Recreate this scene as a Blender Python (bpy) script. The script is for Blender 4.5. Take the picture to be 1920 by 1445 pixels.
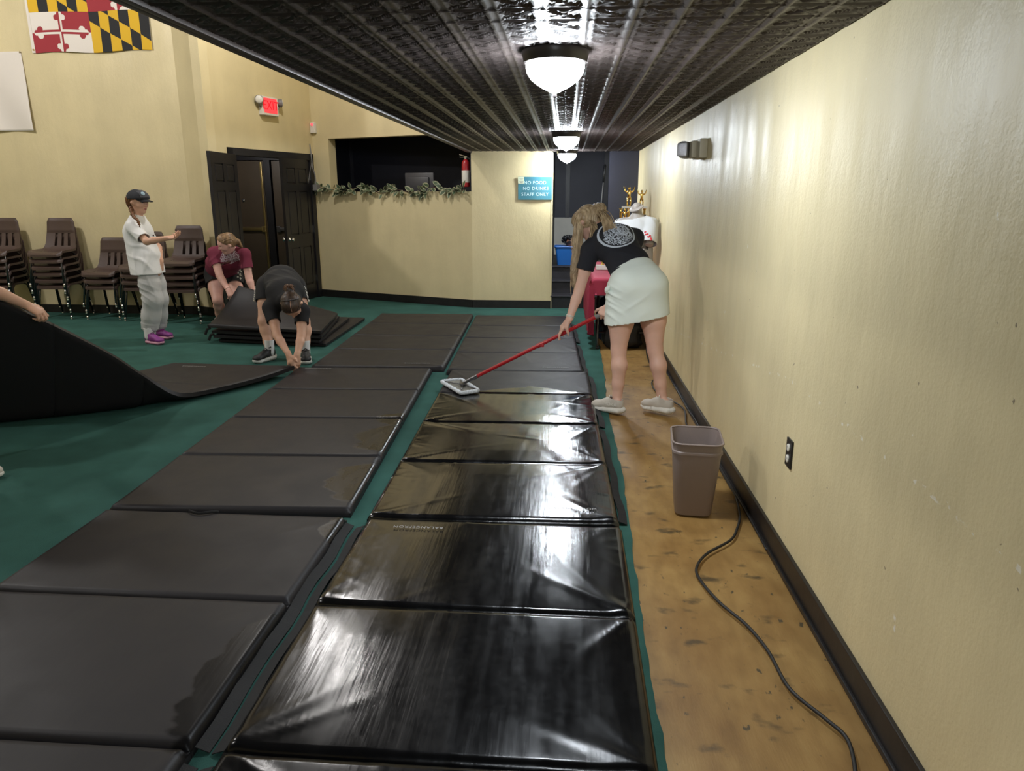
import bpy, bmesh, math, random
import numpy as np
from mathutils import Vector, Matrix, noise as mnoise
from mathutils.bvhtree import BVHTree

# ------------------------------------------------------------------ camera, world, lights, exposure
for o in list(bpy.data.objects):
    bpy.data.objects.remove(o)
SC = bpy.context.scene
COL = SC.collection
PI = math.pi

CAM_H, CAM_F, CAM_PITCH, CAM_YAW = 1.555, 1360.0, math.radians(14.728), math.radians(4.1487)
cam = bpy.data.objects.new('camera', bpy.data.cameras.new('camera'))
COL.objects.link(cam)
cam.data.sensor_width = 36.0
cam.data.sensor_fit = 'HORIZONTAL'
cam.data.lens = CAM_F / 1920.0 * 36.0
cam.data.clip_start = 0.02
cam.location = (0, 0, CAM_H)
cam.rotation_euler = (math.radians(90) - CAM_PITCH, 0, CAM_YAW)
SC.camera = cam

W = bpy.data.worlds.new('world')
SC.world = W
W.use_nodes = True
W.node_tree.nodes['Background'].inputs[0].default_value = (0.55, 0.6, 0.7, 1)
W.node_tree.nodes['Background'].inputs[1].default_value = 0.02

SC.view_settings.view_transform = 'Standard'
SC.view_settings.look = 'None'
SC.view_settings.gamma = 1.0
SC.view_settings.use_curve_mapping = False
SC.view_settings.exposure = 0.0

GLOBE_STRENGTH = 215.0
CEIL = 2.122          # low ceiling of the side aisle
HALL = 4.75           # ceiling of the hall
def lamp(name, loc, power, radius, color):
    d = bpy.data.lights.new(name, 'POINT')
    d.energy = power
    d.shadow_soft_size = radius
    d.color = color
    o = bpy.data.objects.new(name, d)
    COL.objects.link(o)
    o.location = loc
    return o
HALL_C = (1.0, 0.97, 0.94)
lamp('hall_light', (-7.0, 6.3, 4.45), 290, 0.12, HALL_C)
lamp('hall_light', (-3.0, 8.2, 4.45), 185, 0.10, HALL_C)
lamp('hall_light', (-5.2, 2.0, 4.45), 185, 0.12, HALL_C)

# ------------------------------------------------------------------ pixel -> point helper (for measuring real positions)
_cp, _sp, _cy, _sy = math.cos(CAM_PITCH), math.sin(CAM_PITCH), math.cos(CAM_YAW), math.sin(CAM_YAW)
_fw = Vector((-_sy * _cp, _cy * _cp, -_sp)); _rt = Vector((_cy, _sy, 0)); _up = _rt.cross(_fw)
CAMV = Vector((0, 0, CAM_H))
def P(px, py, y=None, z=None, x=None):
    d = _fw * CAM_F + _rt * (px - 960.0) - _up * (py - 722.5)
    if y is not None: t = y / d.y
    elif z is not None: t = (z - CAM_H) / d.z
    else: t = x / d.x
    return CAMV + d * t

# ------------------------------------------------------------------ object helpers
def link(o, parent=None):
    COL.objects.link(o)
    if parent is not None: o.parent = parent
    return o
def tag(o, label=None, cat=None, group=None, kind=None):
    if label: o['label'] = label
    if cat: o['category'] = cat
    if group: o['group'] = group
    if kind: o['kind'] = kind
    return o
def thing(name, label, cat, loc=(0, 0, 0), rz=0.0, group=None):
    o = bpy.data.objects.new(name, None)
    link(o); o.location = loc; o.rotation_euler = (0, 0, rz); o.empty_display_size = 0.1
    return tag(o, label, cat, group)
def finish(name, me, m, parent=None, smooth=True, world=False):
    """link a mesh as one object; world=True: vertices are in world space, moved into the thing's frame"""
    if world and parent is not None:
        org = Vector((0, 0, 0)); q = parent
        while q is not None:
            org += q.location; q = q.parent
        me.transform(Matrix.Translation(-org))
    if smooth and len(me.polygons):
        me.polygons.foreach_set('use_smooth', [True] * len(me.polygons))
    ms = m if isinstance(m, (list, tuple)) else [m]
    for k in ms: me.materials.append(k)
    me.update()
    return link(bpy.data.objects.new(name, me), parent)
def obj(name, bm, m, parent=None, smooth=False, world=False, auto=None):
    me = bpy.data.meshes.new(name)
    bmesh.ops.recalc_face_normals(bm, faces=bm.faces[:])
    bm.to_mesh(me); bm.free()
    o = finish(name, me, m, parent, smooth or auto is not None, world)
    if auto is not None:
        me.set_sharp_from_angle(angle=math.radians(auto))
    return o
def NB(): return bmesh.new()
def setmi(fs, mi):
    for f in fs: f.material_index = mi
def box(bm, c, s, rz=0.0, rx=0.0, ry=0.0, bev=0.0, mi=0, M=None):
    r = bmesh.ops.create_cube(bm, size=1.0)
    vs = r['verts']
    T = Matrix.Translation(Vector(c)) @ Matrix.Rotation(rz, 4, 'Z') @ Matrix.Rotation(ry, 4, 'Y') @ Matrix.Rotation(rx, 4, 'X') @ Matrix.Diagonal((s[0], s[1], s[2], 1))
    if M is not None: T = M @ T
    bmesh.ops.transform(bm, matrix=T, verts=vs)
    fs = list({f for v in vs for f in v.link_faces})
    if bev > 0:
        es = list({e for f in fs for e in f.edges})
        r2 = bmesh.ops.bevel(bm, geom=es, offset=bev, segments=2, profile=0.6, affect='EDGES')
        fs = list({f for f in r2['faces']} | {f for f in fs if f.is_valid})
    setmi(fs, mi)
    return fs
def tube(bm, pts, r, seg=8, cap=True, mi=0, squash=None):
    pts = [Vector(p) for p in pts]; n = len(pts)
    rs = [r] * n if not isinstance(r, (list, tuple)) else r
    t0 = (pts[1] - pts[0]).normalized()
    ref = Vector((0, 0, 1)) if abs(t0.z) < 0.9 else Vector((1, 0, 0))
    u = (ref - t0 * ref.dot(t0)).normalized()
    rings = []
    for i in range(n):
        t = (pts[min(i + 1, n - 1)] - pts[max(i - 1, 0)])
        t = t.normalized() if t.length > 1e-9 else t0
        u = (u - t * u.dot(t)); u = u.normalized() if u.length > 1e-6 else t.orthogonal().normalized()
        v = t.cross(u)
        sq = 1.0 if squash is None else squash
        rings.append([bm.verts.new(pts[i] + (u * math.cos(2 * PI * k / seg) + v * math.sin(2 * PI * k / seg) * sq) * rs[i]) for k in range(seg)])
    fs = []
    for i in range(n - 1):
        for k in range(seg):
            fs.append(bm.faces.new((rings[i][k], rings[i][(k + 1) % seg], rings[i + 1][(k + 1) % seg], rings[i + 1][k])))
    if cap:
        fs.append(bm.faces.new(rings[0][::-1])); fs.append(bm.faces.new(rings[-1]))
    setmi(fs, mi)
    return fs
def lathe(bm, prof, seg=24, M=None, mi=0, wob=None):
    rings = []
    for r, z in prof:
        ring = []
        for k in range(seg):
            a = 2 * PI * k / seg
            rr = r * (1 + (wob(a, z) if wob else 0))
            p = Vector((rr * math.cos(a), rr * math.sin(a), z))
            ring.append(bm.verts.new(M @ p if M is not None else p))
        rings.append(ring)
    fs = []
    for i in range(len(rings) - 1):
        for k in range(seg):
            fs.append(bm.faces.new((rings[i][k], rings[i][(k + 1) % seg], rings[i + 1][(k + 1) % seg], rings[i + 1][k])))
    fs.append(bm.faces.new(rings[0][::-1])); fs.append(bm.faces.new(rings[-1]))
    setmi(fs, mi)
    return fs
def prism(bm, poly, a, b, mi=0):
    """extrude a list of 3D points (polygon) from offset a to offset b"""
    a, b = Vector(a), Vector(b)
    A = [bm.verts.new(Vector(p) + a) for p in poly]; B = [bm.verts.new(Vector(p) + b) for p in poly]
    n = len(poly); fs = [bm.faces.new(A[::-1]), bm.faces.new(B)]
    for i in range(n): fs.append(bm.faces.new((A[i], A[(i + 1) % n], B[(i + 1) % n], B[i])))
    setmi(fs, mi)
    return fs
def smooth_path(pts, n=8, closed=False):
    pts = [Vector(p) for p in pts]; out = []
    for i in range(len(pts) - 1):
        p0 = pts[max(i - 1, 0)]; p1 = pts[i]; p2 = pts[i + 1]; p3 = pts[min(i + 2, len(pts) - 1)]
        for k in range(n):
            t = k / n
            out.append(0.5 * ((2 * p1) + (p2 - p0) * t + (2 * p0 - 5 * p1 + 4 * p2 - p3) * t * t + (3 * p1 - p0 - 3 * p2 + p3) * t ** 3))
    out.append(pts[-1])
    return out
def np_mesh(name, V, Q):
    me = bpy.data.meshes.new(name)
    V = np.asarray(V, np.float32); Q = np.asarray(Q, np.int32)
    me.vertices.add(len(V)); me.vertices.foreach_set('co', V.ravel())
    k = Q.shape[1]
    me.loops.add(Q.size); me.loops.foreach_set('vertex_index', Q.ravel())
    me.polygons.add(len(Q)); me.polygons.foreach_set('loop_start', np.arange(0, Q.size, k, dtype=np.int32))
    me.polygons.foreach_set('loop_total', np.full(len(Q), k, np.int32))
    me.update(calc_edges=True)
    return me
def grid_quads(nx, ny):
    i = np.arange(nx - 1)[:, None]; j = np.arange(ny - 1)[None, :]
    a = (i * ny + j)
    return np.stack([a, a + ny, a + ny + 1, a + 1], -1).reshape(-1, 4)
def text_mesh(txt, size, extrude=0.0005, align='CENTER', spacing=1.0):
    c = bpy.data.curves.new('lettering', 'FONT'); c.body = txt; c.size = size; c.extrude = extrude
    c.align_x = align; c.align_y = 'CENTER'; c.space_character = spacing
    o = bpy.data.objects.new('lettering', c); COL.objects.link(o)
    dg = bpy.context.evaluated_depsgraph_get()
    me = bpy.data.meshes.new_from_object(o.evaluated_get(dg))
    bpy.data.objects.remove(o); bpy.data.curves.remove(c)
    return me
def dup(root, loc=None, rz=None, label=None):
    r = root.copy(); COL.objects.link(r)
    if loc is not None: r.location = loc
    if rz is not None: r.rotation_euler = (0, 0, rz)
    if label: r['label'] = label
    for ch in list(root.children):
        c = ch.copy(); COL.objects.link(c); c.parent = r
        for g in ch.children:
            d = g.copy(); COL.objects.link(d); d.parent = c
    return r

# ------------------------------------------------------------------ materials
def srgb(r, g, b):
    f = lambda c: (c / 255 / 12.92) if c / 255 <= 0.04045 else ((c / 255 + 0.055) / 1.055) ** 2.4
    return (f(r), f(g), f(b))
def mat(name, col, rough=0.5, metal=0.0, spec=None, var=0.0, vscale=6.0, bump=0.0, bscale=60.0, bstretch=None, emit=None, estr=0.0, bdist=0.004, coat=0.0, stain=None):
    m = bpy.data.materials.new(name); m.use_nodes = True
    nt = m.node_tree; N = nt.nodes; L = nt.links; b = N['Principled BSDF']
    b.inputs['Base Color'].default_value = (*col, 1); b.inputs['Roughness'].default_value = rough; b.inputs['Metallic'].default_value = metal
    if spec is not None: b.inputs['Specular IOR Level'].default_value = spec
    if coat: b.inputs['Coat Weight'].default_value = coat; b.inputs['Coat Roughness'].default_value = 0.08
    tc = N.new('ShaderNodeTexCoord')
    if var > 0:
        n = N.new('ShaderNodeTexNoise'); n.inputs['Scale'].default_value = vscale; n.inputs['Detail'].default_value = 6
        L.new(tc.outputs['Object'], n.inputs['Vector'])
        r = N.new('ShaderNodeMapRange'); r.inputs['From Min'].default_value = 0.3; r.inputs['From Max'].default_value = 0.7
        r.inputs['To Min'].default_value = 1 - var; r.inputs['To Max'].default_value = 1 + var
        L.new(n.outputs['Fac'], r.inputs['Value'])
        mx = N.new('ShaderNodeVectorMath'); mx.operation = 'SCALE'; mx.inputs[0].default_value = col
        L.new(r.outputs[0], mx.inputs['Scale']); L.new(mx.outputs[0], b.inputs['Base Color'])
    if bump > 0:
        n2 = N.new('ShaderNodeTexNoise'); n2.inputs['Scale'].default_value = bscale; n2.inputs['Detail'].default_value = 4
        if bstretch:
            mp = N.new('ShaderNodeMapping'); mp.inputs['Scale'].default_value = bstretch
            L.new(tc.outputs['Object'], mp.inputs['Vector']); L.new(mp.outputs[0], n2.inputs['Vector'])
        else: L.new(tc.outputs['Object'], n2.inputs['Vector'])
        bp = N.new('ShaderNodeBump'); bp.inputs['Strength'].default_value = bump; bp.inputs['Distance'].default_value = bdist
        L.new(n2.outputs['Fac'], bp.inputs['Height']); L.new(bp.outputs[0], b.inputs['Normal'])
    if emit: b.inputs['Emission Color'].default_value = (*emit, 1); b.inputs['Emission Strength'].default_value = estr
    return m
WALL_RGB = srgb(212, 197, 155)
def wall_mat(name, col, rough, peel, wave=0.0, scuffs=0.0):
    """painted plaster: fine roller texture, long vertical streaks, uneven gloss, a few chips"""
    m = bpy.data.materials.new(name); m.use_nodes = True
    nt = m.node_tree; N = nt.nodes; L = nt.links; b = N['Principled BSDF']; b.inputs['Specular IOR Level'].default_value = 0.36
    tc = N.new('ShaderNodeTexCoord'); co = tc.outputs['Object']
    def noi(scale, detail=4, sc=None):
        n = N.new('ShaderNodeTexNoise'); n.inputs['Scale'].default_value = scale; n.inputs['Detail'].default_value = detail
        if sc:
            mp = N.new('ShaderNodeMapping'); mp.inputs['Scale'].default_value = sc; L.new(co, mp.inputs['Vector']); L.new(mp.outputs[0], n.inputs['Vector'])
        else: L.new(co, n.inputs['Vector'])
        return n.outputs['Fac']
    def mr(s, a, bb, c, d):
        r = N.new('ShaderNodeMapRange')
        for k, v in zip(('From Min', 'From Max', 'To Min', 'To Max'), (a, bb, c, d)): r.inputs[k].default_value = v
        L.new(s, r.inputs['Value']); return r.outputs[0]
    def ma(op, x, y):
        q = N.new('ShaderNodeMath'); q.operation = op
        for i, s in enumerate((x, y)):
            if isinstance(s, (int, float)): q.inputs[i].default_value = s
            else: L.new(s, q.inputs[i])
        return q.outputs[0]
    v = mr(noi(2.2, 5), 0.3, 0.7, 0.94, 1.05)
    v = ma('MULTIPLY', v, mr(noi(1.0, 5, (5, 5, 0.6)), 0.3, 0.7, 0.96, 1.03))
    sc = N.new('ShaderNodeVectorMath'); sc.operation = 'SCALE'; sc.inputs[0].default_value = col; L.new(v, sc.inputs['Scale'])
    base = sc.outputs[0]
    if scuffs:
        chip = mr(noi(26, 3, (1, 1, 1)), 0.735, 0.755, 0, 1)
        mx = N.new('ShaderNodeMix'); mx.data_type = 'RGBA'; L.new(chip, mx.inputs[0]); L.new(base, mx.inputs[6]); mx.inputs[7].default_value = (0.25, 0.2, 0.13, 1)
        chip2 = mr(noi(17, 3, (1, 1, 0.7)), 0.745, 0.765, 0, 0.8)
        m2 = N.new('ShaderNodeMix'); m2.data_type = 'RGBA'; L.new(chip2, m2.inputs[0]); L.new(mx.outputs[2], m2.inputs[6]); m2.inputs[7].default_value = (0.78, 0.74, 0.66, 1)
        base = m2.outputs[2]
        sp = N.new('ShaderNodeSeparateXYZ'); geo = N.new('ShaderNodeNewGeometry'); L.new(geo.outputs['Position'], sp.inputs[0])
        ln = ma('SUBTRACT', sp.outputs[2], ma('ADD', 0.80, ma('MULTIPLY', ma('MAXIMUM', ma('SUBTRACT', sp.outputs[1], 3.0), 0.0), -0.12)))
        near = ma('LESS_THAN', ma('ABSOLUTE', ma('ADD', ln, ma('MULTIPLY', ma('SUBTRACT', noi(9, 3), 0.5), 0.06)), 0.0), 0.006)
        line = ma('MULTIPLY', near, mr(noi(30, 3), 0.57, 0.64, 0, 0.7))
        m3 = N.new('ShaderNodeMix'); m3.data_type = 'RGBA'; L.new(line, m3.inputs[0]); L.new(base, m3.inputs[6]); m3.inputs[7].default_value = (0.80, 0.77, 0.70, 1)
        base = m3.outputs[2]
    L.new(base, b.inputs['Base Color'])
    L.new(mr(noi(1.0, 4, (7, 7, 1.2)), 0.3, 0.7, rough - 0.08, rough + 0.1), b.inputs['Roughness'])
    h = ma('ADD', ma('MULTIPLY', noi(95, 3), 0.45), ma('MULTIPLY', noi(30, 3, (1, 1, 0.45)), 0.8))
    if wave: h = ma('ADD', h, ma('MULTIPLY', noi(5, 2, (1, 1, 0.35)), wave))
    bp = N.new('ShaderNodeBump'); bp.inputs['Strength'].default_value = peel; bp.inputs['Distance'].default_value = 0.006
    L.new(h, bp.inputs['Height']); L.new(bp.outputs[0], b.inputs['Normal'])
    return m
M = {}
M['wall'] = wall_mat('yellow_wall_paint', WALL_RGB, 0.5, 0.35)
M['wall_gloss'] = wall_mat('yellow_gloss_wall_paint', srgb(212, 197, 156), 0.48, 0.5, 2.2, 1.0)
M['black_paint'] = mat('black_paint', srgb(26, 25, 29), 0.45, var=0.2, bump=0.15, bscale=40)
M['navy_paint'] = mat('dark_navy_paint', srgb(38, 39, 52), 0.55, var=0.12, vscale=3, bump=0.1, bscale=30)
M['hall_ceiling'] = mat('hall_ceiling_paint', srgb(92, 90, 90), 0.8)
M['tin'] = mat('black_tin_tile', srgb(64, 57, 55), 0.4, spec=0.38, var=0.12, vscale=2, bump=0.08, bscale=90)
M['base_black'] = mat('black_baseboard_paint', srgb(30, 27, 26), 0.4, var=0.3, vscale=14, bump=0.2, bscale=30)
M['white'] = mat('white_plastic', srgb(222, 218, 208), 0.45)
M['white_paint'] = mat('white_paint', srgb(205, 202, 192), 0.6, var=0.05)
M['grey'] = mat('grey_plastic', srgb(120, 118, 116), 0.5)
M['black'] = mat('black_plastic', srgb(24, 24, 26), 0.4)
M['rubber'] = mat('black_rubber', srgb(26, 25, 25), 0.55)
M['chrome'] = mat('chrome', (0.75, 0.75, 0.76), 0.16, 1.0)
M['steel'] = mat('dark_steel', (0.16, 0.16, 0.17), 0.3, 0.9)
M['brass'] = mat('worn_brass', (0.55, 0.42, 0.18), 0.3, 1.0)
M['gold'] = mat('gold_plastic', (0.85, 0.6, 0.18), 0.22, 1.0)
# ------------------------------------------------------------------ the setting
def struct(name, bm, m, parent=None, **k):
    o = obj(name, bm, m, parent, **k)
    if parent is None: o['kind'] = 'structure'
    return o
YB, YE = -3.0, 10.22            # room behind the camera, front of the back wall
XR, XS = 0.96, -1.32            # right wall, edge of the low ceiling
def carpet_mat():
    m = mat('green_carpet', srgb(54, 90, 82), 0.95, spec=0.1, var=0.16, vscale=3.5, bump=0.7, bscale=420, bdist=0.003)
    return m
M['carpet'] = carpet_mat()
def ply_mat():
    m = bpy.data.materials.new('plywood_subfloor'); m.use_nodes = True
    nt = m.node_tree; N = nt.nodes; L = nt.links; b = N['Principled BSDF']
    tc = N.new('ShaderNodeTexCoord')
    def noi(scale, det, sc=(1, 1, 1), off=(0, 0, 0)):
        mp = N.new('ShaderNodeMapping'); mp.inputs['Scale'].default_value = sc; mp.inputs['Location'].default_value = off
        n = N.new('ShaderNodeTexNoise'); n.inputs['Scale'].default_value = scale; n.inputs['Detail'].default_value = det
        L.new(tc.outputs['Object'], mp.inputs['Vector']); L.new(mp.outputs[0], n.inputs['Vector']); return n.outputs['Fac']
    def ramp(s, stops):
        r = N.new('ShaderNodeValToRGB'); e = r.color_ramp.elements
        e[0].position, e[0].color = stops[0][0], (*stops[0][1], 1); e[1].position, e[1].color = stops[-1][0], (*stops[-1][1], 1)
        for p, c in stops[1:-1]:
            q = e.new(p); q.color = (*c, 1)
        L.new(s, r.inputs[0]); return r.outputs[0]
    def mix(f, a, bb, mode='MIX'):
        x = N.new('ShaderNodeMix'); x.data_type = 'RGBA'; x.blend_type = mode
        if isinstance(f, float): x.inputs[0].default_value = f
        else: L.new(f, x.inputs[0])
        for i, s in ((6, a), (7, bb)):
            if isinstance(s, tuple): x.inputs[i].default_value = (*s, 1)
            else: L.new(s, x.inputs[i])
        return x.outputs[2]
    grain = ramp(noi(9, 6, (2.2, 0.8, 1)), [(0.3, srgb(142, 110, 60)), (0.55, srgb(156, 123, 70)), (0.75, srgb(164, 132, 78))])
    blot = ramp(noi(3.2, 5), [(0.35, srgb(190, 165, 120)), (0.65, (1, 1, 1))])
    c = mix(0.55, grain, blot, 'MULTIPLY')
    st = ramp(noi(7, 7, (1, 1.6, 1), (3, 1, 0)), [(0.60, (0, 0, 0)), (0.72, (1, 1, 1))])
    c = mix(st, c, srgb(80, 62, 34))
    st2 = ramp(noi(38, 3, (1, 0.5, 1), (1, 7, 0)), [(0.69, (0, 0, 0)), (0.74, (1, 1, 1))])
    c = mix(st2, c, srgb(74, 62, 40))
    L.new(c, b.inputs['Base Color']); b.inputs['Roughness'].default_value = 0.55
    bp = N.new('ShaderNodeBump'); bp.inputs['Strength'].default_value = 0.25; bp.inputs['Distance'].default_value = 0.002
    L.new(noi(60, 4, (3, 0.5, 1)), bp.inputs['Height']); L.new(bp.outputs[0], b.inputs['Normal'])
    return m
M['ply'] = ply_mat()

# bare floor along the wall, and the carpet laid over the rest with a cut wavering edge
bm = NB(); box(bm, (0.48, 3.6, -0.06), (1.0, 13.4, 0.10)); box(bm, (-5.6, 4.6, -0.075), (11.6, 16.0, 0.10))
struct('floor', bm, M['ply'])
rnd = random.Random(4)
bm = NB()
edge = []
y = YB
while y < YE + 0.01:
    x0 = 0.318 + (y - 1.7) * 0.0098
    edge.append((x0 + rnd.uniform(-0.006, 0.006) + 0.01 * math.sin(y * 2.1), y))
    y += 0.09
ring = [(-10.5, YB), (-10.5, 12.6)] + [(-3.0, 12.6), (-1.3, 10.3), (0.40, YE + 0.05)] + [(ex, ey, 0) for ex, ey in reversed(edge)]
prism(bm, [(p[0], p[1], 0) for p in ring], (0, 0, -0.02), (0, 0, 0.0))
struct('floor_carpet', bm, M['carpet'])

# right wall
bm = NB(); box(bm, (XR + 0.08, (YB + YE) / 2 + 1.2, 1.6), (0.16, YE - YB + 2.6, 3.4))
struct('wall_right', bm, M['wall_gloss'])
bm = NB(); box(bm, (XR - 0.008, (YB + YE) / 2, 0.05), (0.016, YE - YB - 0.02, 0.115), bev=0.003); box(bm, (XR - 0.022, (YB + YE) / 2, 0.005), (0.014, YE - YB - 0.02, 0.02), bev=0.004)
struct('baseboard_right', bm, M['base_black'])
bm = NB(); box(bm, (-4.8, YB - 0.06, 2.4), (11.6, 0.12, 4.8)); struct('wall_behind', bm, M['wall'])

# wall between two floor points, thickness going outwards
def wallseg(bm, a, b, z0, z1, th=0.12, side=1):
    a, b = Vector((a[0], a[1], 0)), Vector((b[0], b[1], 0)); d = (b - a).normalized(); n = Vector((-d.y, d.x, 0)) * side
    prism(bm, [a, b, b + n * th, a + n * th], (0, 0, z0), (0, 0, z1))
LW0, LW1, LC = (-10.2, 9.44), (-4.86, 9.36), (-4.44, 9.15)
DW1 = (-3.83, 11.25)
BC = (-1.30, 10.225)
bm = NB(); wallseg(bm, LW0, LW1, 0, HALL, 0.15, 1); struct('wall_left', bm, M['wall'])
bm = NB(); wallseg(bm, LW1, LC, 0, HALL, 0.12, 1); struct('wall_left_pier', bm, M['wall'])
bm = NB(); wallseg(bm, (-10.2, 9.5), (-10.2, YB), 0, HALL, 0.15, -1); struct('wall_far_left', bm, M['wall'])
# door wall with its opening
dd = (Vector((DW1[0], DW1[1], 0)) - Vector((LC[0], LC[1], 0))); DL = dd.length; dd.normalize(); dn = Vector((dd.y, -dd.x, 0))   # dn faces the room
def DWP(s, off=0.0, z=0.0): return Vector((LC[0], LC[1], z)) + dd * s + dn * off
DS0, DS1, DTOP = 0.40, 2.08, 2.07     # clear opening along the wall
bm = NB()
for s0, s1, z0, z1 in ((0, DS0, 0, HALL), (DS1, DL, 0, HALL), (DS0, DS1, DTOP, HALL)):
    prism(bm, [DWP(s0), DWP(s1), DWP(s1, -0.13), DWP(s0, -0.13)], (0, 0, z0), (0, 0, z1))
struct('wall_doorway', bm, M['wall'])
bm = NB()
for s0, s1, z0, z1 in ((DS0 - 0.075, DS0 + 0.015, 0, DTOP + 0.075), (DS1 - 0.015, DS1 + 0.075, 0, DTOP + 0.075), (DS0 - 0.075, DS1 + 0.075, DTOP - 0.015, DTOP + 0.075)):
    prism(bm, [DWP(s0, 0.02), DWP(s1, 0.02), DWP(s1, -0.14), DWP(s0, -0.14)], (0, 0, z0), (0, 0, z1))
struct('trim_1', bm, M['black_paint'])
# vestibule behind the doors
VY = 12.5
bm = NB()
box(bm, (-4.95, VY + 0.12, 1.3), (2.7, 0.08, 2.6)); box(bm, (-6.22, 11.05, 1.3), (0.08, 2.9, 2.6))
prism(bm, [(-3.90, 11.42, 0), (-3.80, 11.42, 0), (-3.72, VY, 0), (-3.82, VY, 0)], (0, 0, 0), (0, 0, 2.6))
struct('wall_vestibule', bm, M['navy_paint'])
bm = NB(); prism(bm, [(-6.25, 9.7, 0), (-4.50, 9.7, 0), (-3.95, 11.3, 0), (-3.7, VY + 0.15, 0), (-6.25, VY + 0.15, 0)], (0, 0, 2.45), (0, 0, 2.5)); struct('ceiling_vestibule', bm, M['navy_paint'])
# angled booth wall: half wall, head wall, jamb, and the flat return to the corner pier
bd = (Vector((BC[0], BC[1], 0)) - Vector((DW1[0], DW1[1], 0))); BL = bd.length; bd.normalize(); bn = Vector((bd.y, -bd.x, 0))
def BWP(s, off=0.0, z=0.0): return Vector((DW1[0], DW1[1], z)) + bd * s + bn * off
LEDGE = 1.60; HEAD = 2.36
bm = NB()
prism(bm, [BWP(0), BWP(BL), BWP(BL, -0.16), BWP(0, -0.16)], (0, 0, 0), (0, 0, LEDGE))
prism(bm, [BWP(0.0), BWP(BL), BWP(BL, -0.16), BWP(0.0, -0.16)], (0, 0, HEAD), (0, 0, HALL))
prism(bm, [BWP(0), BWP(0.30), BWP(0.30, -0.16), BWP(0, -0.16)], (0, 0, LEDGE), (0, 0, HEAD))
struct('wall_booth', bm, M['wall'])
bm = NB(); prism(bm, [(BC[0], BC[1], 0), (-0.195, YE, 0), (-0.195, YE + 0.2, 0), (BC[0], BC[1] + 0.2, 0)], (0, 0, 0), (0, 0, 2.6)); struct('wall_back', bm, M['wall'])
bm = NB(); prism(bm, [(BC[0] - 0.02, BC[1] + 0.09, 0), (BC[0], BC[1] + 0.09, 0), (BC[0], BC[1] + 1.6, 0), (BC[0] - 0.02, BC[1] + 1.6, 0)], (0, 0, 0), (0, 0, 3.0)); struct('wall_booth_side', bm, M['navy_paint'])
bm = NB()
prism(bm, [(-3.68, 12.6, 0), (-1.1, 12.0, 0), (-1.1, 12.15, 0), (-3.68, 12.75, 0)], (0, 0, 0), (0, 0, 3.2))
prism(bm, [(-3.66, 11.4, 0), (-3.70, 11.4, 0), (-3.70, 12.7, 0), (-3.66, 12.7, 0)], (0, 0, 0), (0, 0, 3.2))
prism(bm, [(-3.70, 12.7, 0), (-1.1, 12.1, 0), (-1.25, 10.4, 0), (-3.68, 11.40, 0)], (0, 0, 2.75), (0, 0, 2.8))
struct('wall_booth_inside', bm, M['navy_paint'])
bm = NB()
def bbseg(a, b, n): prism(bm, [a, b, b + n * 0.016, a + n * 0.016], (0, 0, 0), (0, 0, 0.11))
bbseg(BWP(0.02), BWP(BL), bn); bbseg(Vector((BC[0], BC[1], 0)), Vector((-0.195, YE, 0)), Vector((0, -1, 0)))
bbseg(DWP(DS1 + 0.08), DWP(DL), dn); bbseg(DWP(0), DWP(DS0 - 0.08), dn)
a, b = Vector((*LW0, 0)), Vector((*LW1, 0)); bbseg(a, b, Vector((0, -1, 0))); bbseg(b, Vector((*LC, 0)), Vector((-0.4, -0.9, 0)))
struct('baseboard_back', bm, M['base_black'])
# counter inside the booth
bm = NB(); prism(bm, [BWP(0.35, -0.17), BWP(BL - 0.1, -0.17), BWP(BL - 0.1, -0.65), BWP(0.35, -0.65)], (0, 0, 1.40), (0, 0, 1.44)); prism(bm, [BWP(0.35, -0.6), BWP(BL - 0.1, -0.6), BWP(BL - 0.1, -0.65), BWP(0.35, -0.65)], (0, 0, 0), (0, 0, 1.40)); struct('trim_2', bm, M['black_paint'])

# low ceiling of embossed tin tiles: 6 inch cells with double beads and crossed diagonals
def tin_height(u, v):
    """u, v in 0..1 inside a cell; returns height below the ceiling plane (m)"""
    du = np.minimum(u, 1 - u); dv = np.minimum(v, 1 - v)
    h = np.zeros_like(u)
    bead = lambda d, c, w: np.clip(1 - np.abs(d - c) / w, 0, 1)
    h = np.maximum(h, 0.0065 * bead(du, 0.035, 0.045)); h = np.maximum(h, 0.0055 * bead(du, 0.13, 0.04))
    h = np.maximum(h, 0.0060 * bead(dv, 0.0, 0.05)); h = np.maximum(h, 0.003 * bead(dv, 0.12, 0.03))
    inside = (du > 0.17) & (dv > 0.05)
    d1 = np.abs(u - v) * 0.7071; d2 = np.abs(u + v - 1) * 0.7071
    h = np.where(inside, np.maximum(h, 0.006 * np.maximum(bead(d1, 0.0, 0.045), bead(d2, 0.0, 0.045))), h)
    dd_ = np.minimum(d1, d2)
    tri = np.clip((np.minimum(np.minimum(dd_ - 0.09, dv - 0.14), du - 0.22)) / 0.05, 0, 1)
    h = np.where(inside, np.maximum(h, 0.0045 * tri), h)
    r = np.sqrt((u - 0.5) ** 2 + (v - 0.5) ** 2)
    h = np.maximum(h, 0.007 * np.clip(1 - r / 0.09, 0, 1))
    return h
CELL = 0.1524
cy0, cy1, cx0, cx1 = 1.6, YE + 0.02, XS + 0.03, XR + 0.001
ns = 16
nx = int((cx1 - cx0) / CELL * ns); ny = int((cy1 - cy0) / CELL * ns)
gx = np.linspace(cx0, cx1, nx); gy = np.linspace(cy0, cy1, ny)
X, Y = np.meshgrid(gx, gy, indexing='ij')
Uc = ((X + 0.094 + 10 * CELL) / CELL) % 1.0; Vc = ((Y - cy0) / CELL) % 1.0
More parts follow.
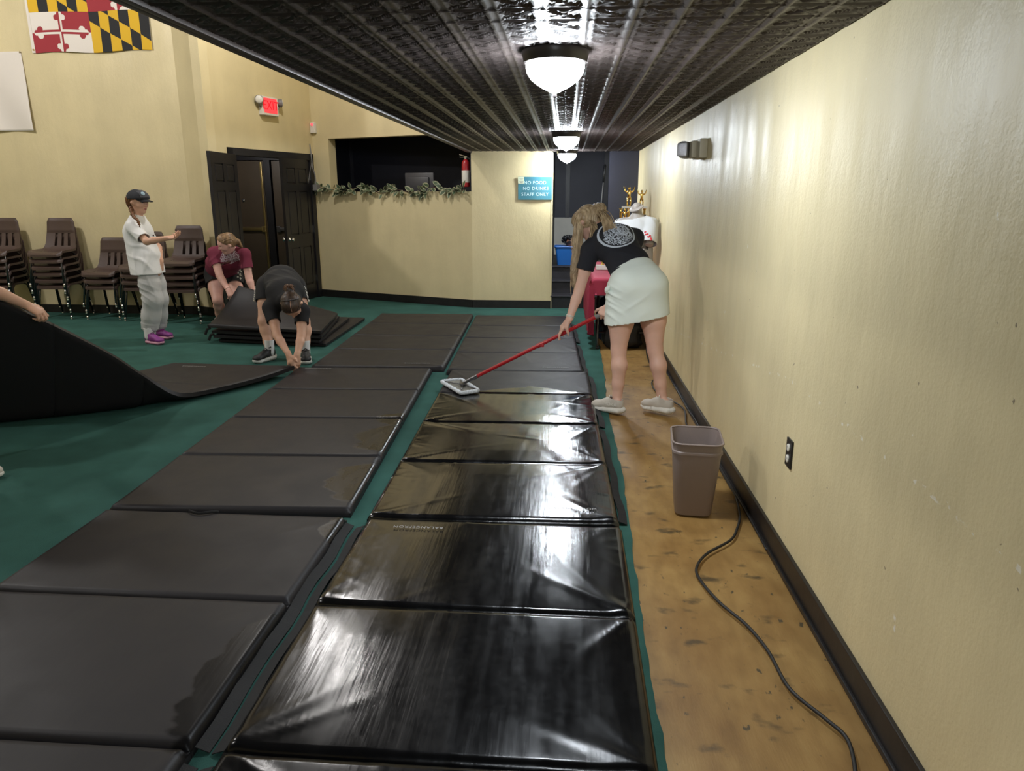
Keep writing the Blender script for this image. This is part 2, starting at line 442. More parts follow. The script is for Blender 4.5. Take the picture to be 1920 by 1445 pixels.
Z = CEIL - 1.7 * tin_height(Uc, Vc) + 0.004 + 0.004 * np.sin(X * 2.3 + 1) * np.sin(Y * 1.1)
# slight step where the tile rows overlap every 24 inches
Z -= 0.0022 * (((Y - cy0) / (CELL * 4)) % 1.0)
me = np_mesh('ceiling', np.stack([X, Y, Z], -1).reshape(-1, 3), grid_quads(nx, ny)[:, ::-1])
ce = finish('ceiling', me, M['tin'], None, True); ce['kind'] = 'structure'
bm = NB(); box(bm, ((XS + XR) / 2 + 0.05, (YB + YE) / 2, CEIL + 0.1), (XR - XS + 0.1, YE - YB, 0.16))
box(bm, ((XS + XR) / 2, (YB + 1.6) / 2, CEIL + 0.01), (XR - XS, 1.6 - YB, 0.02))
struct('ceiling_slab', bm, M['black_paint'])
bm = NB()
box(bm, (XS - 0.01, (YB + YE) / 2, CEIL + 0.02), (0.035, YE - YB, 0.075), bev=0.006)
box(bm, (XS + 0.022, (YB + YE) / 2, CEIL - 0.008), (0.03, YE - YB, 0.022), bev=0.006)
box(bm, (XS - 0.034, (YB + YE) / 2, CEIL + 0.045), (0.016, YE - YB, 0.04), bev=0.004)
struct('trim_3', bm, M['tin'], auto=35)
bm = NB(); box(bm, (XS + 0.05, (YB + YE) / 2, (CEIL + 0.18 + HALL) / 2), (0.1, YE - YB, HALL - CEIL - 0.18)); struct('wall_upper', bm, M['wall'])
bm = NB(); box(bm, (-5.7, 4.7, HALL + 0.05), (9.4, 16.0, 0.1)); struct('ceiling_hall', bm, M['hall_ceiling'])

# stage recess at the back right: three black steps, platform, dark walls
bm = NB()
for k in range(3):
    box(bm, (0.19, YE + 0.02 + 0.26 * k + 0.6, 0.09 + 0.183 * k), (0.78, 1.2, 0.183)); box(bm, (0.19, YE + 0.26 * k + 0.005, 0.17 + 0.183 * k), (0.78, 0.035, 0.022), bev=0.005)
box(bm, (0.4, 12.0, 0.27), (1.6, 2.0, 0.556))
struct('floor_stage', bm, mat('black_step_paint', srgb(40, 38, 42), 0.5, var=0.35, vscale=9, bump=0.3, bscale=35))
bm = NB(); box(bm, (0.4, 12.75, 2.0), (1.8, 0.1, 1.66)); struct('wall_stage_back', bm, M['navy_paint'])
bm = NB(); box(bm, (0.4, 12.69, 0.87), (1.8, 0.06, 0.62)); struct('wall_stage_dado', bm, M['white_paint'])
bm = NB()
for xx in (0.02, 0.66): box(bm, (xx, 12.685, 1.75), (0.07, 0.05, 1.15))
box(bm, (0.34, 12.685, 2.30), (0.70, 0.05, 0.07))
struct('trim_4', bm, M['black_paint'])
bm = NB(); box(bm, (-0.26, 11.5, 1.5), (0.13, 2.5, 3.0)); box(bm, (1.2, 11.5, 1.5), (0.1, 2.5, 3.0)); struct('wall_stage_side', bm, M['navy_paint'])
bm = NB(); box(bm, (0.78, YE + 0.06, 1.35), (0.42, 0.1, 2.7)); struct('wall_stage_pier', bm, M['navy_paint'])
bm = NB(); box(bm, (0.4, 11.5, 2.36), (1.8, 2.6, 0.1)); struct('ceiling_stage', bm, M['navy_paint'])
bm = NB(); box(bm, (-0.195, YE + 0.09, 1.05), (0.02, 0.2, 2.1)); struct('trim_5', bm, M['wall'])

# ------------------------------------------------------------------ double doors
def panel_door(bm, w, h, t, M4):
    """six raised-panel door, local x 0..w, z 0..h, faces at y = -t/2 and +t/2"""
    st = 0.105 * w / 0.8
    cols = [(st, w / 2 - st * 0.45), (w / 2 + st * 0.45, w - st)]
    rows = [(0.22, 0.80), (0.98, 1.60), (1.70, h - 0.13)]
    box(bm, (w / 2, 0, h / 2), (w, t - 0.028, h), M=M4)
    xs = [0, cols[0][0], cols[0][1], cols[1][0], cols[1][1], w]; zs = [0] + [v for r in rows for v in r] + [h]
    for sgn in (-1, 1):
        yc = sgn * (t / 2 - 0.004)
        for i in range(5):
            for j in range(7):
                cx, cz = (xs[i] + xs[i + 1]) / 2, (zs[j] + zs[j + 1]) / 2; sx, sz = xs[i + 1] - xs[i], zs[j + 1] - zs[j]
                if i in (1, 3) and j in (1, 3, 5):
                    box(bm, (cx, yc - sgn * 0.005, cz), (sx - 0.035, 0.018, sz - 0.035), bev=0.0085, M=M4)
                else:
                    box(bm, (cx, yc - sgn * 0.003, cz), (sx + 0.0004, 0.014, sz + 0.0004), M=M4)
def frameM(o, xdir):
    xdir = Vector(xdir).normalized(); z = Vector((0, 0, 1)); y = z.cross(xdir)
    m = Matrix.Identity(4)
    for i in range(3): m[i][0] = xdir[i]; m[i][1] = y[i]; m[i][2] = z[i]; m[i][3] = o[i]
    return m
M['door_black'] = mat('black_door_paint', srgb(27, 25, 28), 0.40, var=0.12, vscale=5, bump=0.12, bscale=25, bstretch=(6, 6, 0.6))
M['door_brown'] = mat('dark_bronze_door_paint', srgb(78, 66, 52), 0.4, var=0.12, vscale=3)
def knob(bm, p, n):
    q = n.to_track_quat('Z', 'Y').to_matrix().to_4x4(); q.translation = p
    lathe(bm, [(0.004, 0), (0.03, 0.0), (0.032, 0.006), (0.012, 0.012), (0.011, 0.03), (0.026, 0.042), (0.029, 0.055), (0.02, 0.068), (0.003, 0.07)], 16, M=q)
h1 = DWP(DS0 + 0.02, 0.035); free = Vector((-4.24, 8.72, 0))
d1 = thing('door_1', 'black six-panel door leaf swung wide open beside the doorway', 'door', h1); d1['kind'] = 'structure'
bm = NB(); panel_door(bm, 0.83, 2.05, 0.04, frameM((0, 0, 0.008), free - h1)); obj('door_leaf', bm, M['door_black'], d1)
xd = (free - h1).normalized(); nd = Vector((-xd.y, xd.x, 0))
bm = NB(); knob(bm, xd * 0.76 + nd * 0.02 + Vector((0, 0, 0.95)), nd); obj('door_knob', bm, M['chrome'], d1, smooth=True)
h2 = DWP(DS1 - 0.02, -0.02)
d2 = thing('door_2', 'black six-panel door leaf standing closed at the right of the doorway', 'door', h2); d2['kind'] = 'structure'
xd2 = (-dd * math.cos(0.14) + dn * math.sin(0.14)).normalized(); nd2 = Vector((-xd2.y, xd2.x, 0)); nd2 = nd2 if nd2.dot(dn) > 0 else -nd2
bm = NB(); panel_door(bm, 0.80, 2.05, 0.04, frameM((0, 0, 0.008), xd2)); obj('door_leaf', bm, M['door_black'], d2)
bm = NB(); knob(bm, xd2 * 0.735 + nd2 * 0.02 + Vector((0, 0, 0.93)), nd2); obj('door_knob', bm, M['chrome'], d2, smooth=True)
bm = NB(); knob(bm, xd2 * 0.735 - nd2 * 0.02 + Vector((0, 0, 0.93)), -nd2); obj('door_knob', bm, M['chrome'], d2, smooth=True)
bm = NB()
for z in (0.3, 1.05, 1.82): box(bm, Vector((0, 0, z)) + nd2 * 0.022 - xd2 * 0.002, (0.03, 0.012, 0.10), rz=math.atan2(xd2.y, xd2.x))
obj('hinge', bm, M['chrome'], d2)
# exit doors at the back of the vestibule
for k, (s0, s1, nm, lb) in enumerate(((-6.02, -5.13, 'door_3', 'brown metal exit door with a worn push bar seen through the open doorway'), (-4.99, -4.10, 'door_4', 'second brown metal exit door half hidden behind the closed black leaf'))):
    dr = thing(nm, lb, 'door', (s0, VY, 0)); dr['kind'] = 'structure'
    w_ = s1 - s0
    bm = NB(); box(bm, (w_ / 2, 0, 1.06), (w_ - 0.01, 0.045, 2.10), bev=0.003); obj('door_leaf', bm, M['door_brown'], dr)
    bm = NB(); box(bm, (w_ / 2, -0.055, 0.98), (w_ - 0.16, 0.05, 0.055), bev=0.008)
    for e in (0.06, w_ - 0.06): box(bm, (e, -0.045, 0.98), (0.07, 0.06, 0.1), bev=0.008)
    obj('push_bar', bm, M['brass'] if k == 0 else M['steel'], dr)
    if k == 0:
        bm = NB(); box(bm, (w_ - 0.035, -0.04, 1.06), (0.035, 0.03, 2.06), bev=0.006); obj('vertical_rod', bm, M['brass'], dr)
        bm = NB(); lathe(bm, [(0.002, 0), (0.03, 0), (0.032, 0.01), (0.015, 0.02), (0.002, 0.022)], 16, M=Matrix.Translation((0.50, -0.022, 1.46)) @ Matrix.Rotation(PI / 2, 4, 'X')); obj('deadbolt', bm, M['chrome'], dr, smooth=True)
bm = NB(); box(bm, (-5.06, VY - 0.01, 1.1), (0.11, 0.09, 2.2)); box(bm, (-5.0, VY, 2.22), (2.4, 0.1, 0.2)); box(bm, (-6.08, VY, 1.1), (0.1, 0.1, 2.2)); box(bm, (-3.96, VY, 1.1), (0.26, 0.1, 2.2)); struct('trim_6', bm, M['black_paint'])
lamp('vestibule_light', (-5.0, 10.9, 2.3), 34, 0.08, HALL_C)

# ------------------------------------------------------------------ ceiling lamps of the aisle
def ribs(a, z): return 0.012 * math.cos(a * 44)
M['globe'] = mat('lit_ribbed_glass', (0.9, 0.9, 0.88), 0.35, emit=(0.86, 0.93, 1.0), estr=GLOBE_STRENGTH)
M['lamp_base'] = mat('dark_bronze_lamp_base', srgb(44, 40, 40), 0.35)
for (lx, ly), lb in zip(((-0.08, -0.72), (-0.055, 3.18), (-0.01, 7.15), (0.0, 9.95)), ('ceiling lamp behind the camera at the start of the aisle', 'ceiling lamp nearest the camera, ribbed glass globe fully seen', 'ceiling lamp with ribbed globe, the middle one along the aisle', 'ceiling lamp farthest away, its globe against the dark stage')):
    t = thing('ceiling_lamp', lb, 'lamp', (lx, ly, CEIL), group='ceiling lamps along the aisle')
    bm = NB(); lathe(bm, [(0.02, 0.0), (0.135, 0.0), (0.138, -0.012), (0.132, -0.03), (0.128, -0.05), (0.118, -0.056), (0.02, -0.056)][::-1], 40); obj('lamp_base', bm, M['lamp_base'], t, auto=40)
    bm = NB(); lathe(bm, [(0.118, -0.05), (0.117, -0.07), (0.112, -0.09), (0.098, -0.112), (0.076, -0.13), (0.05, -0.146), (0.03, -0.155), (0.016, -0.163), (0.003, -0.166)][::-1], 88, wob=ribs); obj('lamp_globe', bm, M['globe'], t, smooth=True)
    bm = NB(); lathe(bm, [(0.001, -0.185), (0.007, -0.182), (0.009, -0.175), (0.006, -0.166), (0.004, -0.160)], 12); obj('finial', bm, M['lamp_base'], t, smooth=True)
# ------------------------------------------------------------------ gym mats
def vinyl_mat(name, dry, wet, w0=0.09, w1=0.21, wspec=0.95):
    m = bpy.data.materials.new(name); m.use_nodes = True
    nt = m.node_tree; N = nt.nodes; L = nt.links; b = N['Principled BSDF']
    tc = N.new('ShaderNodeTexCoord'); geo = N.new('ShaderNodeNewGeometry')
    at = N.new('ShaderNodeAttribute'); at.attribute_name = 'wet'
    def noi(scale, det, sc=None):
        n = N.new('ShaderNodeTexNoise'); n.inputs['Scale'].default_value = scale; n.inputs['Detail'].default_value = det
        src = geo.outputs['Position']
        if sc:
            mp = N.new('ShaderNodeMapping'); mp.inputs['Scale'].default_value = sc; L.new(src, mp.inputs['Vector']); src = mp.outputs[0]
        L.new(src, n.inputs['Vector']); return n.outputs['Fac']
    def ma(op, x, y, z=None):
        q = N.new('ShaderNodeMath'); q.operation = op
        for i, s in enumerate((x, y) if z is None else (x, y, z)):
            if isinstance(s, (int, float)): q.inputs[i].default_value = s
            else: L.new(s, q.inputs[i])
        return q.outputs[0]
    def mr(s, a, bb, c, d):
        r = N.new('ShaderNodeMapRange')
        for k, v in zip(('From Min', 'From Max', 'To Min', 'To Max'), (a, bb, c, d)): r.inputs[k].default_value = v
        L.new(s, r.inputs['Value']); return r.outputs[0]
    edge = ma('ADD', at.outputs['Fac'], ma('MULTIPLY', ma('SUBTRACT', noi(7, 5, (0.6, 1.6, 1)), 0.5), 0.7))
    wetm = mr(edge, 0.46, 0.54, 0, 1)
    mx = N.new('ShaderNodeMix'); mx.data_type = 'RGBA'; L.new(wetm, mx.inputs[0]); mx.inputs[6].default_value = (*dry, 1); mx.inputs[7].default_value = (*wet, 1)
    L.new(mx.outputs[2], b.inputs['Base Color'])
    # film of water: glossy with strokes of the mop left in it
    strokes = mr(noi(9, 5, (1.3, 0.2, 1)), 0.34, 0.66, w0, w1)
    mot = mr(noi(30, 3), 0.35, 0.65, -0.01, 0.02)
    sy_ = N.new('ShaderNodeSeparateXYZ'); L.new(geo.outputs['Position'], sy_.inputs[0])
    wr = ma('ADD', ma('ADD', strokes, mot), mr(sy_.outputs[1], 1.2, 3.3, 0.05, 0.0))      # nearest part already drying
    dr_ = mr(noi(5, 4), 0.3, 0.7, 0.46, 0.54)
    rx = N.new('ShaderNodeMix'); rx.data_type = 'FLOAT'; L.new(wetm, rx.inputs[0]); L.new(dr_, rx.inputs[2]); L.new(wr, rx.inputs[3])
    L.new(rx.outputs[0], b.inputs['Roughness'])
    h = ma('ADD', ma('MULTIPLY', noi(520, 2), 0.12), ma('ADD', ma('MULTIPLY', noi(22, 4, (1.5, 0.14, 1)), 0.5), ma('MULTIPLY', ma('MULTIPLY', noi(60, 2, (1.5, 0.07, 1)), wetm), 0.28)))
    bp = N.new('ShaderNodeBump'); bp.inputs['Strength'].default_value = 0.24; bp.inputs['Distance'].default_value = 0.004
    L.new(h, bp.inputs['Height']); L.new(bp.outputs[0], b.inputs['Normal'])
    sx = N.new('ShaderNodeMix'); sx.data_type = 'FLOAT'; L.new(wetm, sx.inputs[0]); sx.inputs[2].default_value = 0.26; L.new(mr(sy_.outputs[1], 1.4, 3.7, 0.17 * wspec, wspec), sx.inputs[3]); L.new(sx.outputs[0], b.inputs['Specular IOR Level'])
    return m
M['vinyl'] = vinyl_mat('dark_grey_vinyl', srgb(34, 32, 34), srgb(13, 13, 14))
M['vinyl_damp'] = vinyl_mat('damp_grey_vinyl', srgb(34, 32, 34), srgb(19, 18, 19), 0.22, 0.34, 0.4)
M['strap'] = mat('black_strap_webbing', srgb(18, 18, 19), 0.8, bump=0.4, bscale=300)
M['print'] = mat('pale_grey_print', srgb(150, 150, 150), 0.6)
MT, ML_, MW_, PN = 0.05, 3.04, 1.222, 4
PL = ML_ / PN
def panel_surface(nu, nv, seed, wr):
    """normalised puffy cushion with pulled creases; returns offsets below/above the nominal top (u along length, v across)"""
    r = np.random.RandomState(seed)
    u = np.linspace(0, PL, nu)[:, None] * np.ones((1, nv)); v = np.linspace(0, MW_, nv)[None, :] * np.ones((nu, 1))
    e = np.minimum(np.minimum(u, PL - u), np.minimum(v, MW_ - v))
    rad = 0.02
    d = np.where(e < rad, np.sqrt(np.maximum(rad * rad - (rad - e) ** 2, 0)) - rad, 0)
    puff = 0.004 * np.clip(e / 0.2, 0, 1) ** 0.7
    z = d + puff
    for cu in (0, PL):
        for cv in (0, MW_):
            dist = np.hypot(u - cu, v - cv); ang = np.arctan2(np.abs(v - cv), np.abs(u - cu) + 1e-6)
            for k in range(r.randint(2, 5)):
                a0 = r.uniform(0.35, 1.2); w = r.uniform(0.03, 0.07); ln = r.uniform(0.12, 0.38); A = r.uniform(0.3, 1) * 0.006 * wr
                bend = a0 + r.uniform(-0.4, 0.4) * dist
                z += A * np.exp(-((ang - bend) * np.maximum(dist, 0.06) / (w * 0.35)) ** 2) * np.exp(-(dist / ln) ** 2) * np.clip(dist / 0.05, 0, 1)
    for side in range(4):
        for k in range(int(10 * wr)):
            s = r.uniform(0.05, (MW_ if side < 2 else PL) - 0.05); ln = r.uniform(0.04, 0.13); sl = r.uniform(-0.9, 0.9); A = r.uniform(0.2, 1) * 0.0022 * wr
            if side == 0: q, t = v, u
            elif side == 1: q, t = v, PL - u
            elif side == 2: q, t = u, v
            else: q, t = u, MW_ - v
            z += A * np.exp(-((q - s - sl * t) / 0.011) ** 2) * np.exp(-(t / ln) ** 2) * np.clip(t / 0.012, 0, 1)
    for k in range(int(3 * wr)):
        a0 = r.uniform(0, PI); p0 = r.uniform(0, 1, 2) * (PL, MW_); ln = r.uniform(0.15, 0.35)
        q = (u - p0[0]) * math.sin(a0) - (v - p0[1]) * math.cos(a0); t = (u - p0[0]) * math.cos(a0) + (v - p0[1]) * math.sin(a0)
        z += 0.0016 * wr * np.exp(-(q / 0.016) ** 2) * np.exp(-(t / ln) ** 2)
    return u, v, z
def slab_mesh(name, top, bot):
    """closed slab from two (nu,nv,3) sheets"""
    nu, nv = top.shape[:2]
    V = np.concatenate([top.reshape(-1, 3), bot.reshape(-1, 3)]); q = grid_quads(nu, nv)
    n = nu * nv
    per = [(i, 0) for i in range(nu)] + [(nu - 1, j) for j in range(1, nv)] + [(i, nv - 1) for i in range(nu - 2, -1, -1)] + [(0, j) for j in range(nv - 2, 0, -1)]
    idx = [i * nv + j for i, j in per]
    side = [[idx[k], idx[k] + n, idx[(k + 1) % len(idx)] + n, idx[(k + 1) % len(idx)]] for k in range(len(idx))]
    return np_mesh(name, V, np.concatenate([q, q[:, ::-1] + n, np.array(side)]))
def set_wet(me, vals):
    a = me.attributes.new('wet', 'FLOAT', 'POINT'); a.data.foreach_set('value', np.asarray(vals, np.float32))
def logo(parent, M4):
    me = text_mesh('BALANCEFROM', 0.030, 0.0004, spacing=1.15); me.transform(M4); me.name = 'logo'
    o = finish('logo', me, M['print'], parent, False); o['label'] = 'small grey BALANCEFROM lettering'
    return o
NU, NV = 46, 72
def flat_mat(label, corner, ang, seed, wr, wetf, logos=(), strips=(), group='folding gym mats laid out on the carpet', npan=PN, handle=None, gaps=None):
    """corner: front-right corner on the floor, length runs along +Y turned by ang, width runs to -X"""
    t = thing('gym_mat', label, 'mat', (corner[0], corner[1], 0.001), ang, group)
    c, s = math.cos(ang), math.sin(ang)
    for k in range(npan):
        u, v, z = panel_surface(NU, NV, seed * 10 + k, wr)
        rr = np.random.RandomState(seed * 7 + k)
        X = -v; Y = u * 0.996 + k * PL + 0.0015
        Z = MT + z - 0.004
        top = np.stack([X, Y, Z], -1); bot = np.stack([X, Y, np.zeros_like(Z)], -1)
        me = slab_mesh('panel', top, bot)
        wx = corner[0] + c * X - s * Y; wy = corner[1] + s * X + c * Y
        w = wetf(wx, wy); w = np.concatenate([w.ravel(), (w * 0).ravel()])
        set_wet(me, w)
        o = finish('panel', me, M['vinyl_damp'] if seed in (4, 5) else M['vinyl'], t, True); me.set_sharp_from_angle(angle=math.radians(60))
    for (u0, v0, flip) in logos:
        logo(t, Matrix.Translation((-v0, u0, MT + 0.0075)) @ Matrix.Rotation(PI if flip else 0, 4, 'Z'))
    for (y0, y1, side) in strips:
        bm = NB(); xx = 0.022 if side > 0 else -MW_ - 0.022
        n = 14; pts = [(xx + 0.006 * math.sin(i * 1.3), y0 + (y1 - y0) * i / n, 0.012 + 0.006 * math.sin(i * 0.9) ** 2) for i in range(n + 1)]
        for i in range(n):
            a, b = Vector(pts[i]), Vector(pts[i + 1]); sx = Vector((0.021, 0, -0.008 * (1 if side > 0 else -1)))
            prism(bm, [a - sx, b - sx, b + sx, a + sx], (0, 0, 0.0), (0, 0, 0.003))
        bmesh.ops.remove_doubles(bm, verts=bm.verts[:], dist=0.0004)
        obj('velcro_strip', bm, M['strap'], t, smooth=False)
    if handle is not None:
        bm = NB(); hy, hv = handle
        pts = smooth_path([(-hv + 0.07, hy, MT - 0.01), (-hv + 0.06, hy - 0.03, MT + 0.005), (-hv, hy - 0.055, MT + 0.006), (-hv - 0.06, hy - 0.03, MT + 0.005), (-hv - 0.07, hy, MT - 0.01)], 6)
        tube(bm, pts, 0.007, 8, squash=0.4); obj('carry_handle', bm, M['strap'], t, smooth=True)
    return t
def ss(a, b, x): t = np.clip((x - a) / (b - a), 0, 1); return t * t * (3 - 2 * t)
def wet_right(x, y):
    far = 1 - ss(5.45, 5.62, y + 0.10 * np.sin(x * 5) - 0.05 * (x > -0.3))
    return np.clip(far, 0, 1) * 1.0
def wet_none(x, y): return np.zeros_like(x)
def wet_back(x, y): return np.zeros_like(x)
def wet_E(x, y):      # splashes over the right-hand edge of the left column
    e = x - (-1.04 - 0.06 * (y - 3.2) / 1.0)
    blob = lambda cy, ry, rx: np.exp(-((y - cy) / ry) ** 2) * np.clip(1 + e / rx, 0, 1) * 1.25
    return np.clip(np.maximum(np.maximum(blob(3.62, 0.3, 0.36), blob(4.35, 0.26, 0.36)), blob(4.75, 0.14, 0.3)), 0, 1)
def wet_D(x, y):
    e = x + 1.03
    blob = lambda cy, ry, rx: np.exp(-((y - cy) / ry) ** 2) * np.clip(1 + e / rx, 0, 1) * 1.25
    return np.clip(np.maximum(blob(2.0, 0.42, 0.22), blob(3.05, 0.14, 0.14)), 0, 1)
PLn = PL
flat_mat('wet glossy gym mat closest to the camera, beside the bare plywood strip', (0.272, 3.165 - ML_, 0), -0.006, 1, 0.75, wet_right, logos=[(ML_ - 0.11, 0.95, True)], strips=[(0.02, 1.48, -1), (1.54, 3.0, -1)])
flat_mat('wet gym mat under the sponge mop, streaked with white reflections', (0.282, 3.212, 0), 0.020, 2, 0.9, wet_right, logos=[(0.11, 0.22, False)], strips=[(0.05, 1.5, 1), (1.56, 2.98, 1)])
flat_mat('dry gym mat farthest back, beside the red-clothed table', (0.184, 6.262, 0), 0.036, 3, 1.0, wet_none, logos=[(0.10, 0.25, False)], strips=[(0.05, 1.3, 1), (1.45, 2.6, 1)])
flat_mat('dry dull gym mat filling the bottom left corner, nearest on the left', (-1.035, 3.178 - ML_, 0), 0.0, 4, 0.35, wet_D, strips=[(0.02, 1.48, 1), (1.54, 3.02, 1)], handle=(ML_ + 0.012, 0.72))
flat_mat('gym mat with wet splashes along its right edge, touched by the person in black', (-1.04, 3.255, 0), 0.046, 5, 0.35, wet_E, logos=[(ML_ - 0.10, MW_ - 0.22, True)])
flat_mat('dry gym mat at the back left, in front of the angled yellow half wall', (-1.078, 6.33, 0), 0.036, 6, 0.8, wet_none, logos=[(0.10, 0.26, False)])

# the mat being carried in: far end flat at the kneeler's hands, right edge lifted at the near end
def sheet_mat(label, Rpts, wfun, group=None, npan=PN):
    t = thing('gym_mat', label, 'mat', (Rpts[0][0], Rpts[0][1], 0.0), 0, group)
    path = smooth_path(Rpts, 24); acc = [0.0]
    for i in range(1, len(path)): acc.append(acc[-1] + (path[i] - path[i - 1]).length)
    def R(s):
        s = min(max(s, 0), acc[-1] - 1e-6)
        i = int(np.searchsorted(acc, s)) - 1; i = max(0, min(i, len(path) - 2))
        f = (s - acc[i]) / max(acc[i + 1] - acc[i], 1e-9)
        return path[i].lerp(path[i + 1], f)
    nu, nv = 30, 60
    total = acc[-1]; pl = total / npan
    for k in range(npan):
        mid = np.zeros((nu, nv, 3))
        for i in range(nu):
            s = k * pl + 0.0002 + (pl - 0.0004) * i / (nu - 1)
            r = R(s); wh, ph = wfun(s); wh = Vector(wh).normalized()
            sl = math.sin(ph); zz = r.z; hx = 0.0; prev = zz
            for j in range(nv):
                v = MW_ * j / (nv - 1)
                zl = r.z - v * sl; q = zl - 0.028; rad = 0.05
                zz = 0.028 + (q if q > rad else (0 if q < -rad else (q + rad) ** 2 / (4 * rad)))
                if j:
                    dv = MW_ / (nv - 1); hx += math.sqrt(max(dv * dv - (zz - prev) ** 2, 0))
                prev = zz
                mid[i, j] = (r.x + wh.x * hx, r.y + wh.y * hx, zz)
        du = np.gradient(mid, axis=0); dv = np.gradient(mid, axis=1)
        n = np.cross(du, dv); n /= np.linalg.norm(n, axis=2, keepdims=True) + 1e-9
        if n[nu // 2, nv // 2, 2] < 0: n = -n
        e = np.minimum(np.minimum(np.arange(nu)[:, None], nu - 1 - np.arange(nu)[:, None]) * (pl / nu), np.minimum(np.arange(nv)[None, :], nv - 1 - np.arange(nv)[None, :]) * (MW_ / nv))
        th = 0.024 * np.where(e < 0.02, np.sqrt(np.clip(e / 0.02, 0.45, 1)), 1)[..., None]
        me = slab_mesh('panel', mid + n * th, mid - n * th)
        set_wet(me, np.zeros(len(me.vertices)))
        finish('panel', me, M['vinyl'], t, True, True); me.set_sharp_from_angle(angle=math.radians(60))
        if k == 0:
            c = mid[5, int(nv * 0.72)] + n[5, int(nv * 0.72)] * 0.0255
            ux = Vector(mid[5, 40] - mid[5, 44]).normalized(); nn = Vector(n[5, 42]); uy = nn.cross(ux)
            m4 = Matrix.Identity(4)
            for a in range(3): m4[a][0] = -ux[a]; m4[a][1] = -uy[a]; m4[a][2] = nn[a]; m4[a][3] = c[a] - t.location[a]
            logo(t, m4)
    return t, R
lift = sheet_mat('gym mat being carried in, its near end tipped up so the black underside shows',
    [(-2.36, 6.06, 0.085), (-2.53, 5.78, 0.05), (-2.74, 5.45, 0.036), (-2.93, 5.17, 0.07), (-3.08, 4.96, 0.28), (-3.20, 4.80, 0.47), (-3.41, 4.52, 0.74), (-3.56, 4.28, 0.93), (-3.72, 4.05, 1.06)],
    lambda s: (tuple(np.array((-0.985, 0.17, 0.0)) * (1 - ss(0.6, 1.5, s)) + np.array((-0.80, 0.60, 0.0)) * ss(0.6, 1.5, s)), 0.04 + 1.16 * float(ss(0.75, 1.5, s)) - 0.17 * float(ss(1.7, 2.9, s))))

# folded mats waiting in a pile behind the kneeler
def patch_slab(name, P4, th, parent, sag=0.0, lift_pow=1.0, n=40):
    """bilinear slab: P4 = front-left, front-right, back-right, back-left (top surface, world)"""
    a, b, c, d = [np.array(p, float) for p in P4]
    s = np.linspace(0, 1, n)[:, None, None]; q = np.linspace(0, 1, n)[None, :, None]
    top = (a * (1 - s) + b * s) * (1 - q) + (d * (1 - s) + c * s) * q
    zz = top[..., 2]
    bz = (a[2] * (1 - s) + b[2] * s) * (1 - q ** 0 * 0) * 1.0
    if lift_pow != 1.0:
        zb = (a[2] * (1 - s) + b[2] * s)[..., 0] * np.ones((1, n)); ztop = (d[2] * (1 - s) + c[2] * s)[..., 0]
        top[..., 2] = zb + (ztop - zb) * (q[..., 0] ** lift_pow)
    top[..., 2] += -sag * (np.sin(PI * s) * np.sin(PI * q))[..., 0]
    e = np.minimum(np.minimum(s, 1 - s), np.minimum(q, 1 - q))[..., 0] * 1.2
    top[..., 2] += np.where(e < 0.015, -0.012 * (1 - e / 0.015), 0)
    bot = top.copy(); bot[..., 2] -= th - np.where(e < 0.015, 0.02 * (1 - e / 0.015), 0)
    me = slab_mesh(name, top, bot); set_wet(me, np.zeros(len(me.vertices)))
    o = finish(name, me, M['vinyl'], parent, True, True); me.set_sharp_from_angle(angle=math.radians(60)); return o
t = thing('gym_mat', 'lowest gym mat of the pile, its open leaf sticking out to the right', 'mat', (-3.1, 8.0, 0), 0, 'folded gym mats piled behind the person in black')
patch_slab('panel', [(-3.74, 7.50, 0.047), (-2.50, 7.34, 0.047), (-2.54, 9.02, 0.047), (-3.72, 9.05, 0.047)], 0.045, t)
patch_slab('panel', [(-3.78, 7.47, 0.096), (-2.55, 7.30, 0.092), (-2.66, 8.75, 0.094), (-3.80, 8.85, 0.096)], 0.045, t)
t = thing('gym_mat', 'folded gym mat on top of the pile, lifted by the person in maroon', 'mat', (-3.1, 8.0, 0.1), 0, 'folded gym mats piled behind the person in black')
patch_slab('panel', [(-3.80, 7.48, 0.146), (-2.52, 7.28, 0.142), (-2.72, 8.55, 0.144), (-3.84, 8.45, 0.146)], 0.046, t)
patch_slab('panel', [(-3.83, 7.46, 0.212), (-2.52, 7.27, 0.196), (-2.70, 8.42, 0.20), (-3.70, 8.02, 0.57)], 0.046, t, lift_pow=1.35)
bm = NB()
for p in ((-3.77, 7.475, 0.10), (-3.80, 7.47, 0.165)): tube(bm, [Vector(p), Vector(p) + Vector((-0.035, -0.012, -0.01)), Vector(p) + Vector((-0.06, -0.02, -0.07))], 0.014, 6, squash=0.3)
obj('velcro_strip', bm, M['strap'], t, world=True)
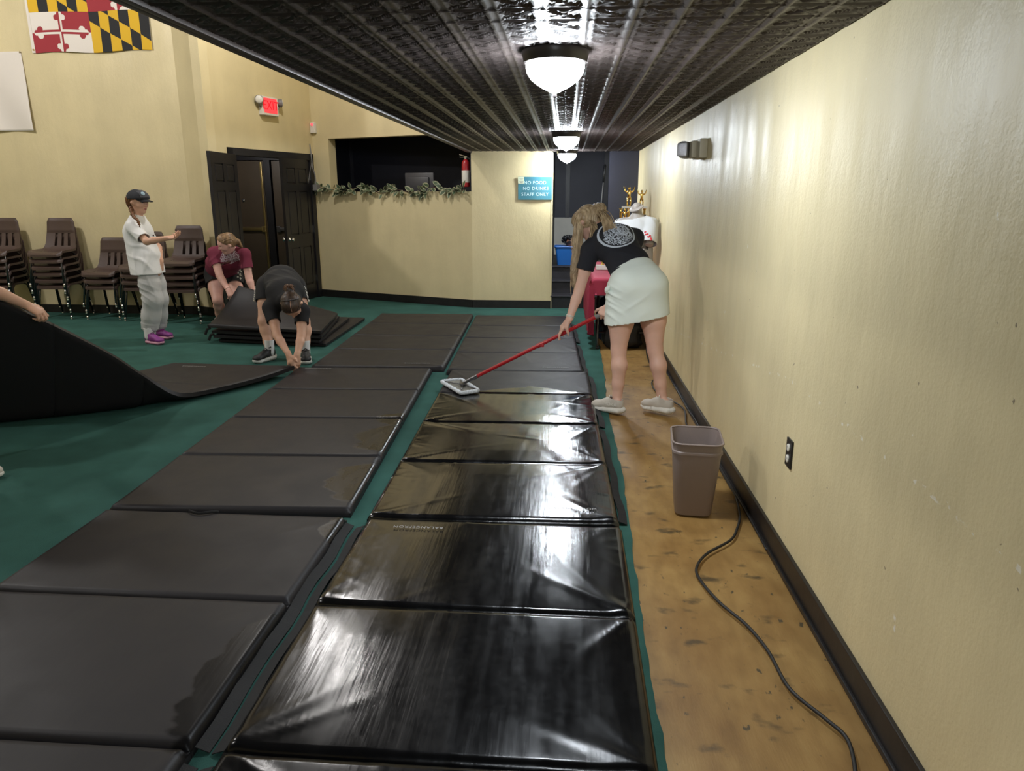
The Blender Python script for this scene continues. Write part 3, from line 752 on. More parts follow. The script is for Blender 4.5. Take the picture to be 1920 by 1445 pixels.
# ------------------------------------------------------------------ stacking school chairs
M['chair'] = mat('brown_moulded_plastic', srgb(78, 62, 56), 0.42, var=0.06, bump=0.25, bscale=260)
M['chair_leg'] = mat('black_chrome_tube', (0.10, 0.10, 0.105), 0.22, 0.9)
def chair_shell():
    """one moulded shell split into seat and slotted back; front of the chair is -Y"""
    # seat
    nx, ny = 15, 17
    V = np.zeros((nx, ny, 3))
    for i in range(nx):
        for j in range(ny):
            a = -1 + 2 * i / (nx - 1); q = j / (ny - 1)
            w = 0.205 - 0.012 * q + 0.012 * math.sin(PI * q)
            x = a * w; y = -0.215 + 0.40 * q
            z = 0.445 - 0.018 * math.sin(PI * min(q * 1.1, 1)) * (1 - a * a) + 0.022 * max(abs(a) - 0.72, 0) / 0.28 * (0.4 + 0.6 * q)
            if q < 0.16: z -= 0.034 * ((0.16 - q) / 0.16) ** 2
            if q > 0.85: z += 0.05 * ((q - 0.85) / 0.15) ** 2
            r = max(abs(a) - 0.86, 0) / 0.14; r2 = max(0.1 - q, 0) / 0.1
            y += 0.03 * r * r * (1 if q < 0.1 else 0)
            V[i, j] = (x * 1.06, y, z)
    B = V.copy(); B[..., 2] -= 0.007
    # rolled rim: pull the lower sheet down at the outer edge
    for i in range(nx):
        for j in range(ny):
            if i in (0, nx - 1) or j == 0: B[i, j, 2] -= 0.020
    seat = slab_mesh('seat', V, B)
    # back: side rails, three slots between four ribs, padded panel on top
    def bp(a, h, off=0.0):
        """a -1..1 across, h height above seat 0..0.37"""
        w = 0.185 - 0.028 * (h / 0.37)
        y = 0.178 + 0.085 * (h / 0.37) + 0.02 * math.sin(PI * h / 0.37) - 0.018 * (a * a) - off
        return Vector((a * w * 1.09, y, 0.468 + h * 1.03))
    bm = NB()
    def strip(a0, a1, h0, h1, th=0.009, n=8, m=3, off=0.0, mi=0):
        F = [[bp(a0 + (a1 - a0) * i / m, h0 + (h1 - h0) * j / n, off) for j in range(n + 1)] for i in range(m + 1)]
        fv = [[bm.verts.new(p) for p in c] for c in F]; bv = [[bm.verts.new(p + Vector((0, th, 0))) for p in c] for c in F]
        for i in range(m):
            for j in range(n):
                bm.faces.new((fv[i][j], fv[i + 1][j], fv[i + 1][j + 1], fv[i][j + 1])); bm.faces.new((bv[i][j], bv[i][j + 1], bv[i + 1][j + 1], bv[i + 1][j]))
        for j in range(n):
            bm.faces.new((fv[0][j], fv[0][j + 1], bv[0][j + 1], bv[0][j])); bm.faces.new((fv[m][j + 1], fv[m][j], bv[m][j], bv[m][j + 1]))
        for i in range(m):
            bm.faces.new((fv[i + 1][0], fv[i][0], bv[i][0], bv[i + 1][0])); bm.faces.new((fv[i][n], fv[i + 1][n], bv[i + 1][n], bv[i][n]))
    strip(-1.0, -0.44, -0.02, 0.19); strip(0.62, 1.0, -0.02, 0.19)
    strip(-0.26, -0.0, -0.02, 0.19, m=2); strip(0.18, 0.44, -0.02, 0.19, m=2)
    strip(-1.0, 1.0, -0.03, 0.012, m=10, n=2)
    # padded top with rounded corners
    n, m = 12, 16
    F = np.zeros((m + 1, n + 1, 3)); K = np.zeros_like(F)
    for i in range(m + 1):
        for j in range(n + 1):
            a = -1 + 2 * i / m; q = j / n; h = 0.182 + 0.188 * q
            e = min(1 - abs(a), 0.16) / 0.16
            if q > 0.6: h -= 0.05 * (1 - e) ** 2 * ((q - 0.6) / 0.4)
            ed = min(1 - abs(a), q * 0.9, (1 - q) * 0.9); pad = 0.012 * min(max(ed - 0.05, 0) / 0.09, 1)
            p = bp(a, h, pad); F[i, j] = p; K[i, j] = bp(a, h, -0.011)
    back = bpy.data.meshes.new('backrest'); bmesh.ops.recalc_face_normals(bm, faces=bm.faces[:])
    pm = slab_mesh('pad', F, K); bm.from_mesh(pm); bpy.data.meshes.remove(pm)
    bmesh.ops.recalc_face_normals(bm, faces=bm.faces[:]); bm.to_mesh(back); bm.free()
    return seat, back
def make_chair():
    t = thing('stacking_chair', 'x', 'chair')
    s, b = chair_shell()
    finish('seat', s, M['chair'], t); s.set_sharp_from_angle(angle=math.radians(50))
    finish('backrest', b, M['chair'], t); b.set_sharp_from_angle(angle=math.radians(40))
    for sx in (-1, 1):
        for fr in (0, 1):
            if fr == 0: pts = [(sx * 0.13, -0.02, 0.425), (sx * 0.165, -0.10, 0.42), (sx * 0.185, -0.155, 0.395), (sx * 0.215, -0.215, 0.02)]
            else: pts = [(sx * 0.13, 0.02, 0.425), (sx * 0.165, 0.10, 0.425), (sx * 0.18, 0.15, 0.40), (sx * 0.215, 0.255, 0.02)]
            p = smooth_path(pts[:3], 4)[:-1] + [Vector(pts[2]), Vector(pts[3])]
            bm = NB(); tube(bm, p, 0.0115, 8); l = obj('leg', bm, M['chair_leg'], t, smooth=True)
            bm = NB(); e = Vector(pts[3]); lathe(bm, [(0.002, 0.0), (0.013, 0.001), (0.015, 0.008), (0.010, 0.016), (0.0125, 0.022), (0.0125, 0.05), (0.003, 0.052)], 10, M=Matrix.Translation((e.x, e.y, 0))); obj('glide', bm, M['chrome'], l, smooth=True)
    return t
chair0 = make_chair(); first = [True]
ORD = {1: 'top', 2: 'second', 3: 'third', 4: 'fourth', 5: 'fifth', 6: 'sixth'}
def stack(x, y, rz, n, where, group):
    for k in range(n):
        pos = n - k
        w = 'topmost' if pos == 1 else ('bottom' if k == 0 else ORD[pos] + ' from the top')
        lb = 'brown stacking chair, %s %s' % (w, where)
        jx = random.Random(k * 7 + int(x * 50)).uniform(-0.006, 0.006)
        loc = (x + jx, y - 0.012 * k, 0.083 * k)
        r = rz + (0.02 if k % 2 else -0.015)
        if first[0]:
            first[0] = False; chair0.location = loc; chair0.rotation_euler = (0, 0, r); c = chair0; c['label'] = lb
        else: c = dup(chair0, loc, r, lb)
        c['group'] = group
stack(-7.30, 9.02, 0.10, 6, 'in the leftmost stack', 'chairs in the leftmost stack')
stack(-6.56, 9.05, 0.04, 6, 'in the second stack from the left', 'chairs in the tall stack')
stack(-5.90, 9.04, 0.02, 3, 'in the low stack of three', 'chairs in the low stack')
stack(-5.33, 8.94, -0.06, 4, 'in the stack right behind the person in white', 'chairs in the stack behind the person in white')
stack(-4.73, 8.83, 0.06, 5, 'in the stack beside the person in maroon', 'chairs in the rightmost stack')

# ------------------------------------------------------------------ flags on the left wall
def lw_y(x): return LW0[1] + (LW1[1] - LW0[1]) * (x - LW0[0]) / (LW1[0] - LW0[0])
FC = [mat('flag_gold', srgb(214, 170, 36), 0.8), mat('flag_black', srgb(30, 30, 32), 0.8), mat('flag_red', srgb(152, 44, 52), 0.8), mat('flag_white', srgb(222, 214, 204), 0.8)]
def flag_color(u, v):
    """u 0..1 from the hoist, v 0..1 from the top"""
    qu, qv = int(u >= 0.5), int(v >= 0.5); a, b = (u * 2) % 1.0, (v * 2) % 1.0
    if qu == qv:          # gold and black pales with a counterchanged bend
        k = int(a * 6) % 2
        lo, hi = a - 0.22, a + 0.22
        inb = lo < b < hi
        return (k if not inb else 1 - k)
    X, Y = a - 0.5, b - 0.5
    X *= 1.5
    arm = 0.055; inside = (abs(X) < arm and abs(Y) < 0.42) or (abs(Y) < arm and abs(X) < 0.60)
    for ex, ey in ((0.0, 0.36), (0.0, -0.36), (0.54, 0.0), (-0.54, 0.0)):
        for dx, dy in ((0, 0.075), (0, -0.075), (0.075, 0), (-0.075, 0)):
            if ex == 0 and dx == 0 and (dy * ey) < 0: continue
            if ey == 0 and dy == 0 and (dx * ex) < 0: continue
            if math.hypot(X - ex - dx * 1.1, Y - ey - dy * 1.1) < 0.072: inside = True
    field_white = (X < 0) == (Y < 0)
    return (2 if field_white else 3) if inside else (3 if field_white else 2)
nx, ny = 240, 144
fx0, fx1, fz0, fz1 = -6.66, -5.12, 3.275, 4.19
F = np.zeros((nx + 1, ny + 1, 3))
for i in range(nx + 1):
    for j in range(ny + 1):
        u, v = i / nx, j / ny
        x = fx0 + (fx1 - fx0) * u + 0.02 * (v - 0.5) * (1 - u); z = fz1 + (fz0 - fz1) * v + 0.012 * math.sin(u * 9) * v - 0.012 * (1 - u) * v
        F[i, j] = (x, lw_y(x) - 0.012 - 0.010 * (1 + math.sin(u * 17 + v * 3)) * (0.3 + 0.7 * math.sin(PI * u)) * (0.4 + v * 0.6), z)
me = slab_mesh('state_flag', F, F + np.array((0, 0.002, 0)))
mi = np.zeros(len(me.polygons), np.int32); q = 0
cols = [flag_color((i + 0.5) / nx, (j + 0.5) / ny) for i in range(nx) for j in range(ny)]
mi[:nx * ny] = cols; mi[nx * ny:2 * nx * ny] = cols; mi[2 * nx * ny:] = 3
ft = thing('state_flag', 'flag quartered in gold-black pales and red-white crosses, pinned high on the left wall', 'flag', (fx0, lw_y(fx0), fz0))
o = finish('flag_cloth', me, FC, ft, True, True); me.polygons.foreach_set('material_index', mi)
bm = NB(); box(bm, (fx0 - 0.012, lw_y(fx0) - 0.012, (fz0 + fz1) / 2), (0.045, 0.004, fz1 - fz0 + 0.01)); hb = obj('heading', bm, FC[3], ft, world=True)
bm = NB()
for z in (fz0 + 0.03, fz1 - 0.03): lathe(bm, [(0.004, -0.003), (0.013, -0.003), (0.013, 0.003), (0.004, 0.003)], 12, M=Matrix.Translation((fx0 - 0.012, lw_y(fx0) - 0.015, z)) @ Matrix.Rotation(PI / 2, 4, 'X'))
obj('grommet', bm, M['brass'], ft, world=True)
n = 40; F = np.zeros((n + 1, n + 1, 3))
for i in range(n + 1):
    for j in range(n + 1):
        u, v = i / n, j / n
        x = -8.1 + u * (1.25 - 0.0 + 0.03 * v); z = 3.29 - 0.94 * v
        F[i, j] = (x, lw_y(x) - 0.014 - 0.028 * (1 + math.sin(u * 11 - v * 4)) * v * (1 - 0.3 * u), z)
me = slab_mesh('flag_cloth', F, F + np.array((0, 0.002, 0)))
wt = thing('white_flag', 'plain white cloth flag hanging at the left edge below the quartered flag', 'flag', (-8.1, lw_y(-8.1), 2.35))
finish('flag_cloth', me, FC[3], wt, True, True)
bm = NB()
for x in (-6.86, -8.08): lathe(bm, [(0.002, -0.004), (0.012, -0.003), (0.002, 0.004)], 10, M=Matrix.Translation((x, lw_y(x) - 0.02, 3.28)) @ Matrix.Rotation(PI / 2, 4, 'X'))
obj('grommet', bm, M['brass'], wt, world=True)

# ------------------------------------------------------------------ exit sign, strobe, cables
def fmat(o_, xdir, n):
    """frame: x along the wall, y up, z out of the wall"""
    x = Vector(xdir).normalized(); z = Vector(n).normalized(); y = z.cross(x)
    m = Matrix.Identity(4)
    for i in range(3): m[i][0] = x[i]; m[i][1] = y[i]; m[i][2] = z[i]; m[i][3] = o_[i]
    return m
es = DWP(1.18, 0.0, 2.72)
t = thing('exit_sign', 'lit red EXIT sign with two emergency lamp heads above the double doors', 'exit sign', es)
fm = fmat((0, 0, 0), dd, dn)
bm = NB(); box(bm, (0, 0, 0.035), (0.33, 0.24, 0.07), bev=0.008, M=fm); obj('housing', bm, M['white'], t)
M['exit_face'] = mat('lit_red_exit_face', (0.5, 0.02, 0.03), 0.4, emit=(1.0, 0.05, 0.06), estr=1.1)
M['exit_letters'] = mat('exit_letters', (0.55, 0.0, 0.02), 0.4, emit=(1.0, 0.0, 0.02), estr=0.5)
bm = NB(); box(bm, (0, 0.005, 0.071), (0.27, 0.19, 0.004), bev=0.001, M=fm); obj('lit_face', bm, M['exit_face'], t)
me = text_mesh('EXIT', 0.165, 0.001); me.transform(fm @ Matrix.Translation((0, 0.005, 0.0745))); l = finish('letters', me, M['exit_letters'], t, False); l['label'] = 'EXIT in red letters'
for s in (-1, 1):
    bm = NB(); tube(bm, [fm @ Vector((s * 0.165, -0.02, 0.035)), fm @ Vector((s * 0.2, -0.01, 0.04)), fm @ Vector((s * 0.215, 0.03, 0.05))], 0.012, 8)
    q = fm @ Matrix.Translation((s * 0.215, 0.065, 0.06)) @ Matrix.Rotation(s * 0.9, 4, 'Y')
    lathe(bm, [(0.004, -0.05), (0.03, -0.045), (0.052, -0.012), (0.056, 0.02), (0.055, 0.026), (0.004, 0.026)], 20, M=q); hd = obj('lamp_head', bm, M['grey'], t, auto=35)
    bm = NB(); lathe(bm, [(0.003, 0.026), (0.05, 0.026), (0.045, 0.034), (0.003, 0.038)], 20, M=q); obj('lens', bm, M['white'], hd, smooth=True)
sb = BWP(0.055, 0.0, 2.52)
t = thing('alarm_strobe', 'small white alarm box with a red lens in the corner above the booth', 'alarm', sb)
fb = fmat((0, 0, 0), bd, bn)
bm = NB(); box(bm, (0, 0, 0.025), (0.085, 0.15, 0.05), bev=0.006, M=fb); obj('housing', bm, M['white'], t)
bm = NB(); lathe(bm, [(0.002, 0.049), (0.022, 0.05), (0.019, 0.06), (0.002, 0.066)], 14, M=fb @ Matrix.Translation((0, 0.045, 0))); obj('red_lens', bm, mat('lit_red_lens', (0.6, 0.05, 0.05), 0.3, emit=(1, 0.1, 0.12), estr=1.2), t, smooth=True)
t = thing('cable_conduit', 'thin grey cables and conduit dropping to a junction box beside the booth', 'conduit', DWP(DL - 0.04, 0.0, 1.6))
B0 = DWP(DL - 0.10, 0.02)
bm = NB(); tube(bm, smooth_path([B0 + Vector((0, 0, 2.29)), B0 + Vector((0.015, -0.01, 2.1)), B0 + Vector((0.03, -0.03, 1.95)), B0 + Vector((0.055, -0.02, 1.85)), B0 + Vector((0.06, -0.02, 1.70))], 6), 0.009, 8); obj('conduit', bm, M['grey'], t, smooth=True, world=True)
bm = NB(); tube(bm, smooth_path([B0 + Vector((0.005, 0, 2.28)), B0 + Vector((0.02, -0.02, 2.05)), B0 + Vector((-0.02, -0.05, 1.85)), B0 + Vector((-0.05, -0.08, 1.62))], 6), 0.005, 6); obj('cable', bm, M['grey'], t, smooth=True, world=True)
bm = NB(); box(bm, B0 + Vector((0.07, -0.03, 1.66)), (0.10, 0.07, 0.09), rz=math.atan2(dd.y, dd.x), bev=0.006); obj('junction_box', bm, M['grey'], t, world=True)

# ------------------------------------------------------------------ things in and on the booth
def leaf_mesh(bm, p, d, n, L_, mi_edge=1):
    d = d.normalized(); s = d.cross(n).normalized(); n = s.cross(d)
    prof = [(0, 0.0), (0.2, 0.62), (0.45, 0.8), (0.75, 0.5), (1.0, 0.0)]
    c = [bm.verts.new(p + d * L_ * a - n * 0.12 * L_ * a * a) for a, w in prof]
    for sg in (-1, 1):
        inn = [bm.verts.new(p + d * L_ * a + s * sg * w * 0.62 * L_ * 0.45 + n * w * 0.05 * L_ - n * 0.12 * L_ * a * a) for a, w in prof[1:-1]]
        out = [bm.verts.new(p + d * L_ * a + s * sg * w * L_ * 0.45 + n * w * 0.08 * L_ - n * 0.12 * L_ * a * a) for a, w in prof[1:-1]]
        def q(vs, m): f = bm.faces.new(vs if sg > 0 else vs[::-1]); f.material_index = m
        q([c[0], c[1], inn[0]], 0); q([c[1], c[2], inn[1], inn[0]], 0); q([c[2], c[3], inn[2], inn[1]], 0); q([c[3], c[4], inn[2]], 0)
        q([c[0], inn[0], out[0]], mi_edge); q([inn[0], inn[1], out[1], out[0]], mi_edge); q([inn[1], inn[2], out[2], out[1]], mi_edge); q([inn[2], c[4], out[2]], mi_edge)
M['leaf'] = mat('variegated_leaf_green', srgb(76, 92, 66), 0.55, var=0.2, vscale=20); M['leaf_edge'] = mat('variegated_leaf_cream', srgb(172, 172, 140), 0.55)
rnd = random.Random(11)
g0 = BWP(0.0, 0.0, LEDGE)
t = thing('ivy_garland', 'artificial variegated ivy garland draped along the half wall ledge', 'garland', g0)
bm = NB(); bs = NB()
spine = [BWP(-0.02 + (BL - 0.05) * k / 30, 0.015 + 0.03 * math.sin(k * 1.1), LEDGE + 0.03 + 0.025 * math.sin(k * 0.83) - (0.03 if 13 < k < 24 else 0)) for k in range(31)]
tube(bs, smooth_path(spine, 3), 0.006, 6)
for k in range(250):
    a = rnd.random(); cl = 0.5 + 0.5 * math.sin(a * 37)
    if rnd.random() > 0.45 + 0.55 * cl: continue
    i = a * 30; b0 = spine[int(i)].lerp(spine[min(int(i) + 1, 30)], i % 1)
    d = bn * rnd.uniform(0.1, 1.0) + bd * rnd.uniform(-1, 1) + Vector((0, 0, rnd.uniform(-0.7, 0.9)))
    nn = (bn * rnd.uniform(0.4, 1) + Vector((0, 0, rnd.uniform(0.2, 1))) + bd * rnd.uniform(-0.5, 0.5)).normalized()
    st = b0 + d.normalized() * rnd.uniform(0.0, 0.05)
    leaf_mesh(bm, st, d, nn, rnd.uniform(0.07, 0.11))
obj('leaves', bm, [M['leaf'], M['leaf_edge']], t, world=True)
obj('vine', bs, mat('brown_vine', srgb(70, 50, 40), 0.7), t, world=True, smooth=True)
mo = BWP(1.62, -0.42, 1.44)
t = thing('computer_monitor', 'dark flat screen standing on the booth counter, its back to the hall', 'monitor', mo)
fmn = fmat((0, 0, 0), bd, bn)
M['mon'] = mat('charcoal_plastic', srgb(62, 62, 66), 0.4)
bm = NB(); box(bm, (0, 0.27, 0), (0.50, 0.32, 0.035), bev=0.014, M=fmn); box(bm, (0, 0.26, 0.025), (0.36, 0.22, 0.04), bev=0.015, M=fmn); obj('screen_case', bm, M['mon'], t, auto=40)
bm = NB(); box(bm, (0, 0.07, 0.0), (0.06, 0.14, 0.03), bev=0.006, M=fmn); box(bm, (0, 0.012, 0), (0.26, 0.02, 0.2), bev=0.006, M=fmn); obj('stand', bm, M['mon'], t, auto=40)
M['red_paint'] = mat('red_enamel', srgb(168, 28, 38), 0.3, coat=0.3)
fe = Vector((BC[0] - 0.10, BC[1] + 0.20, 1.66))
t = thing('fire_extinguisher', 'red fire extinguisher hanging at the right side of the booth opening', 'fire extinguisher', fe)
bm = NB(); lathe(bm, [(0.02, 0.0), (0.052, 0.004), (0.056, 0.02), (0.056, 0.30), (0.05, 0.335), (0.03, 0.36), (0.022, 0.372), (0.003, 0.374)], 24); obj('cylinder', bm, M['red_paint'], t, auto=40)
bm = NB(); lathe(bm, [(0.0565, 0.06), (0.0572, 0.062), (0.0572, 0.22), (0.0565, 0.222)], 24); obj('paper_label', bm, M['white'], t, auto=40)
bm = NB(); lathe(bm, [(0.003, 0.37), (0.02, 0.37), (0.02, 0.40), (0.003, 0.402)], 14); box(bm, (-0.03, -0.01, 0.415), (0.11, 0.02, 0.012), ry=0.3, bev=0.003); box(bm, (-0.03, -0.01, 0.395), (0.10, 0.018, 0.01), bev=0.003); lathe(bm, [(0.002, 0), (0.016, 0), (0.016, 0.012), (0.002, 0.013)], 14, M=Matrix.Translation((0, -0.02, 0.39)) @ Matrix.Rotation(PI / 2, 4, 'X')); obj('valve_handle', bm, M['chrome'], t)
bm = NB(); tube(bm, smooth_path([(0.02, -0.01, 0.39), (0.07, -0.02, 0.36), (0.068, -0.02, 0.25), (0.066, -0.01, 0.15)], 6), 0.008, 8); obj('hose', bm, M['rubber'], t, smooth=True)
bm = NB(); box(bm, (0.07, 0.02, 0.3), (0.02, 0.03, 0.2)); obj('bracket', bm, M['steel'], t)

# staff sign on the back pier
sg = Vector((-0.427, YE - 0.012, 1.64))
t = thing('staff_sign', 'teal paper sign reading NO FOOD NO DRINKS STAFF ONLY', 'sign', sg)
M['teal'] = mat('teal_sign_film', srgb(60, 120, 134), 0.45)
n = 16; F = np.zeros((n + 1, 3, 3))
SW, SH = 0.46, 0.30
def bow(x): return 0.010 * math.cos(PI * x / SW) ** 2
for i in range(n + 1):
    x = -SW / 2 + SW * i / n
    for j in range(3): F[i, j] = (x, -bow(x) - 0.004, -SH / 2 + SH * j / 2)
finish('sign_sheet', slab_mesh('sign_sheet', F, F + np.array((0, 0.002, 0))), M['teal'], t, True).data.set_sharp_from_angle(angle=0.6)
M['sign_ink'] = mat('pale_sign_lettering', srgb(205, 232, 236), 0.5)
for k, (tx, dx) in enumerate((('NO FOOD', 0.0), ('NO DRINKS', 0.01), ('STAFF ONLY', 0.0))):
    me = text_mesh(tx, 0.060, 0.0006, spacing=1.12)
    me.transform(Matrix.Translation((dx, 0, 0.072 - 0.076 * k)) @ Matrix.Rotation(PI / 2, 4, 'X'))
    for v in me.vertices: v.co.y -= bow(v.co.x) + 0.0055
    l = finish('lettering', me, M['sign_ink'], t, False)
    l['label'] = 'pale lettering: ' + tx
bm = NB(); box(bm, (-0.19, -0.009, 0.105), (0.08, 0.004, 0.085))
o = obj('sticker', bm, mat('pale_green_sticker', srgb(196, 205, 176), 0.5), t); o['label'] = 'small pale sticker in the corner'
bm = NB()
for k in range(4): box(bm, (-0.185, -0.0118, 0.13 - 0.019 * k), (0.055 - 0.012 * (k % 2), 0.0006, 0.006))
obj('sticker_lines', bm, M['grey'], o)

# ------------------------------------------------------------------ right wall: emergency light and outlet
el = Vector((XR, 5.45, 1.865))
t = thing('emergency_light', 'beige emergency light box with a clear lamp head, high on the right wall', 'emergency light', el)
M['beige'] = mat('beige_plastic', srgb(176, 166, 142), 0.5)
bm = NB(); box(bm, (-0.028, 0.0, 0), (0.056, 0.30, 0.13), bev=0.012); box(bm, (-0.07, 0.05, 0), (0.04, 0.16, 0.115), bev=0.014); obj('housing', bm, M['beige'], t, auto=40)
bm = NB(); box(bm, (-0.115, 0.10, 0.0), (0.06, 0.15, 0.115), bev=0.02, rz=-0.35); hd = obj('lamp_head', bm, M['grey'], t, auto=40)
M['lens'] = mat('faceted_clear_lens', (0.55, 0.55, 0.58), 0.2, 0.4, bump=0.8, bscale=120)
bm = NB(); box(bm, (-0.140, 0.045, 0.0), (0.075, 0.06, 0.095), bev=0.016, rz=-0.35); obj('lens', bm, M['lens'], hd, auto=40)
ot = Vector((XR, 2.96, 0.503))
t = thing('wall_outlet', 'black duplex wall outlet plate with white sockets, low on the right wall', 'outlet', ot)
bm = NB(); box(bm, (-0.004, 0, 0), (0.008, 0.075, 0.122), bev=0.003); obj('cover_plate', bm, M['black'], t)
for s in (-1, 1):
    bm = NB(); lathe(bm, [(0.002, 0), (0.0165, 0), (0.0165, 0.004), (0.015, 0.005), (0.002, 0.005)], 18, M=Matrix.Translation((-0.008, 0, s * 0.024)) @ Matrix.Rotation(-PI / 2, 4, 'Y')); k = obj('socket', bm, M['white'], t, auto=40)
    bm = NB()
    for e in (-1, 1): box(bm, (-0.0134, e * 0.006, s * 0.024 + 0.003), (0.001, 0.002, 0.008))
    obj('slots', bm, M['black'], k)

# ------------------------------------------------------------------ waste bin
def rrect(hx, hy, r, n=6):
    pts = []
    for cx, cy, a0 in ((hx - r, hy - r, 0), (-hx + r, hy - r, PI / 2), (-hx + r, -hy + r, PI), (hx - r, -hy + r, 1.5 * PI)):
        for k in range(n + 1):
            a = a0 + PI / 2 * k / n; pts.append((cx + r * math.cos(a), cy + r * math.sin(a)))
    return pts
def loft_rr(bm, rows, mi=0):
    """rows: (hx, hy, r, z) joined in order; first and last rows capped"""
    rings = [[bm.verts.new((x, y, z)) for x, y in rrect(hx, hy, r)] for hx, hy, r, z in rows]
    for a, b in zip(rings[:-1], rings[1:]):
        for k in range(len(a)): bm.faces.new((a[k], a[(k + 1) % len(a)], b[(k + 1) % len(a)], b[k])).material_index = mi
    bm.faces.new(rings[0][::-1]); bm.faces.new(rings[-1])
M['bin'] = mat('taupe_plastic', srgb(134, 120, 114), 0.42, bump=0.12, bscale=200)
bl = Vector((0.672, 3.505, 0))
t = thing('waste_bin', 'empty taupe plastic waste bin standing on the plywood by the wall', 'bin', bl, -0.10)
bm = NB()
loft_rr(bm, [(0.085, 0.10, 0.035, 0.0), (0.090, 0.106, 0.04, 0.006), (0.116, 0.142, 0.048, 0.335), (0.122, 0.148, 0.05, 0.336), (0.122, 0.148, 0.05, 0.346), (0.117, 0.143, 0.048, 0.350), (0.119, 0.146, 0.05, 0.385), (0.116, 0.143, 0.048, 0.385), (0.088, 0.104, 0.038, 0.008)]); obj('bin_body', bm, M['bin'], t, auto=40)
bm = NB()
a = rrect(0.121, 0.148, 0.05); pts = [Vector((x, y, 0.389)) for x, y in a] + [Vector((*a[0], 0.389))]
tube(bm, pts, 0.0055, 8, cap=False); obj('rim', bm, M['bin'], t, smooth=True)

# ------------------------------------------------------------------ cords on the plywood
cord_px = [(1606, 1470), (1600, 1420), (1585, 1380), (1545, 1345), (1480, 1290), (1440, 1220), (1400, 1172), (1350, 1130), (1315, 1090), (1306, 1065), (1325, 1038), (1370, 1012), (1383, 988), (1387, 965), (1380, 930), (1382, 910), (1362, 888), (1345, 865), (1338, 845), (1325, 822), (1300, 810), (1287, 795), (1283, 768), (1262, 752), (1232, 735), (1222, 718), (1230, 705), (1222, 690), (1213, 665), (1212, 640)]
cp = [P(x, y, z=0.008) for x, y in cord_px]
for q in cp: q.x = min(q.x, XR - 0.035)
for i in (16, 17, 18, 19): cp[i].x = max(cp[i].x, 0.835)
bm = NB(); tube(bm, smooth_path(cp, 10), 0.0062, 8)
tag(obj('extension_cord', bm, M['rubber'], None, smooth=True), 'black extension cord winding over the plywood along the right wall', 'cord')
c2 = [Vector((XR - 0.03, 3.05, 0.008)), Vector((XR - 0.032, 3.4, 0.02)), Vector((XR - 0.03, 4.2, 0.012)), Vector((XR - 0.03, 4.9, 0.03)), Vector((XR - 0.028, 5.3, 0.012)), Vector((XR - 0.03, 6.5, 0.012)), Vector((XR - 0.03, 7.3, 0.01))]
bm = NB(); tube(bm, smooth_path(c2, 8), 0.005, 6)
tag(obj('wall_cable', bm, M['rubber'], None, smooth=True), 'thin black cable tucked against the right baseboard', 'cord')

# ------------------------------------------------------------------ table with red cloth, things under and on it
TX0, TX1, TY0, TY1, TZ = 0.30, 0.93, 7.42, 9.3, 0.735
t = thing('folding_table', 'dark folding table under the red cloth against the right wall', 'table', ((TX0 + TX1) / 2, (TY0 + TY1) / 2, 0))
bm = NB(); box(bm, ((TX0 + TX1) / 2, (TY0 + TY1) / 2, TZ - 0.025), (TX1 - TX0, TY1 - TY0, 0.035), bev=0.008); obj('tabletop', bm, M['grey'], t, world=True)
for yy in (TY0 + 0.12, TY1 - 0.2):
    for xx in (TX0 + 0.05, TX1 - 0.06):
        bm = NB(); tube(bm, [(xx, yy + 0.05, TZ - 0.05), (xx, yy, 0.16), (xx, yy - 0.07, 0.012)], 0.014, 8); l = obj('leg', bm, M['steel'], t, smooth=True, world=True)
        bm = NB(); box(bm, (xx, yy - 0.073, 0.012), (0.035, 0.04, 0.024), bev=0.006); obj('foot_cap', bm, M['rubber'], l, world=True) 
    bm = NB(); tube(bm, [(TX0 + 0.05, yy, 0.16), (TX1 - 0.06, yy, 0.16)], 0.011, 8); obj('crossbar', bm, M['steel'], t, smooth=True, world=True)
bm = NB(); tube(bm, [(TX0 + 0.07, TY0 + 0.12, 0.30), (TX0 + 0.25, TY0 + 0.7, TZ - 0.06)], 0.009, 8); obj('brace', bm, M['steel'], t, smooth=True, world=True)
M['red_cloth'] = mat('crimson_tablecloth', srgb(150, 34, 60), 0.75, bump=0.15, bscale=180)
def cloth():
    nx, ny = 44, 90
    V = np.zeros((nx, ny, 3))
    lo, fr = 0.58, 0.17          # overhang: left side, front
    Ltot = lo + (TX1 - TX0); Ftot = fr + (TY1 - TY0)
    for i in range(nx):
        for j in range(ny):
            a = Ltot * i / (nx - 1) - lo; b = Ftot * j / (ny - 1) - fr
            da, db = max(-a, 0), max(-b, 0)
            x = TX0 + max(a, 0) - 0.008; y = TY0 + max(b, 0) - 0.008; z = TZ + 0.004
            if da > 0 and db > 0:
                # corner hangs as a gathered point
                m = max(da, db); z -= (da ** 2 + db ** 2) ** 0.5 * (0.98 if da > 0.1 else 0.95)
                x -= 0.015 + 0.03 * math.sin(db * 30); y -= 0.012 + 0.05 * min(da, 0.4) * (db / fr)
            else:
                z -= da + db
                if da: x -= 0.010 + 0.020 * (1 + math.sin(b * 24 + da * 2)) * min(da, 0.3) / 0.3
                if db: y -= 0.008 + 0.008 * (1 + math.sin(a * 26)) * min(db / fr, 1)
            V[i, j] = (x, y, max(z, 0.10))
    return V
F = cloth(); me = slab_mesh('tablecloth', F, F - np.array((0, 0, 0.0015)))
o = finish('tablecloth', me, M['red_cloth'], None, True); tag(o, 'crimson tablecloth hanging long on the aisle side of the table', 'tablecloth')
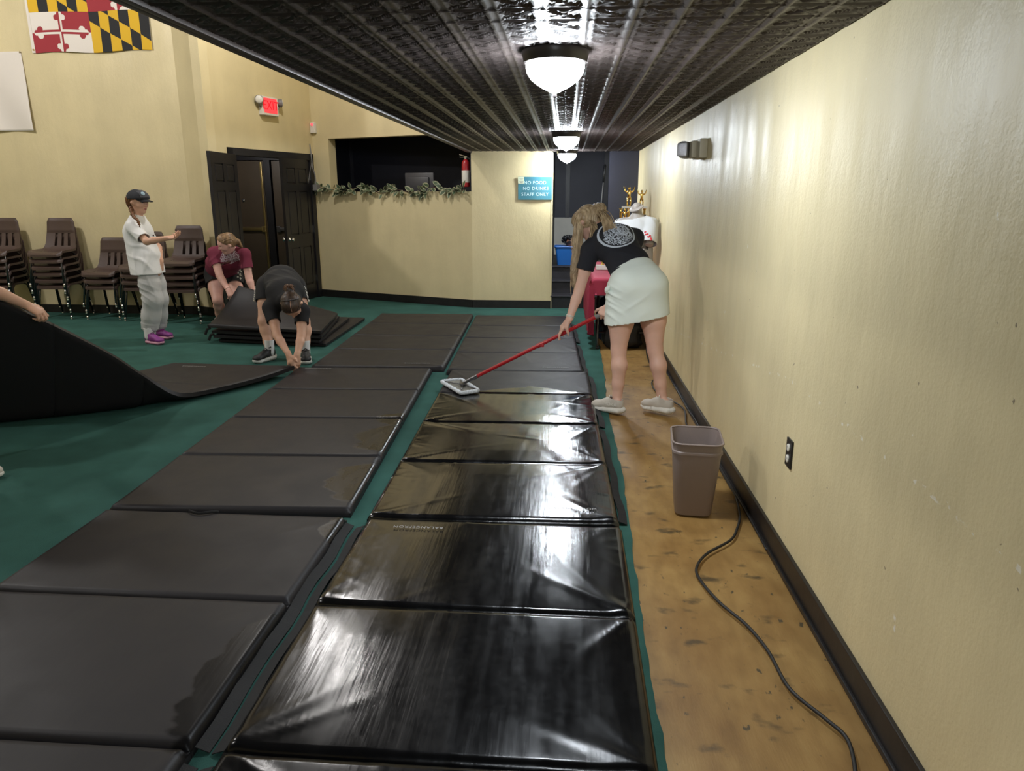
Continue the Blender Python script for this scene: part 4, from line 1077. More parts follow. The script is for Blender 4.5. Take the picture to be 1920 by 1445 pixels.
# bags and boxes below
def blob_bag(name, label, c, s, m, seed, cat='bag'):
    bm = NB(); bmesh.ops.create_icosphere(bm, subdivisions=4, radius=1.0)
    for v in bm.verts:
        d = v.co.copy(); n = mnoise.noise(d * 1.7 + Vector((seed, 0, 0))) * 0.25 + mnoise.noise(d * 4 + Vector((0, seed, 0))) * 0.07
        p = Vector([math.copysign(abs(k) ** 0.7, k) for k in d]) * (1 + n)
        v.co = Vector((p.x * s[0], p.y * s[1], max(p.z, -0.92) * s[2]))
    zmin = min(v.co.z for v in bm.verts)
    t = thing(name, label, cat, (c[0], c[1], 0.001))
    for v in bm.verts: v.co.z -= zmin
    obj('bag_body', bm, m, t, smooth=True)
    return t, -zmin
M['bag'] = mat('black_nylon', srgb(26, 25, 28), 0.6, bump=0.4, bscale=30); M['bag2'] = mat('navy_nylon', srgb(30, 36, 66), 0.6, bump=0.4, bscale=30)
for nm, lb, c, s, m, sd in (('duffel_bag', 'black duffel bag slumped under the front of the red-clothed table', (0.60, 7.62, 0), (0.22, 0.17, 0.15), M['bag'], 3), ('backpack', 'navy backpack under the table behind the black duffel', (0.52, 8.05, 0), (0.16, 0.18, 0.24), M['bag2'], 9)):
    tt, zz = blob_bag(nm, lb, c, s, m, sd)
    bm = NB(); tube(bm, smooth_path([(-s[0] * 0.6, -s[1] * 0.5, zz * 1.4), (-s[0] * 0.3, -s[1] * 0.8, zz * 2.0), (s[0] * 0.2, -s[1] * 0.8, zz * 2.05), (s[0] * 0.5, -s[1] * 0.5, zz * 1.5)], 5), 0.012, 6, squash=0.35); obj('strap', bm, M['strap'], tt, smooth=True)
t = thing('storage_crate', 'dark crate pushed far under the red-clothed table', 'crate', (0.62, 8.7, 0.001))
bm = NB()
for k in range(5): box(bm, (0, 0, 0.03 + 0.068 * k), (0.46, 0.36, 0.045), bev=0.004)
for sx in (-1, 1):
    for sy in (-1, 1): box(bm, (sx * 0.215, sy * 0.165, 0.17), (0.035, 0.035, 0.34))
obj('crate_body', bm, M['black'], t)

# mannequin torso wearing a white shirt is built with the figures; trophies here
def trophy(label, x, y, h, cols, s=1.0):
    t = thing('trophy', label, 'trophy', (x, y, TZ + 0.0055), 0, 'trophies on the red-clothed table')
    bm = NB(); box(bm, (0, 0, 0.025 * s), (0.14 * s, 0.10 * s, 0.05 * s), bev=0.004); obj('base', bm, M['white_paint'], t)
    zt = h - 0.20 * s
    for k in range(cols):
        bm = NB(); xx = (k - (cols - 1) / 2) * 0.075 * s
        lathe(bm, [(0.003, 0.05 * s), (0.02 * s, 0.05 * s), (0.013 * s, 0.07 * s), (0.013 * s, zt - 0.02), (0.02 * s, zt), (0.003, zt)], 14, M=Matrix.Translation((xx, 0, 0)))
        obj('column', bm, M['gold'], t, auto=40)
    if cols > 1:
        bm = NB(); box(bm, (0, 0, zt + 0.012), (0.13 * s, 0.08 * s, 0.024), bev=0.004); obj('top_deck', bm, M['white_paint'], t)
    z0 = zt + (0.024 if cols > 1 else 0)
    bm = NB()
    lathe(bm, [(0.003, z0), (0.022 * s, z0), (0.018 * s, z0 + 0.012), (0.003, z0 + 0.014)], 12)
    # small athlete: legs, torso, raised arms, head
    for sx in (-1, 1):
        tube(bm, [(sx * 0.014 * s, 0, z0 + 0.012), (sx * 0.016 * s, -0.004, z0 + 0.045 * s), (sx * 0.009 * s, 0, z0 + 0.085 * s)], [0.007 * s, 0.008 * s, 0.011 * s], 8)
        tube(bm, [(sx * 0.02 * s, 0, z0 + 0.132 * s), (sx * 0.04 * s, 0, z0 + 0.145 * s), (sx * 0.05 * s, 0, z0 + 0.185 * s)], [0.008 * s, 0.007 * s, 0.005 * s], 8)
    tube(bm, [(0, 0, z0 + 0.08 * s), (0, 0, z0 + 0.11 * s), (0, 0, z0 + 0.14 * s), (0, 0, z0 + 0.155 * s)], [0.016 * s, 0.015 * s, 0.022 * s, 0.008 * s], 10)
    bmesh.ops.create_uvsphere(bm, u_segments=10, v_segments=8, radius=0.014 * s, matrix=Matrix.Translation((0, 0, z0 + 0.17 * s)))
    f_ = obj('figurine', bm, M['gold'], t, smooth=True)
    f_['label'] = 'golden athlete figurine'
trophy('tall twin-column gold trophy nearest the wall, behind the shirt dummy', 0.87, 8.75, 0.86, 2, 1.0)
trophy('tall gold trophy just left of the one nearest the wall', 0.74, 8.95, 0.90, 3, 1.2)
trophy('shorter gold trophy at the far left behind the shirt dummy neck', 0.67, 8.6, 0.68, 1, 1.0)
trophy('small gold trophy whose figurine shows above the mopping person back', 0.42, 8.3, 0.56, 1, 1.0)

# ------------------------------------------------------------------ stage recess: blue tub with dolls, leaning pole
M['blue'] = mat('blue_tub_plastic', srgb(30, 96, 170), 0.4)
SZ = 0.549
t = thing('storage_tub', 'blue plastic tub on the stage steps holding toys', 'tub', (0.035, 10.99, SZ))
bm = NB(); loft_rr(bm, [(0.15, 0.13, 0.03, 0.0), (0.185, 0.16, 0.035, 0.25), (0.195, 0.17, 0.04, 0.25), (0.195, 0.17, 0.04, 0.275), (0.182, 0.157, 0.035, 0.275), (0.145, 0.125, 0.03, 0.008)]); obj('tub_body', bm, M['blue'], t, auto=40)
bm = NB(); loft_rr(bm, [(0.199, 0.174, 0.042, 0.262), (0.202, 0.177, 0.042, 0.267), (0.199, 0.174, 0.042, 0.272)]); obj('tub_rim', bm, M['blue'], t, auto=40)
rnd = random.Random(5)
t = thing('curly_doll', 'doll with black curly hair lying in the blue tub', 'doll', (0.01, 10.97, SZ + 0.20))
bm = NB(); bmesh.ops.create_uvsphere(bm, u_segments=18, v_segments=12, radius=0.075, matrix=Matrix.Translation((0.07, -0.02, 0.12)) @ Matrix.Diagonal((1, 0.95, 1.1, 1)))
tube(bm, [(0.07, -0.02, 0.06), (0.03, 0.0, 0.0), (-0.02, 0.02, -0.05)], [0.03, 0.05, 0.055], 12); tube(bm, [(0.06, -0.04, 0.03), (0.12, -0.08, 0.06), (0.15, -0.06, 0.11)], [0.018, 0.016, 0.012], 8); obj('doll_body', bm, mat('doll_brown_vinyl', srgb(112, 76, 60), 0.5), t, smooth=True)
bm = NB()
for k in range(90):
    a, b = rnd.uniform(0, 2 * PI), rnd.uniform(-0.2, 1.2)
    p = Vector((0.05 + 0.085 * math.cos(a) * math.cos(b) - 0.02, -0.01 + 0.08 * math.sin(a) * math.cos(b), 0.13 + 0.09 * math.sin(b)))
    if p.x > 0.10 and p.y < -0.02: continue
    pts = [p + Vector((0.016 * math.cos(q * 2.2 + k), 0.016 * math.sin(q * 2.2 + k), 0.006 * q - 0.01)) for q in range(5)]
    tube(bm, pts, 0.009, 5)
obj('doll_hair', bm, M['black'], t, smooth=True)
t = thing('soft_toy', 'yellow and white printed soft toy hanging over the tub corner', 'toy', (0.215, 10.86, SZ + 0.02))
bm = NB(); bmesh.ops.create_uvsphere(bm, u_segments=18, v_segments=14, radius=0.075, matrix=Matrix.Translation((0.02, -0.09, 0.11)) @ Matrix.Diagonal((0.9, 0.7, 1.35, 1))); obj('toy_body', bm, mat('printed_cotton', srgb(206, 204, 196), 0.8, var=0.3, vscale=26), t, smooth=True)
bm = NB(); bmesh.ops.create_uvsphere(bm, u_segments=14, v_segments=10, radius=0.045, matrix=Matrix.Translation((-0.005, -0.07, 0.225)) @ Matrix.Diagonal((1, 0.8, 1.1, 1))); o = obj('toy_head', bm, mat('yellow_felt', srgb(214, 186, 104), 0.8), t, smooth=True)
t = thing('leaning_pole', 'thin pole with a dark top leaning in the stage recess', 'pole', (0.44, 10.9, SZ))
bm = NB(); tube(bm, [(0, 0, 0.002), (0.10, 0.25, 1.18)], 0.009, 8); obj('shaft', bm, M['grey'], t, smooth=True)
bm = NB(); tube(bm, [(0.10, 0.25, 1.18), (0.118, 0.296, 1.42), (0.12, 0.30, 1.44)], [0.014, 0.02, 0.006], 8); obj('grip', bm, M['black'], t, smooth=True)
# ------------------------------------------------------------------ figures: smooth bodies grown from limb segments
def _a(v): return np.array(v, np.float32)
class Seg:
    __slots__ = ('a', 'b', 'ra', 'rb', 's', 'fa', 'fb', 'k', 'sub')
    def __init__(q, a, b, ra, rb, k=0.02, s=None, fa=1.0, fb=None, sub=False):
        q.a, q.b, q.ra, q.rb, q.k = _a(a), _a(b), ra, rb, k
        q.s = None if s is None else _a(s); q.fa = fa; q.fb = fa if fb is None else fb; q.sub = sub
    def grown(q, e, k=None):
        n = Seg(q.a, q.b, q.ra + e, q.rb + e, q.k if k is None else k, q.s, q.fa, q.fb, q.sub)
        if q.s is not None:
            n.fa = (q.ra * q.fa + e) / (q.ra + e); n.fb = (q.rb * q.fb + e) / (q.rb + e)
        return n
    def dist(q, X, Y, Z):
        a, b = q.a, q.b; d = b - a; L2 = float(d @ d) + 1e-12
        px, py, pz = X - a[0], Y - a[1], Z - a[2]
        t = np.clip((px * d[0] + py * d[1] + pz * d[2]) / L2, 0, 1)
        r = q.ra + (q.rb - q.ra) * t
        rx, ry, rz = px - d[0] * t, py - d[1] * t, pz - d[2] * t
        if q.s is None:
            return np.sqrt(rx * rx + ry * ry + rz * rz) - r
        dn = d / math.sqrt(L2); s = q.s - dn * float(q.s @ dn) if L2 > 1e-8 else q.s
        s = s / (np.linalg.norm(s) + 1e-9); n = np.cross(dn, s) if L2 > 1e-8 else np.cross(s, _a((0, 0, 1)))
        n = n / (np.linalg.norm(n) + 1e-9)
        u = rx * s[0] + ry * s[1] + rz * s[2]; v = rx * n[0] + ry * n[1] + rz * n[2]; w = rx * dn[0] + ry * dn[1] + rz * dn[2]
        f = q.fa + (q.fb - q.fa) * t
        m = np.minimum(r, r * f)
        g = np.sqrt((u / r) ** 2 + (v / (r * f)) ** 2 + (w / m) ** 2)
        return (g - 1) * m * (0.5 + 0.5 / np.maximum(g, 0.6) * np.minimum(g, 1.2))
def chain(pts, rs, k=0.02, s=None, f=None):
    out = []
    for i in range(len(pts) - 1):
        out.append(Seg(pts[i], pts[i + 1], rs[i], rs[i + 1], k, s, 1.0 if f is None else f[i], None if f is None else f[i + 1]))
    return out
def field(segs, vox, cuts=()):
    lo = np.min([np.minimum(q.a, q.b) - max(q.ra, q.rb) * max(1, q.fa, q.fb) for q in segs if not q.sub], axis=0) - 3 * vox
    hi = np.max([np.maximum(q.a, q.b) + max(q.ra, q.rb) * max(1, q.fa, q.fb) for q in segs if not q.sub], axis=0) + 3 * vox
    n = np.ceil((hi - lo) / vox).astype(int) + 1
    ax = [lo[i] + vox * np.arange(n[i], dtype=np.float32) for i in range(3)]
    G = np.full(n, 0.5, np.float32)
    for q in segs:
        R = max(q.ra, q.rb) * max(1, q.fa, q.fb) + q.k * 1.2 + 0.02
        i0 = [max(int((min(q.a[i], q.b[i]) - R - lo[i]) / vox), 0) for i in range(3)]
        i1 = [min(int((max(q.a[i], q.b[i]) + R - lo[i]) / vox) + 2, n[i]) for i in range(3)]
        if min(i1[i] - i0[i] for i in range(3)) <= 0: continue
        sl = tuple(slice(i0[i], i1[i]) for i in range(3))
        X = ax[0][sl[0]][:, None, None]; Y = ax[1][sl[1]][None, :, None]; Z = ax[2][sl[2]][None, None, :]
        d = q.dist(X, Y, Z).astype(np.float32); g = G[sl]; k = max(q.k, 1e-4)
        if q.sub:
            d = -d; h = np.maximum(k - np.abs(g - d), 0) / k; G[sl] = np.maximum(g, d) + h * h * k * 0.25
        else:
            h = np.maximum(k - np.abs(g - d), 0) / k; G[sl] = np.minimum(g, d) - h * h * k * 0.25
    X = ax[0][:, None, None]; Y = ax[1][None, :, None]; Z = ax[2][None, None, :]
    for p, nn in cuts:
        nn = _a(nn) / np.linalg.norm(nn)
        G = np.maximum(G, (X - p[0]) * nn[0] + (Y - p[1]) * nn[1] + (Z - p[2]) * nn[2])
    return G, lo
def surface(G, lo, vox):
    """surface nets"""
    neg = G < 0
    c = np.zeros(np.array(G.shape) - 1, np.int8)
    for i in (0, 1):
        for j in (0, 1):
            for k in (0, 1): c += neg[i:neg.shape[0] - 1 + i, j:neg.shape[1] - 1 + j, k:neg.shape[2] - 1 + k]
    act = (c > 0) & (c < 8)
    I = np.argwhere(act); idx = np.full(act.shape, -1, np.int32); idx[act] = np.arange(len(I))
    P_ = np.zeros((len(I), 3)); W_ = np.zeros(len(I))
    cor = [(i, j, k) for i in (0, 1) for j in (0, 1) for k in (0, 1)]
    val = {o: G[I[:, 0] + o[0], I[:, 1] + o[1], I[:, 2] + o[2]] for o in cor}
    for o in cor:
        for axn in range(3):
            if o[axn] == 0:
                o2 = list(o); o2[axn] = 1; o2 = tuple(o2)
                va, vb = val[o], val[o2]; m = (va < 0) != (vb < 0)
                t = np.where(m, va / np.where(m, va - vb, 1), 0)
                for q in range(3):
                    P_[:, q] += np.where(m, (o[q] + (t if q == axn else 0)), 0)
                W_ += m
    V = lo + vox * (I + P_ / np.maximum(W_, 1)[:, None])
    Q = []
    for axn in range(3):
        b, c_ = (axn + 1) % 3, (axn + 2) % 3
        s0 = [slice(None)] * 3; s1 = [slice(None)] * 3; s0[axn] = slice(0, -1); s1[axn] = slice(1, None)
        d = neg[tuple(s0)] != neg[tuple(s1)]
        E_ = np.argwhere(d); E_ = E_[(E_[:, b] > 0) & (E_[:, c_] > 0) & (E_[:, b] < G.shape[b] - 1) & (E_[:, c_] < G.shape[c_] - 1)]
        if not len(E_): continue
        fl = neg[E_[:, 0], E_[:, 1], E_[:, 2]]
        def at(db, dc):
            e = E_.copy(); e[:, b] += db; e[:, c_] += dc; return idx[e[:, 0], e[:, 1], e[:, 2]]
        q = np.stack([at(-1, -1), at(0, -1), at(0, 0), at(-1, 0)], 1)
        q[~fl] = q[~fl][:, ::-1]
        Q.append(q)
    return V, np.concatenate(Q)
def relax(V, Q, n=2, w=0.5):
    for _ in range(n):
        S = np.zeros_like(V); C = np.zeros(len(V))
        for a, b in ((0, 1), (1, 2), (2, 3), (3, 0)):
            np.add.at(S, Q[:, a], V[Q[:, b]]); np.add.at(S, Q[:, b], V[Q[:, a]])
            np.add.at(C, Q[:, a], 1); np.add.at(C, Q[:, b], 1)
        V = V * (1 - w) + w * S / np.maximum(C, 1)[:, None]
    return V
def vnormals(V, Q):
    n = np.cross(V[Q[:, 2]] - V[Q[:, 0]], V[Q[:, 3]] - V[Q[:, 1]]); N = np.zeros_like(V)
    for i in range(4): np.add.at(N, Q[:, i], n)
    return N / (np.linalg.norm(N, axis=1, keepdims=True) + 1e-12)
def compact(V, Q):
    u, inv = np.unique(Q, return_inverse=True)
    return V[u], inv.reshape(Q.shape)
def body_mesh(name, segs, m, parent, vox=0.006, smooth_n=2):
    G, lo = field(segs, vox); V, Q = surface(G, lo, vox); V = relax(V, Q, smooth_n)
    return finish(name, np_mesh(name, V, Q), m, parent, True, True)
def cloth_mesh(name, segs, m, parent, cuts=(), vox=0.007, folds=None, thick=0.004, smooth_n=2, open_cuts=True):
    """garment: grown body segments trimmed at hem planes, opened there and given thickness"""
    G, lo = field(segs, vox, cuts); V, Q = surface(G, lo, vox)
    if open_cuts and cuts:
        keep = np.ones(len(Q), bool)
        fn = np.cross(V[Q[:, 2]] - V[Q[:, 0]], V[Q[:, 3]] - V[Q[:, 1]]); fn /= np.linalg.norm(fn, axis=1, keepdims=True) + 1e-12
        for p, nn in cuts:
            nn = _a(nn) / np.linalg.norm(nn); d = (V - _a(p)) @ nn
            keep &= ~((d[Q].min(1) > -0.75 * vox) & (d[Q].max(1) < 1.5 * vox) & (fn @ nn > 0.55))
        V, Q = compact(V, Q[keep])
    V = relax(V, Q, smooth_n)
    if folds is not None:
        N = vnormals(V, Q); V = V + N * folds(V)[:, None]; V = relax(V, Q, 1, 0.3)
    me = np_mesh(name, V, Q)
    o = finish(name, me, m, parent, True, True)
    if thick:
        md = o.modifiers.new('thickness', 'SOLIDIFY'); md.thickness = thick; md.offset = -1
    return o, V, Q
def fold_fn(dirs, seed=0):
    """dirs: (direction across the folds, wavelength, amplitude, centre, radius)"""
    def f(V):
        h = np.zeros(len(V))
        for i, (d, wl, am, c, r) in enumerate(dirs):
            d = _a(d); d = d / np.linalg.norm(d)
            o = np.array((math.sin(seed + i * 2.1), math.cos(seed * 1.7 + i), math.sin(i * 3.3 + seed * 0.5)))
            ph = V @ d * 2 * PI / wl + 1.3 * np.sin(V @ o * 14 + i) + seed + i
            wt = 1.0 if c is None else np.exp(-(np.linalg.norm(V - _a(c), axis=1) / r) ** 2)
            sh = np.sin(ph); h += am * wt * np.where(sh > 0, sh ** 2, 0.25 * sh)
        return h
    return f
VN = lambda v: np.asarray(v, float) / (np.linalg.norm(v) + 1e-12)
def frame_of(f, u):
    f = VN(f); u = np.asarray(u, float); u = VN(u - f * (u @ f)); s = np.cross(f, u)   # s = the figure's right
    return f, u, s
def head_segs(c, f, u, H=0.225):
    """c: middle of the skull; f: gaze; u: up; H chin-to-crown height"""
    f, u, s = frame_of(f, u); k = H / 0.225; c = np.asarray(c, float)
    p = lambda a, b, d: c + (f * a + u * b + s * d) * k
    S = [Seg(p(-0.022, 0.012, 0), p(0.022, 0.020, 0), 0.078 * k, 0.074 * k, 0.02 * k, s, 1.10, 1.12),
         Seg(p(0.030, -0.020, 0), p(0.052, -0.094, 0), 0.062 * k, 0.028 * k, 0.035 * k, s, 0.95, 0.95),
         Seg(p(0.0, -0.05, 0), p(0.045, -0.086, 0), 0.055 * k, 0.038 * k, 0.03 * k, s, 0.8, 0.7),
         Seg(p(0.070, -0.098, 0), p(0.073, -0.100, 0), 0.016 * k, 0.015 * k, 0.018 * k)]
    for d in (-1, 1):
        S += [Seg(p(0.083, 0.022, d * 0.014), p(0.070, 0.024, d * 0.046), 0.012 * k, 0.010 * k, 0.016 * k),
              Seg(p(0.066, -0.030, d * 0.040), p(0.055, -0.036, d * 0.052), 0.020 * k, 0.016 * k, 0.025 * k),
              Seg(p(0.088, 0.000, d * 0.031), p(0.086, 0.000, d * 0.036), 0.011 * k, 0.010 * k, 0.010 * k, sub=True),
              Seg(p(-0.008, 0.006, d * 0.076), p(-0.014, -0.014, d * 0.084), 0.015 * k, 0.017 * k, 0.006 * k),
              Seg(p(-0.004, -0.022, d * 0.078), p(0.0, -0.034, d * 0.076), 0.012 * k, 0.008 * k, 0.006 * k)]
    S += [Seg(p(0.086, 0.008, 0), p(0.108, -0.034, 0), 0.007 * k, 0.010 * k, 0.010 * k),
          Seg(p(0.098, -0.038, -0.010), p(0.098, -0.038, 0.010), 0.008 * k, 0.008 * k, 0.008 * k),
          Seg(p(0.084, -0.064, -0.016), p(0.084, -0.064, 0.016), 0.011 * k, 0.011 * k, 0.012 * k)]
    return S
def face_parts(parent, c, f, u, H, iris, brow_m, lip_m):
    f, u, s = frame_of(f, u); k = H / 0.225; c = np.asarray(c, float)
    p = lambda a, b, d: Vector(c + (f * a + u * b + s * d) * k)
    for d in (-1, 1):
        bm = NB(); bmesh.ops.create_uvsphere(bm, u_segments=14, v_segments=10, radius=0.0115 * k, matrix=Matrix.Translation(p(0.0735, 0.000, d * 0.032)))
        e = obj('eye', bm, M['eye_white'], parent, smooth=True, world=True)
        q = Vector(f).to_track_quat('Z', 'Y').to_matrix().to_4x4(); q.translation = p(0.0838, -0.0008, d * 0.0325)
        bm = NB(); lathe(bm, [(0.0005, 0.0016 * k), (0.003 * k, 0.0015 * k), (0.0055 * k, 0.0004 * k), (0.0056 * k, -0.002 * k), (0.0005, -0.002 * k)], 12, M=q); io = obj('iris', bm, iris, None, smooth=True)
        io.parent = e; io.data.transform(Matrix.Translation(-(parent.location)))
        bm = NB(); tube(bm, smooth_path([p(0.0925, 0.024, d * 0.013), p(0.0905, 0.029, d * 0.030), p(0.078, 0.026, d * 0.048)], 4), [0.0032 * k] * 8 + [0.0018 * k], 6); obj('eyebrow', bm, brow_m, parent, smooth=True, world=True)
        bm = NB(); tube(bm, smooth_path([p(0.0835, 0.0045, d * 0.021), p(0.0868, 0.0085, d * 0.032), p(0.0795, 0.004, d * 0.044)], 4), 0.0017 * k, 5); obj('eyelashes', bm, brow_m, parent, smooth=True, world=True)
    bm = NB()
    tube(bm, smooth_path([p(0.086, -0.065, -0.021), p(0.0955, -0.0605, -0.006), p(0.0945, -0.0615, 0), p(0.0955, -0.0605, 0.006), p(0.086, -0.065, 0.021)], 4), [0.002 * k] + [0.0045 * k] * 15 + [0.002 * k], 8)
    tube(bm, smooth_path([p(0.086, -0.066, -0.020), p(0.0945, -0.0715, 0), p(0.086, -0.066, 0.020)], 6), [0.002 * k] + [0.005 * k] * 11 + [0.002 * k], 8)
    obj('lips', bm, lip_m, parent, smooth=True, world=True)
def hand_segs(w, d, n, th, curl=(20, 25, 15), spread=0.06, k=1.0, thumb=(0.6, 0.5, 0.15), per=None):
    """w wrist, d finger direction, n palm normal (out of the palm), th thumb side"""
    d = VN(d); n = np.asarray(n, float); n = VN(n - d * (n @ d)); s = np.cross(d, n); s = s if s @ np.asarray(th) > 0 else -s
    w = np.asarray(w, float); kk = k
    S = [Seg(w - d * 0.02 * kk, w + d * 0.03 * kk, 0.0255 * kk, 0.031 * kk, 0.014, s, 0.72, 0.50), Seg(w + d * 0.03 * kk, w + d * 0.078 * kk, 0.031 * kk, 0.040 * kk, 0.012, s, 0.50, 0.33)]
    for i, (off, base, lens) in enumerate(((0.029, 0.080, (0.040, 0.024, 0.020)), (0.010, 0.086, (0.045, 0.028, 0.021)), (-0.010, 0.082, (0.041, 0.026, 0.020)), (-0.029, 0.074, (0.032, 0.020, 0.018)))):
        cu = per[i] if per else curl
        b = w + d * base * kk + s * off * kk
        yaw = off / 0.029 * spread; dd_ = VN(d * math.cos(yaw) + s * math.sin(yaw)); ang = 0.0; pts = [b - dd_ * 0.02 * kk, b]
        for j in range(3):
            ang += math.radians(cu[j] + i * 2); q = dd_ * math.cos(ang) + n * math.sin(ang); pts.append(pts[-1] + q * lens[j] * kk)
        rr = [0.0095, 0.0092, 0.0086, 0.0080, 0.0066] if i < 3 else [0.0085, 0.0080, 0.0074, 0.0070, 0.0058]
        S += chain(pts, [r * kk for r in rr], 0.004)
    a, b_, c_ = thumb
    t0 = w + d * 0.020 * kk + s * 0.018 * kk; t1 = t0 + VN(d * 0.7 + s * 0.75 + n * 0.25) * 0.036 * kk
    t2 = t1 + VN(d * a + s * b_ + n * c_) * 0.032 * kk; t3 = t2 + VN(d * a * 1.3 + s * b_ * 0.5 + n * c_ * 1.4) * 0.026 * kk
    S += chain([t0, t1, t2, t3], [0.0150 * kk, 0.0125 * kk, 0.0100 * kk, 0.0078 * kk], 0.008)
    return S
def shoe(parent, heel, d, up, um, sm, k=1.0, lace_m=None, name='shoe', thick=0.028, logo_txt=None, side=1):
    """heel: back of the sole on the ground; d: toe direction; up: normal of the sole"""
    d = VN(d); up = np.asarray(up, float); up = VN(up - d * (up @ d)); s = np.cross(d, up)
    h = np.asarray(heel, float); p = lambda a, b, c=0.0: h + (d * a + up * b + s * c) * k
    U = [Seg(p(0.035, 0.062), p(0.12, 0.060), 0.034 * k, 0.038 * k, 0.02, s, 1.15, 1.0), Seg(p(0.12, 0.060), p(0.215, 0.048), 0.040 * k, 0.040 * k, 0.02, s, 0.95, 0.62),
         Seg(p(0.215, 0.048), p(0.235, 0.044), 0.040 * k, 0.032 * k, 0.02, s, 0.62, 0.62), Seg(p(0.045, 0.085), p(0.06, 0.108), 0.036 * k, 0.037 * k, 0.015, s, 1.15, 1.2), Seg(p(0.085, 0.095), p(0.15, 0.070), 0.030 * k, 0.028 * k, 0.02, s, 0.9, 0.8)]
    cutn = up * 0.93 + d * -0.36 * -1
    o, V, Q = cloth_mesh(name, U, um, parent, cuts=[(p(0.062, 0.112), tuple(up * 0.92 - d * 0.1)), (p(0, 0.02), tuple(-up))], vox=0.005, thick=0.003)
    SO = [Seg(p(0.036, 0.020), p(0.13, 0.018), 0.040 * k, 0.036 * k, 0.015, s, 0.62, 0.55), Seg(p(0.13, 0.018), p(0.21, 0.018), 0.038 * k, 0.046 * k, 0.015, s, 0.5, 0.42), Seg(p(0.21, 0.020), p(0.244, 0.026), 0.046 * k, 0.032 * k, 0.015, s, 0.42, 0.45)]
    if thick > 0.03: SO += [Seg(p(0.004, 0.034), p(0.22, 0.028), 0.022 * k, 0.022 * k, 0.02, s, 1.0), Seg(p(0.03, 0.030), p(0.14, 0.028), 0.045 * k, 0.044 * k, 0.015, s, 0.5)]
    G, lo = field(SO, 0.005, cuts=[(p(0, 0.0), tuple(-up))]); V2, Q2 = surface(G, lo, 0.005); V2 = relax(V2, Q2, 1)
    so = finish('sole', np_mesh('sole', V2, Q2), sm, None, True); so.data.transform(Matrix.Translation(-parent.location)); so.parent = o
    bm = NB()
    for q in range(4):
        a = 0.105 + 0.024 * q; hh = 0.119 - 0.012 * q - 0.02 * (q * 0.25)
        tube(bm, smooth_path([Vector(p(a, hh - 0.012, -0.026)), Vector(p(a + 0.006, hh + 0.006, 0)), Vector(p(a, hh - 0.012, 0.026))], 5), 0.0040 * k, 6)
    la = obj('laces', bm, lace_m or sm, None, smooth=True); la.data.transform(Matrix.Translation(-parent.location)); la.parent = o
    return o, p
def strands(bm, guides, r0=0.004, r1=0.0015, seg=5):
    for g in guides:
        n = len(g); tube(bm, g, [r0 * (1 - i / (n - 1)) + r1 * i / (n - 1) for i in range(n)], seg)
def skin_mat(name, col, rough=0.5):
    m = mat(name, col, rough, var=0.06, vscale=9, bump=0.06, bscale=160)
    b = m.node_tree.nodes['Principled BSDF']; b.inputs['Subsurface Weight'].default_value = 0.12; b.inputs['Subsurface Radius'].default_value = (0.012, 0.005, 0.003); b.inputs['Subsurface Scale'].default_value = 0.6
    return m
def hair_mat(name, c0, c1, scale=90, st=(1, 1, 0.12)):
    m = mat(name, c0, 0.42, bump=0.5, bscale=scale, bstretch=st)
    nt = m.node_tree; N = nt.nodes; L = nt.links; tc = N.new('ShaderNodeTexCoord'); mp = N.new('ShaderNodeMapping'); mp.inputs['Scale'].default_value = st
    n = N.new('ShaderNodeTexNoise'); n.inputs['Scale'].default_value = scale * 0.6; n.inputs['Detail'].default_value = 4
    L.new(tc.outputs['Object'], mp.inputs['Vector']); L.new(mp.outputs[0], n.inputs['Vector'])
    r = N.new('ShaderNodeValToRGB'); r.color_ramp.elements[0].position = 0.35; r.color_ramp.elements[1].position = 0.65
    r.color_ramp.elements[0].color = (*c0, 1); r.color_ramp.elements[1].color = (*c1, 1)
    L.new(n.outputs['Fac'], r.inputs[0]); L.new(r.outputs[0], N['Principled BSDF'].inputs['Base Color'])
    return m
def decal(parent, name, V, Q, c, ux, uy, nrm, w, h, m, n=40, off=0.004, shape=None):
    """draped print: rays shot along -nrm onto the garment; vertices carry flat uv for the artwork"""
    bvh = BVHTree.FromPolygons([tuple(v) for v in V], [tuple(q) for q in Q])
    ux, uy, nrm, c = Vector(ux).normalized(), Vector(uy).normalized(), Vector(nrm).normalized(), Vector(c)
    pts = {}; uv = {}
    for i in range(n + 1):
        for j in range(n + 1):
            a, b = -1 + 2 * i / n, -1 + 2 * j / n
            if shape == 'disc':
                if a * a + b * b > 1.0: continue
            q = c + ux * a * w / 2 + uy * b * h / 2
            hit = bvh.ray_cast(q + nrm * 0.25, -nrm)
            if hit[0] is None: continue
            pts[(i, j)] = hit[0] + (nrm * 0.5 + (hit[1] if hit[1].dot(nrm) > 0 else -hit[1]) * 0.5) * off; uv[(i, j)] = (a, b)
    bm = NB(); lay = bm.verts.layers.float_vector.new('print_uv'); vs = {k: bm.verts.new(p) for k, p in pts.items()}
    for k, v in vs.items(): v[lay] = (uv[k][0], uv[k][1], 0)
    for (i, j) in pts:
        k = [(i, j), (i + 1, j), (i + 1, j + 1), (i, j + 1)]
        if all(q in vs for q in k): bm.faces.new([vs[q] for q in k])
    me = bpy.data.meshes.new(name); bm.to_mesh(me); bm.free()
    return finish(name, me, m, parent, True, True)
